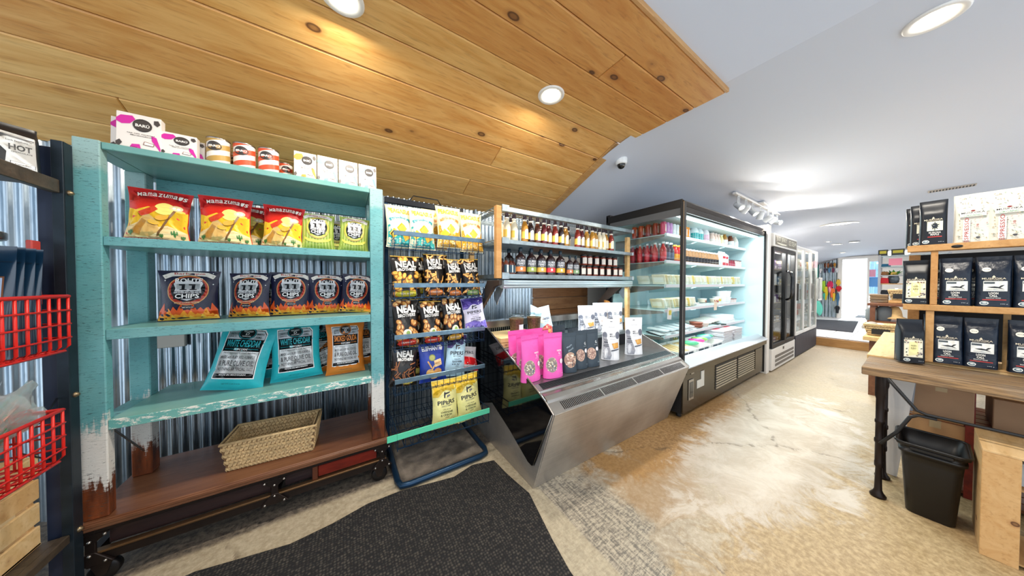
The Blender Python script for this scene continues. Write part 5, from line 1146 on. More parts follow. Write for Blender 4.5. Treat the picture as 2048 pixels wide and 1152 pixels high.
# shelf 2
zz = SHZ[1]-.016; G = 'bottles on the second cooler shelf'
rb_ = dbottle('soda_bottle', '#b01428', '#d8dce2', .031, .205, '#d23a48', .4); rbd = dbottle('soda_bottle', '#3a2a3c', '#e1e1e6', .031, .205, '#56607a', .4); rbo = dbottle('soda_bottle', '#d8262e', '#e9a21c', .031, .19, '#f0a020', .5)
for j, y in enumerate((1.45, 1.535, 1.62, 1.705, 1.79, 1.87)):
    for i, x in enumerate((2.80, 2.88, 2.96, 3.04, 3.12)):
        o_ = rb_ if i < 1 or j > 1 else (rbd if i in (1, 2) else rbo)
        inst(o_, (x, y, zz), -.5, 0, f'{"red" if o_ is rb_ else "dark" if o_ is rbd else "red and orange"} soda bottle, {ORD[i]} from the left and {ORD[j]} back, second cooler shelf', 'bottle', G)
co_ = dbottle('coffee_bottle', '#b98c62', '#e6dfd2', .032, .165, '#1d1a20', .75)
for i in range(12): inst(co_, (3.22+.083*i, 1.46, zz), -.5, 0, f'{ORD[i]} black labelled coffee bottle right of the frame, second cooler shelf', 'bottle', G)
def carton(name, w_, d_, h_, col, gable=True, band=None):
    mb = MB().box(-w_/2, w_/2, -d_/2, d_/2, 0, h_)
    if gable: mb.prism([(-d_/2,h_),(d_/2,h_),(.003,h_+.04),(-.003,h_+.04)], 'x', -w_/2, w_/2); mb.box(-w_/2, w_/2, -.002, .002, h_+.04, h_+.055)
    o = mb.build(name, ccol('carton_'+col.lstrip('#'), col, .5), None)
    if band: MB().box(-w_/2*.8, w_/2*.8, -d_/2-.001, -d_/2, h_*.1, h_*.35).box(-w_/2*.7, w_/2*.7, -d_/2-.001, -d_/2, h_*.7, h_*.9).build('printed_label', ink(band), o, world=False)
    return o
inst(carton('milk_carton', .095,.095,.15,'#f1f2f4',True,'#c9203a'), (4.30,1.47,zz), -.1, 0, 'left white gable carton with red print on the second cooler shelf', 'carton', G)
inst(bpy.data.objects['milk_carton'], (4.42,1.48,zz), -.1, 0, 'right white gable carton with red print on the second cooler shelf', 'carton', G)
yg = dbottle('yogurt_jar', '#8c2034', '#3a2430', .036, .105, '#b23a50', .85); yg2 = dbottle('yogurt_jar', '#d8c4bc', '#4a3038', .036, .105, '#e6d8d0', .85)
for i in range(6): inst(yg if i < 3 else yg2, (4.52+.082*i, 1.46, zz), 0, 0, f'{ORD[i]} small {"dark red" if i < 3 else "pale pink"} yogurt jar from the left on the second cooler shelf', 'jar', G)
# shelf 3 + 4: leaning packs of cheese
def slab(name, w_, h_, t_, col, lab='#efe7d2'):
    o = MB().prism([(-h_*.0,0),(t_,0),(t_,h_),(0,h_*.96)], 'x', -w_/2, w_/2).build(name, ccol('slab_'+col.lstrip('#'), col, .4), None, bevel=.003)
    MB().box(-w_*.36, w_*.36, -.0012, -.0002, h_*.25, h_*.72).build('label', ink(lab), o, world=False); return o
sl1 = [slab('cheese_pack', .13, .115, .012, c, l_) for c, l_ in (('#efe7cf','#f8f5ea'),('#f6f2e6','#eadfb8'),('#edd07c','#f8f2dc'),('#e0cda4','#f3ead2'))]
rr = random.Random(4)
for k, (zs, nn, x0, x1, wd) in enumerate(((SHZ[2]-.016, 38, 2.84, 4.94, 'middle'), (SHZ[3]-.016, 16, 2.84, 3.52, 'fourth'))):
    for i in range(nn):
        x = x0+(x1-x0)*i/(nn-1); kind = 3 if (k == 1 and i < 9 and i % 3 == 0) or (k == 0 and i < 6 and i % 2) else (2 if i % 7 == 5 else (1 if i % 2 else 0))
        o_ = inst(sl1[kind], (x, 1.50+.02*rr.random(), zs+.012), -1.45, .48+.1*rr.random(), f'{ORD[i]} leaning cheese pack from the left on the {wd} cooler shelf', 'cheese', f'cheese packs on the {wd} cooler shelf')
sl1b = slab('cheese_pack', .13, .105, .012, '#f0ecdf')
for i in range(14):
    inst(sl1b, (2.88+.145*i, 1.70, SHZ[2]-.004), -1.45, .5, f'{ORD[i]} cheese pack in the rear row of the middle cooler shelf', 'cheese', 'cheese packs on the middle cooler shelf')
def flatpack(name, w_, d_, h_, col, lab): 
    o = MB().box(-w_/2, w_/2, -d_/2, d_/2, 0, h_).build(name, ccol('pack_'+col.lstrip('#'), col, .35), None, bevel=.003)
    MB().box(-w_*.38, w_*.38, -d_*.38, d_*.38, h_+.0003, h_+.0012).build('label', ink(lab), o, world=False); return o
def tubp(name, r, h, col, lidc, lab=None):
    o = MB().lathe([(r*.86,0),(r,h)], 20).build(name, ccol('tub_'+col.lstrip('#'), col, .4)); MB().lathe([(r*1.04,h),(r*1.05,h+.008),(0,h+.009)], 20).build('lid', ccol('lid_'+lidc.lstrip('#'), lidc, .4), o, world=False)
    if lab: MB().add([((r*.97+.001)*math.sin(a), -(r*.97+.001)*math.cos(a), z) for a in [-1.2,-.6,0,.6,1.2] for z in (h*.45,h*.85)], [(2*i,2*i+2,2*i+3,2*i+1) for i in range(4)], 0, True).build('label', ink(lab), o, world=False)
    return o
z4 = SHZ[3]-.016; G = 'tubs and packs on the fourth cooler shelf'
fp = flatpack('deli_pack', .14, .12, .014, '#eef0ee', '#c9b27c')
for i, (x, z_, n_) in enumerate(((3.56,0,'bottom'),(3.57,.016,'second'),(3.55,.032,'top'))): inst(fp, (x, 1.49, z4+z_), .1*i, 0, f'flat deli pack, {n_} of the small pile right of the cheese on the fourth shelf', 'package', G)
fpg = flatpack('deli_pack', .15, .12, .03, '#dfe6e2', '#1f4a44')
for i in range(3): inst(fpg, (3.72+.16*i, 1.50, z4), 0, 0, f'{ORD[i]} green labelled deli tray from the left on the fourth cooler shelf', 'package', G)
t1 = tubp('dip_tub', .05, .07, '#e9dcc6', '#f2efe8', '#a33a2a'); t2 = tubp('dip_tub', .05, .09, '#f3f1ea', '#f2efe8', '#d8c23a'); t3 = tubp('yogurt_tub', .065, .075, '#f4f5f6', '#f6f7f8'); t4 = tubp('dip_tub', .035, .05, '#f0d8d4', '#7a4a4c')
inst(t1, (4.13,1.47,z4), 0, 0, 'cream dip tub with red dots on the fourth cooler shelf', 'tub', G)
inst(t2, (4.27,1.49,z4), 0, 0, 'white tub with yellow label on the fourth cooler shelf', 'tub', G)
inst(t1, (4.00,1.56,z4), .8, 0, 'cream dip tub behind the green labelled trays', 'tub', G)
for i, (x, z_) in enumerate(((4.44,0),(4.44,.086),(4.58,0),(4.58,.086))): inst(t3, (x, 1.50, z4+z_), 0, 0, f'large white yogurt tub, {["lower left","upper left","lower right","upper right"][i]} of the stack of four', 'tub', G)
for i, x in enumerate((4.70,4.79)): inst(t4, (x, 1.47, z4), 0, 0, f'{["left","right"][i]} small pale pink tub at the end of the fourth cooler shelf', 'tub', G)
tag(MB().prism([(-.04,-.06),(.04,-.06),(.04,.05),(-.04,.05)], 'y', 0, .002).build('price_card', ink('#e3cdb8')), 'tan price card hanging from the fourth cooler shelf', 'card'); bpy.data.objects['price_card'].location = (3.95, 1.392, z4)
o_ = tag(MB().prism([(-.05,-.09),(.03,-.10),(.05,.02),(-.04,.03)], 'y', 0, .002).build('price_card', ink('#e9e3e6')), 'white price card with yellow tag hanging at the left of the fourth cooler shelf', 'card'); o_.location = (2.83, 1.392, z4)
MB().box(-.02,.03,-.0015,-.0002,-.05,.0).build('tag', ink('#d9c24a'), o_, world=False)
z5 = SHZ[4]-.016; G = 'packs on the fifth cooler shelf'
fw_ = flatpack('fish_pack', .10, .20, .012, '#26292e', '#e4e8ea'); fw2 = flatpack('fish_pack', .10, .2, .012, '#dfe6ea', '#f6f7f7')
for i in range(9):
    inst(fw_ if i % 2 == 0 else fw2, (2.82+.10*i, 1.52, z5+.002), -.25, .10, f'{ORD[i]} flat fish pack from the left on the fifth cooler shelf', 'package', G)
for i in range(5): inst(fw2, (2.90+.15*i, 1.55, z5+.038), .2-.15*i, .08, f'{ORD[i]} white pack lying on top of the fish packs, fifth shelf', 'package', G)
inst(tubp('spread_tub', .07, .035, '#8c4a34', '#a55a42'), (3.66, 1.49, z5+.03), 0, 0, 'upper reddish brown round tub on the fifth cooler shelf', 'tub', G)
inst(tubp('spread_tub', .07, .03, '#8c4a34', '#a55a42'), (3.67, 1.49, z5), 0, 0, 'lower reddish brown round tub on the fifth cooler shelf', 'tub', G)
inst(tubp('spread_tub', .06, .05, '#e2cfc4', '#eadcd2'), (3.83, 1.48, z5), 0, 0, 'pale pink round tub beside the brown tubs on the fifth shelf', 'tub', G)
wp = flatpack('deli_pack', .09, .20, .02, '#f1e9d8', '#f7f3ea')
for i in range(7): inst(wp, (3.80+.085*i, 1.58, z5+.02+.004*i), -.3, .12, f'{ORD[i]} cream deli pack in the slanting row on the fifth cooler shelf', 'package', G)
for i in range(2): inst(carton('white_box', .34,.26,.05,'#f3f4f6',False), (4.50+.03*i, 1.56+.02*i, z5+.052*i), -.12, 0, f'{["lower","upper"][i]} large flat white box on the fifth cooler shelf', 'box', G)
inst(flatpack('deli_pack', .10, .18, .016, '#12302e', '#1c4a44'), (4.22,1.47,z5), -.3, 0, 'dark green flat pack in front of the white boxes', 'package', G)
# deck
zd = .521; G = 'goods on the cooler deck'
tray = empty('cardboard_tray', (3.0, 1.45, zd), 'left cardboard tray filled with brown slabs on the cooler deck', 'tray', G)
tm_ = MB().box(-.17,.17,-.15,.15,0,.004).box(-.17,.17,-.15,-.146,0,.07).box(-.17,.17,.146,.15,0,.09).box(-.17,-.166,-.15,.15,0,.08).box(.166,.17,-.15,.15,0,.08).build('body', WHT, tray, world=False)
MB().box(-.10,.02,-.1515,-.1502,.015,.055).box(.04,.14,-.1515,-.1502,.015,.055).build('printed_label', ink('#3a4650'), tray, world=False)
tr2 = copy_tree(tray); put(tr2, (3.37,1.45,zd), 0, 0, 'middle cardboard tray with tubes on the cooler deck', 'tray', G)
tr3 = copy_tree(tray); put(tr3, (3.74,1.45,zd), 0, 0, 'right cardboard tray with tubs on the cooler deck', 'tray', G)
brn = flatpack('butter_pack', .065, .24, .05, '#b8935c', '#c9a774')
for i in range(5): inst(brn, (2.87+.068*i, 1.45, zd+.012), 0, .16, f'{ORD[i]} brown paper slab from the left in the left cardboard tray', 'package', G)
for i in range(2): inst(brn, (3.26+.068*i, 1.45, zd+.012), 0, .16, f'{["left","right"][i]} brown paper slab in the middle cardboard tray', 'package', G)
def tube_(name, col): return MB().lathe([(.0,0),(.02,.004),(.027,.02),(.027,.13),(.02,.15),(.004,.17)], 14).build(name, ccol('tube_'+col.lstrip('#'), col, .4))
for i, (c, x, n_) in enumerate((('#5cc28c',3.44,'mint green'),('#e2489c',3.60,'magenta'),('#86c85a',3.68,'lime green'),('#7fa9b8',3.80,'grey blue'),('#4aa882',3.84,'sea green'))):
    o_ = inst(tube_('food_tube', c), (x, 1.55, zd+.055+.01*i), .4, 1.45, f'{n_} food tube lying in the trays on the cooler deck', 'tube', G)
inst(t3, (3.95,1.50,zd), 0, 0, 'white tub between the trays and the red stack on the deck', 'tub', G)
inst(t2, (3.66,1.75,zd), 0, 0, 'white tub at the rear of the cooler deck', 'tub', G); inst(t3, (3.52,1.80,zd), 0, 0, 'large white tub at the rear left of the cooler deck', 'tub', G)
rpk = flatpack('frozen_pack', .28, .22, .016, '#cfc6c8', '#a8333c')
for j in range(2):
    for i in range(9): inst(rpk, (4.25+.35*j+.01*math.sin(i*2), 1.46, zd+.018*i), .03*math.sin(i*3), 0, f'{ORD[i]} pack from the bottom of the {["left","right"][j]} red and white stack', 'package', 'stacked red and white packs')

# ---------------- white pillar panel + two door drinks cooler ----------------
pp = tag(MB().box(5.085, 5.20, 1.17, 2.1, 0, 2.14).build('trim_1', WHT, None, bevel=.004), kind='structure')
dc = empty('drinks_cooler', (5.85, 1.55, 0), 'black and white two door drinks cooler with printed header sign', 'refrigerator')
DX0, DX1, DY = 5.24, 6.50, 1.15
MB().box(DX0, DX1, 1.22, 2.05, .02, 1.84).build('shell', BLKM, dc) if False else None
MB().box(DX0, DX0+.03, DY+.06, 2.05, .02, 2.0).box(DX1-.03, DX1, DY+.06, 2.05, .02, 2.0).box(DX0, DX1, 2.02, 2.05, .02, 2.0).box(DX0, DX1, DY+.06, 2.05, 1.83, 2.0).box(DX0+.03, DX1-.03, DY+.06, 2.02, .32, .36).build('shell', mat('cooler_inner', '#3a3d42', .5), dc)
MB().box(DX0, DX1+.02, DY-.005, DY+.35, 1.845, 2.035).build('header_box', WHT, dc, bevel=.006)
MB().box(DX0+.05, DX0+.66, DY-.009, DY-.006, 1.87, 2.01).box(DX0+.69, DX1-.02, DY-.009, DY-.006, 1.87, 2.01).build('header_sign', ink('#77705f'), dc)
hm = MB()
for s2, x0, x1, zc, hh in (('JUST JERKY', DX0+.09, DX0+.63, 1.955, .075), ('ICE CREAM', DX0+.74, DX1-.07, 1.945, .075)):
    vs, fs = text2d(s2); hm.add([((x0+x1)/2+x*(x1-x0), DY-.0105, zc+y*hh) for x, y in vs], fs, 0)
hm.prism([(DX0+.10,1.905),(DX0+.62,1.905),(DX0+.60,1.885),(DX0+.36,1.878),(DX0+.14,1.89)], 'y', DY-.0108, DY-.0095)
hm.build('header_lettering', ink('#f0ecd8'), dc)
for k, (x0, x1) in enumerate(((DX0+.005, DX0+.70), (DX0+.705, DX1-.005))):
    fr_ = MB().box(x0, x0+.045, DY, DY+.05, .345, 1.835).box(x1-.045, x1, DY, DY+.05, .345, 1.835).box(x0+.045, x1-.045, DY, DY+.05, 1.785, 1.835).box(x0+.045, x1-.045, DY, DY+.05, .345, .40).build('door', BLKM, dc, bevel=.003)
    MB().box(x0+.045, x1-.045, DY+.02, DY+.026, .40, 1.785).build('pane', GLASSD, fr_)
    xh = x1-.03 if k == 0 else x0+.03
    MB().tube([(xh,DY,1.50),(xh,DY-.05,1.47),(xh,DY-.065,1.38),(xh,DY-.065,1.16),(xh,DY-.05,1.07),(xh,DY,1.04)], .014, 8).build('handle', BLK, fr_)
gp = MB().box(DX0, DX1+.03, DY, DY+.06, .02, .335).box(DX0, DX0+.02, DY+.06, 2.0, .02, .335).build('base_grille', WHT, dc, bevel=.003)
for i in range(3): MB().prism([(DX0+.16,.06+.062*i),(DX1-.05,.06+.062*i),(DX1-.05,.10+.062*i),(DX0+.16,.10+.062*i)], 'y', DY-.003, DY-.0005).build('louver_strip', mat('louver_shadow', '#6f6a66', .5), gp)  # flat grey strips; the shade between louvers is put into their colour
MB().box(5.80, 5.86, DY-.004, DY-.0005, .27, .31).build('badge', ink('#3a3a3c'), gp)
for zz_ in (.70, 1.0, 1.28, 1.53): MB().box(DX0+.04, DX1-.04, DY+.055, 1.95, zz_-.008, zz_).build('shelf', mat('shelf_wood_tone', '#b39a78', .5), dc)
area_lamp('cooler_light', (5.87, DY+.10, 1.80), 1.1, 40, (1,.95,.88), (-.5,0,0), .04)  # interior fill light, added so the packages show behind the glass
pal = ['#c9a878','#4a4258','#23252c','#e0d6c8','#6b4a80','#8a6a4a','#d8c23a','#e8e4e0','#3a6a8a']
G = 'packages in the two door drinks cooler'
proto = [carton('frozen_box', .12, .12, .10, c, False, '#e9e4da') for c in pal]
rr = random.Random(2)
for r_, zz_ in enumerate((.362, .70, 1.0, 1.28, 1.53)):
    for i in range(7): inst(proto[rr.randrange(9)], (DX0+.14+.16*i, DY+.135, zz_+.001), rr.uniform(-.15,.15), 0, f'{ORD[i]} package from the left on the {["lowest","second lowest","middle","second highest","highest"][r_]} drinks cooler shelf', 'package', G, 0, (1,1,rr.uniform(.7,1.7)))
# ---------------- white glass door cabinet ----------------
wcb = empty('glass_cabinet', (7.45, 1.5, 0), 'long white framed glass door cabinet on a dark beadboard base', 'cabinet')
WX0, WX1, WY = 6.62, 8.33, 1.16
bb = MB().box(WX0, WX1, WY+.005, 2.0, .01, .37).build('base', mat('beadboard_charcoal', '#3b3a44', .6), wcb)
for i in range(17): MB().prism([(WX0+.1*i+.004,.02),(WX0+.1*i+.096,.02),(WX0+.1*i+.096,.36),(WX0+.1*i+.004,.36)], 'y', WY-.003, WY+.005).build('bead_board', _M['beadboard_charcoal'], bb, bevel=.002)
MB().box(WX0, WX1, 1.95, 1.98, .38, 1.94).box(WX0, WX1, WY+.03, 1.98, 1.93, 1.96).box(WX0, WX1, WY+.03, 1.98, .372, .40).build('carcass', WHT, wcb)
for k in range(3):
    x0 = WX0+.57*k; x1 = x0+.565
    d_ = MB().box(x0, x0+.05, WY, WY+.03, .385, 1.955).box(x1-.05, x1, WY, WY+.03, .385, 1.955).box(x0+.05, x1-.05, WY, WY+.03, 1.905, 1.955).box(x0+.05, x1-.05, WY, WY+.03, .385, .44).build('door', WHT, wcb, bevel=.003)
    MB().box(x0+.05, x1-.05, WY+.012, WY+.017, .44, 1.905).build('pane', GLASS, d_)
    MB().box(x0+.02, x0+.03, WY-.03, WY, 1.0, 1.30).build('handle', STEEL, d_, bevel=.002)
for zz_ in (.72, 1.0, 1.28, 1.58): MB().box(WX0+.02, WX1-.02, WY+.035, 1.94, zz_-.012, zz_).build('shelf', WHT, wcb)
G = 'goods behind the white glass doors'
wpal = [carton('gift_box', .11, .11, .10, c, False, '#f0ece4') for c in ('#7a8a8c','#b98a3a','#c9b8a0','#d4574a','#3f5a5c','#e6e2da')]
for r_, zz_ in enumerate((.402, .72, 1.0, 1.28, 1.58)):
    for i in range(9): inst(wpal[rr.randrange(6)], (WX0+.12+.18*i, WY+.11, zz_+.001), rr.uniform(-.2,.2), 0, f'{ORD[i]} box from the left on the {["lowest","second lowest","middle","second highest","highest"][r_]} glass cabinet shelf', 'box', G, 0, (1,1,rr.uniform(.8,1.9)))
tag(MB().box(8.0, 8.28, WY-.006, WY-.003, 1.62, 1.76).build('pink_notice', ink('#f0a8b0')), 'pink paper notice taped to the last glass cabinet door', 'notice')
area_lamp('glass_cabinet_fill', (7.47, WY+.09, 1.92), 1.5, 12, (1,.97,.92), (-.4,0,0), .03)  # added fill that brightens the boxes behind the white doors
# white wall rack leaning frame beside the cabinet
wr_ = MB()
for xx in (8.02, 8.22, 8.36): wr_.box(xx, xx+.02, WY-.06, WY-.045, .95, 1.42)
for zz_ in (.96, 1.40): wr_.box(8.02, 8.38, WY-.0605, WY-.0445, zz_, zz_+.02)
tag(wr_.box(8.02,8.04,WY-.046,WY-.008,1.40,1.42).build('towel_frame', WHT, None), 'small white wire frame fixed in front of the last glass cabinet door', 'frame')
# ---------------- right side: table, coffee shelf ----------------
tbl = empty('display_table', (3.6, -.4, 0), 'reclaimed barn wood table with black iron pipe legs', 'table')
for i, (a, b_) in enumerate(((2.68,2.79),(2.792,2.90),(2.902,3.10))):
    MB().box(a, b_, -1.7, .187, .742 if i == 0 else .745, .79).build('plank', BARN, tbl, bevel=.004)
MB().box(3.105, 4.70, -.9, .195, .765, .80).build('pale_top', PALE, tbl, bevel=.003)
def pipe_leg(x, y, xs_=0, ys=0):
    r = .022; z0 = 0
    prof = [(.0,0),(.036,.0),(.038,.012),(.024,.03),(.018,.045),(.017,.18),(.024,.19),(.024,.215),(.022,.22),(.022,.33),(.027,.335),(.027,.355),(.022,.36),(.022,.45),(.026,.455),(.026,.47),(.022,.475),(.022,.60),(.028,.62),(.028,.742)]
    prof = [(a*.72 if b > .05 else a*.85, b) for a, b in prof]
    o = MB().lathe(prof, 14).build('leg', IRON, tbl); o.location = Vector((x, y, 0)) - tbl.location; return o
pipe_leg(2.73, .12); pipe_leg(3.02, .118); pipe_leg(4.5, .1); pipe_leg(2.73, -1.5)
br = MB().tube([(2.68,.095,.745),(2.68,.03,.64),(2.68,.0,.592),(2.68,-.03,.580),(2.68,-1.4,.580)], .008, 8).build('brace', BLKM, tbl)
MB().tube([(2.682,.115,.345),(2.682,.06,.44),(2.682,.02,.545),(2.682,-.005,.565),(2.682,-.06,.566)], .008, 8).build('brace', BLKM, tbl)
# shelf unit on the table facing the camera
sh = empty('coffee_shelf', (3.1, -.4, .80), 'pine shelf unit filled with navy coffee bags standing on the table', 'shelf')
XS = 3.06
k_ = XS/2.7
def YY(v): return v*XS/2.72
MB().box(3.105, 3.36, -1.4, .03, .801, .812).build('base_board', LUMBER, sh, bevel=.002)
for z0, z1, ya in ((1.131,1.168,.058),(1.500,1.540,.048)):
    s_ = MB().box(XS-.01, XS+.06, -1.4, ya, z0, z1).box(XS+.062, XS+.35, -1.4, ya, z1-.018, z1).build('shelf_board', LUMBER, sh, bevel=.003)
MB().box(XS, XS+.035, -.050, -.022, .813, 1.13).build('post', LUMBER, sh, bevel=.002)
MB().box(XS, XS+.035, -.058, -.034, 1.169, 1.499).build('post', LUMBER, sh, bevel=.002)
MB().box(XS+.30, XS+.35, .0, .045, .813, 1.499).build('post', LUMBER, sh, bevel=.002)
MB().box(XS+.02, XS+.10, .01, .055, .813, 1.13).build('post', LUMBER, sh, bevel=.002) if False else None
MB().box(XS+.352, XS+.36, -1.4, .0, .813, 1.499).build('back_panel', BLKM, sh)
for i, y_ in enumerate((-.26, -.52)): MB().box(XS+.10, XS+.12, y_-.02, y_+.0, .813, 1.13).build('divider', LUMBER, sh)
MB().lathe([(.0,0),(.018,.001),(.018,.003),(0,.0035)], 14).build('knot', BLKM, sh).location = (0,0,0)
kn = [o for o in sh.children if o.name.startswith('knot')][0]; kn.rotation_euler = (0, -PI/2, 0); kn.location = Vector((XS-.0105, -.115, 1.52)) - sh.location; kn.scale = (.5, 1, 1)
CF = 'coffee bags on the pine shelf'; rzf = -PI/2   # facing -X
def cf(o, y0, y1, z, label, x=XS+.045, rz=rzf, sc=None, roll=0): 
    return inst(o, (x, (YY(y0)+YY(y1))/2, z), rz, -.02, label, 'coffee bag', CF, roll, sc)
cf(cf_maple, -.080, .011, 1.541, 'navy coffee bag with maple leaf picture on the top shelf', sc=(1,1,.97))
cf(cf_maple, -.025, .022, 1.541, 'navy coffee bag turned sideways behind the maple leaf bag', x=XS+.12, sc=(.9,1,.95))
cf(cf_maple, .000, .036, 1.541, 'leftmost navy coffee bag on the top shelf', x=XS+.17, sc=(.8,1,.93))
cf(cf_esp, -.186, -.097, 1.541, 'left cream espresso bag with speckled print on the top shelf', sc=(.90,1,1.0))
cf(cf_esp, -.270, -.188, 1.541, 'right cream espresso bag with speckled print on the top shelf', sc=(.90,1,1.0))
cf(cf_esp, -.36, -.28, 1.541, 'cream espresso bag cut off at the right edge of the photo', sc=(.90,1,1.0))
cf(cf_patt, -.030, .055, 1.169, 'navy coffee bag with patterned cream label left of the upper post', x=XS+.05)
cf(cf_loon, -.145, -.058, 1.169, 'first navy coffee bag right of the post on the middle shelf')
cf(cf_loon, -.240, -.157, 1.169, 'second navy coffee bag right of the post on the middle shelf')
cf(cf_loon, -.33, -.25, 1.169, 'navy coffee bag at the right photo edge on the middle shelf')
cf(cf_loon, -.11, -.02, 1.169, 'navy coffee bag in the second row on the middle shelf', x=XS+.15)
cf(cf_loon, -.20, -.12, 1.169, 'navy coffee bag deeper in the second row on the middle shelf', x=XS+.15)
cf(cf_loon, -.126, -.045, .813, 'first navy coffee bag right of the post on the lowest shelf', roll=-.02)
cf(cf_loon, -.214, -.130, .813, 'second navy coffee bag right of the post on the lowest shelf')
cf(cf_loon, -.325, -.240, .813, 'navy coffee bag at the right photo edge on the lowest shelf')
cf(cf_loon, -.10, -.02, .813, 'navy coffee bag in the second row on the lowest shelf', x=XS+.16)
o = cf(cf_patt, -.015, .07, .801, 'teal and navy coffee bag standing alone on the table at the left of the shelf', x=3.04, rz=rzf+.35, sc=(1,1.2,.97))
# things under the table
def cbox(name, x0, x1, y0, y1, z0, z1, m, label, flap=False):
    r_ = empty(name, ((x0+x1)/2, (y0+y1)/2, z0), label, 'box')
    MB().box(x0, x1, y0, y1, z0, z1).build('body', m, r_, bevel=.003)
    MB().box(x0-.0015, x0-.0005, (y0+y1)/2-.02, (y0+y1)/2+.02, z1-.05, z1).box(x0, x1, (y0+y1)/2-.02, (y0+y1)/2+.02, z1+.0005, z1+.0015).build('tape', mat('packing_tape', '#b9a27c', .25), r_)
    if flap: MB().prism([(x0-.05,z1+.03),(x0+.0,z1),(x0+.008,z1+.003),(x0-.045,z1+.036)], 'y', y0+.01, y1-.01).build('flap', CARDL, r_)
    return r_
sup = empty('storage_rack', (3.4, -.3, 0), 'dark slatted wooden storage rack beneath the table holding boxes', 'rack')
for zz_ in (.02, .22, .43):
    for i in range(5): MB().box(3.16+.10*i, 3.25+.10*i, -1.3, .03, zz_, zz_+.018).build('slat', REDW if zz_ > .2 else DARKW, sup, bevel=.002)
for (xx, yy) in ((3.15,-.19),(3.62,-.19),(3.62,0.0),(3.15,-1.28),(3.62,-1.28)): MB().box(xx, xx+.03, yy, yy+.03, 0, .70).build('post', REDW, sup)
cbox('cardboard_box', 3.14, 3.55, -.185, .022, .449, .672, CARD, 'large brown cardboard box high under the table')
cbox('cardboard_box', 3.17, 3.55, -.165, .035, .239, .428, CARDL, 'flat topped cardboard box below the large brown box', True)
cbox('cardboard_box', 3.16, 3.5, -.60, -.235, .239, .40, CARD, 'cardboard box behind the pine crate', True)
cbox('cardboard_box', 3.17, 3.5, -.58, -.24, .449, .63, CARD, 'dark cardboard box up against the table top at the right edge')
bd = MB(); bd.prism([(.125,.0),(.065,.0),(.0,.735),(.11,.735)], 'x', 3.11, 3.125)
tag(bd.build('white_board', mat('melamine', '#d6d3d0', .5), None, bevel=.002), 'tall white board leaning under the table next to the iron leg', 'board')
gb = MB().prism([(.13,.45),(.115,.735),(.0,.735),(.015,.45)], 'x', 3.128, 3.14)
tag(gb.build('perforated_board', mat('grey_panel', '#a8adb5', .6), None), 'grey perforated panel behind the white board', 'panel')
# bin
bn = empty('waste_bin', (2.80, -.045, 0), 'black rectangular plastic waste bin on the floor under the table', 'bin')
def rect_ring(x0, x1, y0, y1, r, z, n=5):
    out = []
    for cx, cy, a0 in ((x1-r,y1-r,0),(x0+r,y1-r,PI/2),(x0+r,y0+r,PI),(x1-r,y0+r,3*PI/2)):
        for i in range(n+1): a = a0+PI/2*i/n; out.append((cx+r*math.cos(a), cy+r*math.sin(a), z))
    return out
def loft(rings, mi=0, cap0=True, cap1=False):
    mb = MB(); n = len(rings[0]); vs = [p for r_ in rings for p in r_]; fs = []
    for j in range(len(rings)-1):
        for i in range(n): fs.append((j*n+i, j*n+(i+1)%n, (j+1)*n+(i+1)%n, (j+1)*n+i))
    if cap0: fs.append(tuple(range(n))[::-1])
    if cap1: fs.append(tuple(range((len(rings)-1)*n, len(rings)*n)))
    mb.add(vs, fs, mi, True); return mb
rg = []
for z_, e_ in ((0,0),(.004,.004),(.30,.022),(.345,.026),(.346,.034),(.36,.035),(.361,.028),(.385,.030),(.386,.042),(.402,.043)):
    rg.append(rect_ring(2.70-e_, 2.90+e_, -.118-e_*.9, .024+e_*.9, .03, z_))
for z_, e_ in ((.402,.032),(.30,.015),(.012,-.006)): rg.append(rect_ring(2.70-e_, 2.90+e_, -.118-e_*.9, .024+e_*.9, .027, z_))
bo = loft(rg, cap0=True, cap1=True).build('body', BLKP, bn)
MB().tube(rect_ring(2.655, 2.945, -.158, .064, .035, .402), .006, 6, closed=True).build('rim', BLKP, bn)
MB().box(2.654, 2.664, -.11, .02, .372, .388).build('handle_lip', BLKP, bn, bevel=.003)
# pine crate (front right) made of slats
def slat_crate(name, x0, x1, y0, y1, z0, z1, label, orient='v', face='x-', top=True, n=5, gap=.02, mt=None):
    r_ = empty(name, ((x0+x1)/2, (y0+y1)/2, z0), label, 'crate'); mt = mt or CRATE
    for (xx, yy) in ((x0+.008,y0+.008),(x1-.033,y0+.008),(x0+.008,y1-.033),(x1-.033,y1-.033)): MB().box(xx, xx+.025, yy, yy+.025, z0+.01, z1-.012).build('corner_post', mt, r_, bevel=.002)
    if orient == 'v':
        wd = (y1-y0-(n-1)*gap)/n
        for i in range(n):
            a = y1-(wd+gap)*i; MB().box(x0, x0+.0078, a-wd, a, z0, z1).build('slat', mt, r_, bevel=.0015)
        MB().box(x0+.009, x1, y1-.0078, y1, z0, z1).build('end_board', mt, r_, bevel=.0015)
        if top: MB().box(x0, x1, y0, y1, z1+.0005, z1+.012).build('top_board', mt, r_, bevel=.0015)
    else:
        ht = (z1-z0-(n-1)*gap)/n
        for i in range(n):
            b0 = z0+(ht+gap)*i
            MB().box(x1-.009, x1, y0, y1, b0, b0+ht).build('slat', mt, r_, bevel=.0015)
            MB().box(x0, x1-.01, y1-.009, y1, b0, b0+ht).build('slat', mt, r_, bevel=.0015)
        MB().box(x0, x1, y0, y1, z0, z0+.008).build('base', mt, r_)
    MB().box(x0+.02, x1-.02, y0+.02, y1-.02, z0+.012, z0+.02).build('bottom', mt, r_)
    return r_
slat_crate('pine_crate', 2.56, 2.90, -.66, -.172, 0, .50, 'pale pine slatted crate standing upright beside the black bin', 'v', n=4, gap=.045)
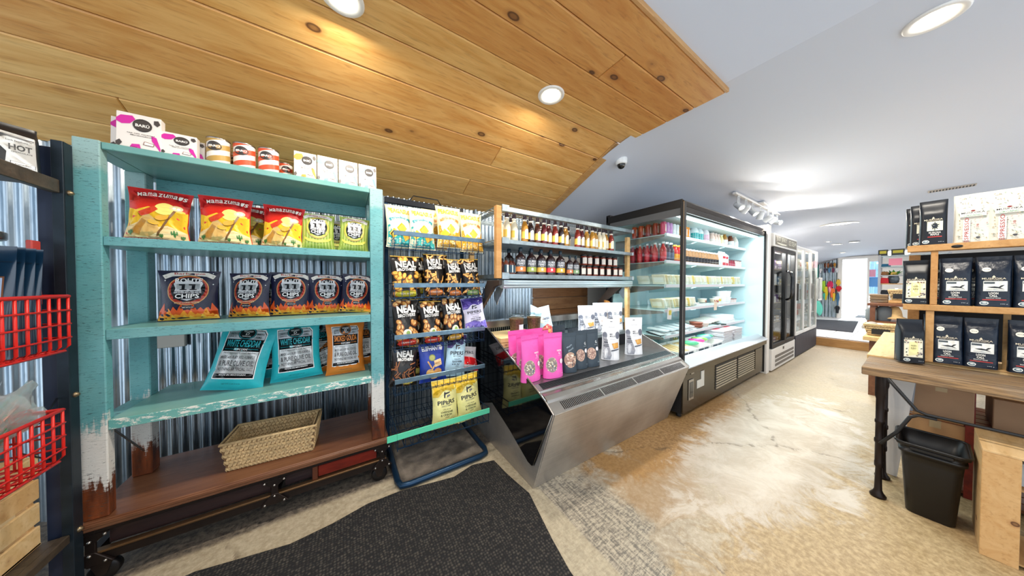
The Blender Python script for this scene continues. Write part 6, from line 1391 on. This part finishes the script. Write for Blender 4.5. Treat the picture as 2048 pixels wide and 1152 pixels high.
bpy.data.objects['pine_crate'].rotation_euler = (0, 0, 0)
tag(flatpack('paper_stack', .2, .3, .12, '#d8e4ee', '#cfd8e0'), 'pale blue paper bundle inside the pine crate', 'paper'); bpy.data.objects['paper_stack'].location = (2.74, -.35, .25)
MB().box(2.60, 2.89, -.64, -.20, .345, .355).build('inner_shelf', CRATE, bpy.data.objects['pine_crate'])
bpy.data.objects['paper_stack'].location = (2.74, -.36, .356); bpy.data.objects['paper_stack'].scale = (1, 1.1, .9)

# ---------------- deeper right: boards, baskets, grey rack ----------------
sb_ = empty('side_bench', (5.3, -.1, 0), 'rough pine bench with a woven basket on it behind the table', 'bench')
MB().box(5.05, 5.55, -.6, .35, .645, .69).build('top', LUMBER, sb_, bevel=.003)
for yy in (.25, -.5): MB().box(5.15, 5.45, yy, yy+.06, 0, .644).build('leg', DARKW, sb_)
def far_basket(loc, w_, d_, h_, label):
    b_ = woven_basket('woven_basket', w_, d_, h_, .03, rows=5, loc=loc, label=label)
    MB().box(-w_*.26, w_*.26, -d_/2-.012, -d_/2-.006, h_*.15, h_*.62).build('chalk_label', BLKM, b_, world=False); return b_
fb1 = far_basket((5.28, .235, .692), .24, .20, .13, 'woven basket with black label and green caps on the pine bench'); fb1.rotation_euler = (0,0,-PI/2)
for i in range(3):
    q = tag(MB().lathe([(.075,0),(.078,.02),(.06,.06),(.02,.085),(0,.088)], 16).build('sun_cap', mat('cap_'+['green','white','grey'][i], ['#2f8a6a','#d8e0dc','#9a8f84'][i], .7)), f'{["green","white","grey"][i]} folded cap inside the basket on the bench', 'cap'); q.location = (5.28, .20+.05*i, .735+.012*i)
tag(MB().lathe([(.09,0),(.10,.01),(.065,.03),(.055,.10),(.035,.15),(0,.155)], 18, (5.75,.17,.86)).build('straw_hat', mat('straw_hat', '#d9b077', .8, vary=.2, vscale=40)), 'tan straw hat standing behind the basket of caps', 'hat')
hs = empty('hat_shelf', (5.8, .1, 0), 'dark wooden stand behind the bench carrying bags and the straw hat', 'shelf')
MB().box(5.62, 6.1, -.5, .36, .80, .83).box(5.62,6.1,-.5,.36,1.02,1.05).build('boards', DARKW, hs, bevel=.003); MB().box(5.64, 5.68, .30, .34, 0, 1.02).box(6.04,6.08,.30,.34,0,1.02).build('legs', DARKW, hs)
tag(MB().lathe([(.05,0),(.06,.03),(.06,.15),(.03,.19),(0,.2)], 14, (5.70,.24,.832), sx=.7).build('grey_bag', mat('grey_cloth', '#4b4f54', .8)), 'dark grey cloth bag on the stand left of the straw hat', 'bag')
tag(MB().lathe([(.045,0),(.05,.03),(.05,.13),(.02,.16),(0,.165)], 14, (5.70,.33,.832), sx=.7).build('grey_bag', mat('grey_cloth2', '#6c7274', .8)), 'lighter grey cloth bag at the left end of the stand', 'bag')
# stacked wooden crates & basket higher
ws = empty('stacked_crates', (6.0, .2, 1.05), 'weathered wooden crate pile left of the upper basket', 'crate')
for i in range(3):
    for j in range(2): MB().box(5.9+.09*j, 5.985+.09*j, .22, .36, 1.055+.034*i, 1.085+.034*i).build('slat', BARN, ws, bevel=.002)
tag(MB().box(5.86, 6.06, .06, .215, 1.052, 1.085).build('wooden_tray', LUMBER, None, bevel=.003), 'pale wooden tray beneath the upper woven basket', 'tray')
fb2 = far_basket((5.96, .145, 1.087), .15, .16, .13, 'small woven basket with black label on the wooden tray'); fb2.rotation_euler = (0,0,-PI/2)
q = dbottle('white_bottle', '#f2f2ee', '#f6f6f4', .022, .09, None, .5); put(q, (5.96,.16,1.15), 0, 0, 'white pump bottle standing in the upper woven basket', 'bottle')
# grey rack with plant and clothes
gr = empty('grey_rack', (7.7, .1, 0), 'grey metal rack near the far doorway holding a plant and clothes', 'rack')
for (xx, yy) in ((7.6,.36),(7.6,-.25),(7.95,.36),(7.95,-.25)): MB().box(xx-.004, xx+.018, yy, yy+.026, 0, 1.778).build('upright', mat('grey_post', '#a9aab0', .4), gr)
for zz_ in (1.12, 1.30, 1.44, 1.58, 1.765): MB().box(7.6, 7.97, -.25, .382, zz_-.015, zz_).build('shelf', GALV if zz_ > 1.5 else LUMBER if zz_ == 1.30 else _M['grey_post'], gr, bevel=.002)
pot = empty('potted_plant', (7.7, .24, 1.30), 'green leafy plant in a glass pot on the grey rack', 'plant')
MB().lathe([(.035,0),(.055,.02),(.06,.08),(.05,.12),(.052,.125)], 16).build('pot', mat('dark_glass_pot', '#49545a', .15), pot, world=False)
lf_ = MB(); rr = random.Random(8)
for i in range(60):
    a = rr.uniform(0, 2*PI); L = rr.uniform(.05,.14); z_ = .12+rr.uniform(0,.09); p = Vector((0,0,.12)); tip = Vector((math.cos(a)*L, math.sin(a)*L, z_+.02)); mid = tip*.6+Vector((0,0,.05)); sd = Vector((-math.sin(a), math.cos(a), 0))*.014
    lf_.add([p, mid+sd, tip, mid-sd], [(0,1,2,3)], 0)
tag(lf_.build('foliage', mat('leaf_green', '#3f8a3a', .5), pot, world=False), kind='stuff')
for i, (c, y0, y1, z0, h_, n_) in enumerate((('#b8232c',.28,.365,1.301,.10,'red folded sweater'),('#1d1f26',.27,.36,1.121,.07,'black folded clothes'),('#c23038',.15,.25,1.121,.05,'small red folded shirt'),('#8a5a34',.28,.36,1.441,.06,'brown leather goods'),('#c9a04a',.20,.27,1.441,.05,'amber folded cloth'),('#2a6a8a',.27,.36,1.581,.05,'blue folded cloth'))):
    tag(MB().prism([(y0,z0),(y1,z0),(y1-.008,z0+h_),(y0+.006,z0+h_*.9)], 'x', 7.62, 7.85).build('folded_clothes', mat('cloth_'+c.lstrip('#'), c, .85), None, bevel=.01, seg=2), f'{n_} on the grey rack', 'clothes')
tag(MB().box(7.595, 7.599, .16, .285, 1.60, 1.71).build('pink_sign', ink('#f08aa0')), 'pink paper sign hanging on the grey rack', 'sign')
for i, (y0, y1) in enumerate(((.295,.39),(.14,.265))):
    q = tag(MB().box(7.62, 7.78, y0, y1, 1.766, 1.865).build('tin_box', ink('#23241f'), None, bevel=.003), f'{["left","right"][i]} black and yellow box on top of the grey rack', 'box')
    MB().box(7.618, 7.6195, y0+.015, y1-.015, 1.80, 1.845).build('printed_label', ink('#c9b82a'), q)
def bulb(y): 
    o_ = tag(MB().lathe([(.0,0),(.02,.006),(.032,.03),(.02,.055),(.012,.07)], 14).build('globe_bulb', mat('bulb_glow', '#ffffff', .3, emit='#fff6dc', es=12)), 'glowing globe bulb between the boxes on top of the grey rack' if y > .2 else 'glowing globe bulb at the right end of the grey rack top', 'bulb'); o_.location = (7.66, y, 1.768); return o_
bulb(.28); bulb(.12)
# ---------------- far end wall goods ----------------
XW = 13.34
def fx(v): return v*XW/12.9
def fz(v): return CAMZ+(v-CAMZ)*XW/12.9
FGp = 'goods hanging on the far corrugated wall'
def rag(name, y0, y1, z0, z1, col, label, cat='clothes', seed=0, bump=.03):
    y0, y1, z0, z1 = fx(y0), fx(y1), fz(z0), fz(z1); mb = MB(); nu, nv_ = 6, 10; vs = []; rr2 = random.Random(seed)
    for j in range(nv_+1):
        v = j/nv_; wv = .55+.45*math.sin(PI*min(1, .15+v)) ; wv *= 1+.15*math.sin(v*9+seed)
        for i in range(nu+1):
            u = i/nu-.5; vs.append((XW-.02-bump*(1-4*u*u)*(.6+.4*math.sin(v*7+seed+u*6)), (y0+y1)/2-u*(y1-y0)*wv, z1-(z1-z0)*v))
    F = [(j*(nu+1)+i, (j+1)*(nu+1)+i, (j+1)*(nu+1)+i+1, j*(nu+1)+i+1) for j in range(nv_) for i in range(nu)]
    mb.add(vs, F, 0, True); mb.add([(XW-.012, p[1], p[2]) for p in vs], [f[::-1] for f in F], 0, True)
    o_ = mb.build(name, mat('rag_'+col.lstrip('#'), col, .8)); MB().box(XW-.03, XW-.0, (y0+y1)/2-.006, (y0+y1)/2+.006, z1-.01, z1+.03).build('hook', DKMET, o_); return tag(o_, label, cat, FGp)
rag('life_vest', 1.68,1.74,.95,1.38,'#2fae8e','sea green swim wear hanging left on the far wall',seed=1)
rag('life_vest', 1.62,1.70,1.05,1.38,'#9ccb3a','lime green vest hanging on the far wall',seed=2)
rag('life_vest', 1.57,1.65,.78,1.20,'#d9c42e','yellow vest hanging low on the far wall',seed=3)
rag('life_vest', 1.60,1.67,.80,1.0,'#4ab8a4','turquoise vest below the lime one on the far wall',seed=4)
rag('life_vest', 1.47,1.58,1.02,1.37,'#d22a5c','magenta and red vest hanging on the far wall',seed=5)
rag('life_vest', 1.43,1.53,.86,1.15,'#e8743a','orange vest hanging below the magenta one',seed=6)
rag('life_vest', 1.42,1.48,.75,1.0,'#e3c23a','yellow strap hanging at the right of the vests',seed=7)
rag('life_vest', 1.50,1.56,1.0,1.2,'#f0b8c8','pale pink cloth in front of the magenta vest',seed=8,bump=.06)
rag('float_ring', 1.32,1.41,1.22,1.42,'#e2b83a','yellow and blue float hanging by the door jamb',seed=9)
rag('float_ring', 1.30,1.41,1.05,1.22,'#c2202e','red float with white band hanging by the door jamb',seed=10)
rag('net_bag', 1.34,1.40,.62,1.0,'#3f6c90','blue net bag hanging under the red float',seed=11)
rag('net_bag', 1.33,1.42,.38,.60,'#20242a','black bag hanging lowest by the door jamb',seed=12)
for i, (y0, c) in enumerate(((1.66,'#7a4a34'),(1.60,'#9a5a34'),(1.54,'#5a3a2a'),(1.47,'#b8802c'))): rag('small_goods', y0-.05, y0, 1.80, 1.94, c, f'{ORD[i]} brown item from the left in the top hanging row, far wall', 'goods', 20+i)
for i, (y0, c) in enumerate(((1.76,'#e6e6ea'),(1.66,'#4a4458'),(1.58,'#5a8ab0'),(1.50,'#7a3a54'),(1.43,'#d8dce2'))): rag('small_goods', y0-.06, y0, 1.64, 1.78, c, f'{ORD[i]} item from the left in the second hanging row, far wall', 'goods', 30+i)
pd = empty('paddle', (XW-.1, fx(1.78), .19), 'turquoise paddle board standing in the left corner of the far wall', 'paddle')
MB().tube([(XW-.06, fx(1.80), .6),(XW-.05, fx(1.79), fz(1.90))], .022, 8).build('shaft', mat('teal_plastic', '#1fa08c', .35), pd)
q = loft([[(XW-.08+.02*math.cos(a), fx(1.77-.05*t)+(.02+.075*math.sin(PI*min(1,t*.9+.08)))*math.sin(a), .72-.48*t) for a in [2*PI*i/14 for i in range(14)]] for t in [k/8 for k in range(9)]], cap1=True).build('blade', mat('turquoise_blade', '#6fe0cc', .3), pd)
tag(MB().tube([(XW-.10, fx(1.84), .20),(XW-.07, fx(1.86), 1.75)], .03, 8).build('dark_pole', DKMET), 'dark pole leaning in the corner left of the paddle', 'pole')
# ---------------- left shelving unit with red baskets ----------------
lu = empty('metal_shelving', (-1.2, 1.5, 0), 'dark steel and wood shelving unit with bolted posts at the left edge', 'shelving')
DK = mat('steel_dark_green', '#24303a', .45, .5, vary=.3, vscale=20)
MB().box(-.962, -.935, 1.832, 1.838, .0, 1.862).box(-.940, -.935, 1.838, 1.878, .0, 1.862).build('post', DK, lu, bevel=.001)
MB().box(-.962, -.935, .90, .906, 0, 1.862).box(-.940,-.935,.86,.90,0,1.862).build('post', DK, lu, bevel=.001)
MB().box(-1.66, -1.62, 1.832, 1.878, 0, 1.86).build('post', DK, lu)
MB().box(-1.0, -.963, 1.842, 1.87, .0, 1.835).build('inner_post', mat('post_navy', '#15233c', .5), lu, bevel=.002)
GW = pine_mat('grey_wood', '#3b3a37', '#5a5650', '#22201e', knots=False)
for z0, z1 in ((1.655,1.708),(.255,.29)):
    s_ = MB().box(-.966, -.942, .91, 1.831, z0, z1).build('side_rail', GW, lu, bevel=.003)
    for i in range(4): MB().box(-1.62+.165*i, -1.46+.165*i, .91, 1.831, z1-.03, z1-.002).build('board', GW, lu, bevel=.002)
MB().box(-1.62, -.99, .91, 1.831, 1.20, 1.218).build('board', GW, lu, bevel=.002)
MB().box(-1.62, -.99, .91, 1.831, .76, .778).build('board', GW, lu, bevel=.002)
for zz_ in (1.665, .845, .285):
    q = MB().lathe([(.011,0),(.011,.003),(.008,.006),(.006,.010),(0,.011)], 12).build('bolt', mat('bolt_brass', '#8a7a60', .35, .8), lu, world=False); q.location = Vector((-.935, 1.858, zz_)) - lu.location; q.rotation_euler = (0, PI/2, 0)
MB().wire((-.97,1.83,.60),(-.97,1.70,.70), .003).wire((-.965,1.835,.845),(-.90,1.68,.84), .003).build('basket_hook', DKMET, lu)
def red_basket(z0, z1, y0, y1, label, dz=0):
    o_ = empty('wire_basket', (-.92, (y0+y1)/2, z0), label, 'basket', 'red wire baskets'); XA, XB = -1.30, -.86
    fr_ = MB().tube([(XA,y0,z1),(XB,y0,z1),(XB,y1,z1),(XA,y1,z1)], .0065, 8, closed=True).tube([(XA,y0,z0),(XB-.01,y0,z0),(XB-.01,y1,z0),(XA,y1,z0)], .0045, 8, closed=True).build('rim', RED, o_)
    n = int((y1-y0)/.036); mb = MB()
    for i in range(n+1):
        y = y0+(y1-y0)*i/n; mb.tube([(XB,y,z1),(XB,y,z0+.02),(XB-.015,y,z0),(XB-.10,y,z0-.002)], .0038, 6)
        mb.wire((XB-.02,y,z0-.002),(XA,y,z0-.002), .003)
    mb.build('upright_wires', RED, o_)
    mb = MB()
    for k in range(1, 4): zz_ = z0+(z1-z0)*k/4; mb.tube([(XA,y0,zz_),(XB+.004,y0,zz_),(XB+.004,y1,zz_),(XA,y1,zz_)], .0035, 6, closed=True)
    for i in range(8): x = XB-.04-.055*i; mb.wire((x,y1,z1),(x,y1,z0), .003); mb.wire((x,y0,z0),(x,y1,z0), .003)
    mb.build('cross_wires', RED, o_); return o_
red_basket(1.052, 1.253, .95, 1.69, 'upper red wire basket holding navy jerky pouches at the left edge')
red_basket(.660, .846, .95, 1.655, 'lower red wire basket full of clear plastic bags at the left edge')
jk = make_bag('jerky_pouch', 'pouch', .16, .27, .05, mat('foil_blueblack', '#12304a', .22, 0, .7, coat=.5, vary=.2), [R(0,.50,.80,.46,'#7a5238'), R(0,.50,.76,.435,'#a9c6ea'), T('\u2022 \u25c6 \u2022',0,.68,.2,.02,'#c23040'), T('JERKY',0,.575,.66,.075,'#b3263a'), T('THE ORIGINAL',0,.50,.6,.02,'#3a4aa0'), T('STRAIGHT FROM\nTHE PRAIRIES',0,.42,.6,.07,'#2f3f9a'), R(0,.86,.94,.006,'#0a1c2c'), R(0,.16,.7,.12,'#c9ccd2')], 40)
GJ = 'jerky pouches in the upper red basket'
for i, (x, y) in enumerate(((-.975,1.655),(-.97,1.62),(-.97,1.585),(-.965,1.55),(-.97,1.46),(-.97,1.38))):
    inst(jk, (x, y, 1.06), .05, -.03, f'{ORD[i] if i < 4 else ["fifth","sixth"][i-4]} navy jerky pouch with pale blue label in the upper red basket', 'pouch', GJ, 0, (1,1,1.33))
# glass jar and peppermill like thing on the inner board
jr_ = empty('glass_jar', (-1.10, 1.745, 1.219), 'large glass jar with silver lid on the shelf above the upper basket', 'jar')
MB().lathe([(.07,0),(.085,.01),(.085,.20),(.075,.225),(.075,.235)], 24).build('body', GLASS, jr_, world=False)
MB().lathe([(.07,.012),(.078,.02),(.078,.17),(0,.18)], 20).build('sweets', mat('jar_sweets', '#8d6a58', .6, vary=.6, vscale=70), jr_, world=False)
MB().lathe([(.080,.235),(.083,.24),(.083,.262),(.078,.266),(0,.267)], 24).build('lid', STEEL, jr_, world=False)
tag(MB().box(-.985, -.97, 1.765, 1.80, 1.219, 1.46).build('red_tag', ink('#b8403a'), None, bevel=.003), 'small red and white bottle top beside the glass jar', 'bottle')
# HOT coffee bag on the top shelf
hot = make_bag('coffee_bag', 'brick', .115, .185, .08, mat('foil_navyblack', '#10161f', .35, 0, .6), [PG([(-.20,.02),(.42,.02),(.42,.74),(-.40,.80),(-.34,.5),(-.16,.34)], '#dfe6ea'), PG([(-.30,.72),(.30,.68),(.30,.64),(-.28,.675)], '#3a4148'), T('Luck Brothers',.04,.60,.40,.035,'#30363c'), T('HOT',.10,.46,.44,.13,'#22282e'), T('CHOCOLATE',.12,.36,.4,.03,'#30363c'), PG([(-.1,.16),(.36,.13),(.36,.05),(-.1,.07)], '#30363c'), PG([(-.09,.155),(.35,.125),(.35,.055),(-.09,.075)], '#eef2f4'), T('Canadian',.13,.10,.3,.03,'#30363c')], 41)
hot.scale = (.85,.85,.9); put(hot, (-1.01, 1.775, 1.709), PI/2-.85, -.06, 'dark folded bag with white HOT label on the top left shelf', 'chocolate bag')
PLAS = glass_mat('clear_plastic', (.97,.98,.98), .30)
_nt = PLAS.node_tree; _g = [n for n in _nt.nodes if n.type == 'BSDF_GLOSSY'][0]; _g.inputs['Roughness'].default_value = .12
_d = _nt.nodes.new('ShaderNodeBsdfTranslucent'); _d2 = _nt.nodes.new('ShaderNodeBsdfDiffuse'); _a = _nt.nodes.new('ShaderNodeAddShader'); _m = _nt.nodes.new('ShaderNodeMixShader'); _m.inputs[0].default_value = .16
_o = [n for n in _nt.nodes if n.type == 'OUTPUT_MATERIAL'][0]; _x = [n for n in _nt.nodes if n.type == 'MIX_SHADER' and n is not _m][0]
_d.inputs[0].default_value = (.5,.5,.5,1); _d2.inputs[0].default_value = (.7,.72,.72,1); _nt.links.new(_d.outputs[0], _a.inputs[0]); _nt.links.new(_d2.outputs[0], _a.inputs[1]); _nt.links.new(_x.outputs[0], _m.inputs[1]); _nt.links.new(_a.outputs[0], _m.inputs[2]); _nt.links.new(_m.outputs[0], _o.inputs[0])
GP = 'clear bags in the lower red basket'
rr = random.Random(12)
def plastic_bag(i, label):
    o_ = empty('plastic_bag', (-.95, 1.3, .7), label, 'bag', GP); mb = MB(); nu, nv_ = 8, 12; vs = []
    for side in (1, -1):
        for j in range(nv_+1):
            v = j/nv_
            for k in range(nu+1):
                u = k/nu-.5; t = .028*(1-4*u*u)*math.sin(PI*min(1, v*1.05))**.6
                vs.append((side*t*(1+.5*noise.noise(Vector((u*8,v*8,i*3))))+.014*noise.noise(Vector((u*5,v*7,i)))+.012*math.sin(v*11+i+u*5), u*.20*(1+.15*math.sin(v*6+i))+.006*noise.noise(Vector((u*9,v*9,i))), v*.34+.01*math.sin(u*14+i)))
    n1 = (nu+1)*(nv_+1); F = [(j*(nu+1)+k, j*(nu+1)+k+1, (j+1)*(nu+1)+k+1, (j+1)*(nu+1)+k) for j in range(nv_) for k in range(nu)]
    mb.add(vs, F+[tuple(n1+q for q in f[::-1]) for f in F], 0, True); mb.build('film', PLAS, o_, world=False)
    st = MB(); 
    for s_i in range(26):
        y = rr.uniform(-.06,.06); x = rr.uniform(-.012,.012); a = rr.uniform(-.25,.25); st.wire((x, y, .04), (x+.01*a, y+.12*a, .26+rr.uniform(-.04,.02)), .0045, s_i % 2)
    tag(st.build('liquorice_sticks', [mat('stick_brown', '#c4988a', .5), mat('stick_green', '#5f9a6a', .6)], o_, world=False), kind='stuff')
    return o_
for i, (y, z_, rz_, rx_) in enumerate(((1.60,.72,0,-.9),(1.55,.70,.1,-.75),(1.48,.70,-.1,-.7),(1.42,.70,.1,-.8),(1.35,.70,0,-.7),(1.50,.76,.2,-1.0))):
    q = plastic_bag(i, f'clear plastic bag of thin sticks, {["nearest the post","second from the post","third from the post","fourth from the post","fifth from the post","lying on top of the others"][i]}')
    q.location = (-1.02+.02*i, y-.12, z_-.03); q.rotation_euler = (rx_, .25, rz_)
# slatted crate at the bottom
slat_crate('wooden_crate', -1.40, -1.0, 1.35, 1.818, .292, .64, 'yellow pine slatted crate under the lower red basket', 'h', n=4, gap=.016)
slat_crate('wooden_crate', -1.38, -1.02, 1.40, 1.80, .0, .22, 'pine crate on the floor under the left shelving', 'h', n=3, gap=.016)
# pale boards standing behind, seen between baskets
for i, (y, m_) in enumerate(((1.70,WHT),(1.76,mat('board_grey', '#8c9398', .6)),(1.62,LUMBER))):
    tag(MB().box(-1.30, -1.285, y, y+.055, .78, 1.19).build('standing_board', m_, None, bevel=.002), f'{["white","grey","tan"][i]} narrow board standing behind the red baskets', 'board')

# ---------------- ceiling fixtures ----------------
GLOW = mat('lamp_glow', '#ffffff', .4, emit='#fff3d8', es=14)
def downlight(x, y, z, r, label, tilt=0):
    o_ = empty('ceiling_light', (x, y, z), label, 'light', 'round ceiling lights')
    MB().lathe([(r,0),(r*1.0,-.004),(r*.93,-.010),(r*.70,-.006),(r*.66,.0)], 32).build('trim_ring', mat('fixture_white', '#f2f0ec', .35), o_, world=False)
    MB().lathe([(r*.68,-.004),(r*.4,-.007),(0,-.008)], 24).build('diffuser', GLOW, o_, world=False); return o_
downlight(1.135, 1.305, 2.520, .085, 'round downlight in the wooden ceiling near its right edge')
downlight(.0, 1.345, 2.520, .085, 'round downlight in the wooden ceiling at the top of the photo')
downlight(2.34, -.02, 2.544, .09, 'large round light in the white ceiling at the top right')
downlight(8.6, .93, 2.518, .28, 'wide round light in the white ceiling before the platform')
downlight(10.4, 1.32, 2.365, .10, 'round light above the platform, left of the pair')
downlight(10.9, 1.20, 2.33, .10, 'round light above the platform, right of the pair')
downlight(10.75, .90, 2.34, .09, 'round light above the platform nearest the doorway side')
downlight(12.4, 1.25, 2.215, .07, 'small round light just before the far wall')
downlight(12.0, .05, 2.245, .09, 'small round light above the grey rack')
# dome camera
dm = empty('security_camera', (2.22, 1.545, 2.49), 'white dome security camera under the ceiling beside the wood edge', 'camera')
MB().lathe([(.045,.03),(.052,.02),(.052,-.045),(.046,-.060),(.040,-.062)], 24).build('housing', WHTM, dm, world=False)
MB().lathe([(.036,-.058),(.035,-.075),(.026,-.092),(.012,-.100),(0,-.102)], 20).build('dome', BLK, dm, world=False)
MB().lathe([(.0,.0),(.014,.001),(.014,.004),(0,.005)], 10, (0,0,0)).build('lens', STEEL, dm, world=False).location = (-.01,-.03,-.09)
# ceiling vent
vn = empty('ceiling_vent', (6.6, -.2, 2.54), 'narrow slotted white air vent in the ceiling above the coffee bags', 'vent')
MB().box(6.53, 6.67, -.36, -.04, 2.522, 2.528).build('frame', mat('vent_beige', '#c9bfb4', .6), vn, bevel=.002)
for i in range(14): MB().box(6.55, 6.65, -.35+.022*i, -.338+.022*i, 2.5205, 2.5215).build('slot', BLKM, vn)
# track lights
tk = empty('track_light', (5.3, 1.33, 2.52), 'white ceiling track with swivel spotlights above the coolers', 'light')
MB().box(4.30, 6.30, 1.305, 1.345, 2.470, 2.497).build('track', WHT, tk, bevel=.003)
MB().box(5.15, 5.35, 1.24, 1.31, 2.475, 2.498).build('feed_box', WHT, tk, bevel=.003)
heads = [(4.45,(-.3,-.7,-.7),True),(4.72,(.3,.6,-.5),False),(5.0,(-.2,-.6,-.75),True),(5.35,(.5,.4,-.7),False),(5.7,(.3,.8,-.5),False),(5.95,(-.1,.7,-.6),False),(6.2,(-.3,-.8,-.35),True)]
for x, d_, on in heads:
    a_ = MB().wire((x-.028,1.325,2.47),(x-.028,1.325,2.36), .006).wire((x+.028,1.325,2.47),(x+.028,1.325,2.36), .006).wire((x-.03,1.325,2.465),(x+.03,1.325,2.465), .006).build('yoke', WHTM, tk)
    dv = Vector(d_).normalized(); q = MB().lathe([(0,-.06),(.028,-.058),(.036,-.03),(.040,.05),(.044,.055),(.036,.056)], 18).build('spot_head', WHTM, a_, world=False)
    q.rotation_mode = 'QUATERNION'; q.rotation_quaternion = Vector((0,0,1)).rotation_difference(dv); q.location = Vector((x, 1.325, 2.34)) - tk.location - a_.location
    if not on: MB().lathe([(.034,.05),(.02,.035),(0,.03)], 14).build('reflector', DKMET, q, world=False)
    b2 = MB().lathe([(.036,.052),(.02,.058),(0,.060)], 16).build('lamp_face', GLOW if on else STEEL, q, world=False)
sp = area_lamp('track_spot', (6.25, 1.20, 2.36), .07, 14, WARM, (0,0,0)); sp.rotation_mode = 'QUATERNION'; sp.rotation_quaternion = Vector((0,0,-1)).rotation_difference(Vector((-.75,-.9,.12)).normalized())
for x in (4.45, 5.0): 
    s2 = area_lamp('track_spot', (x-.03, 1.26, 2.29), .06, 10, WARM); s2.rotation_mode = 'QUATERNION'; s2.rotation_quaternion = Vector((0,0,-1)).rotation_difference(Vector((-.3,-.7,-.7)).normalized())
bpy.context.view_layer.update()
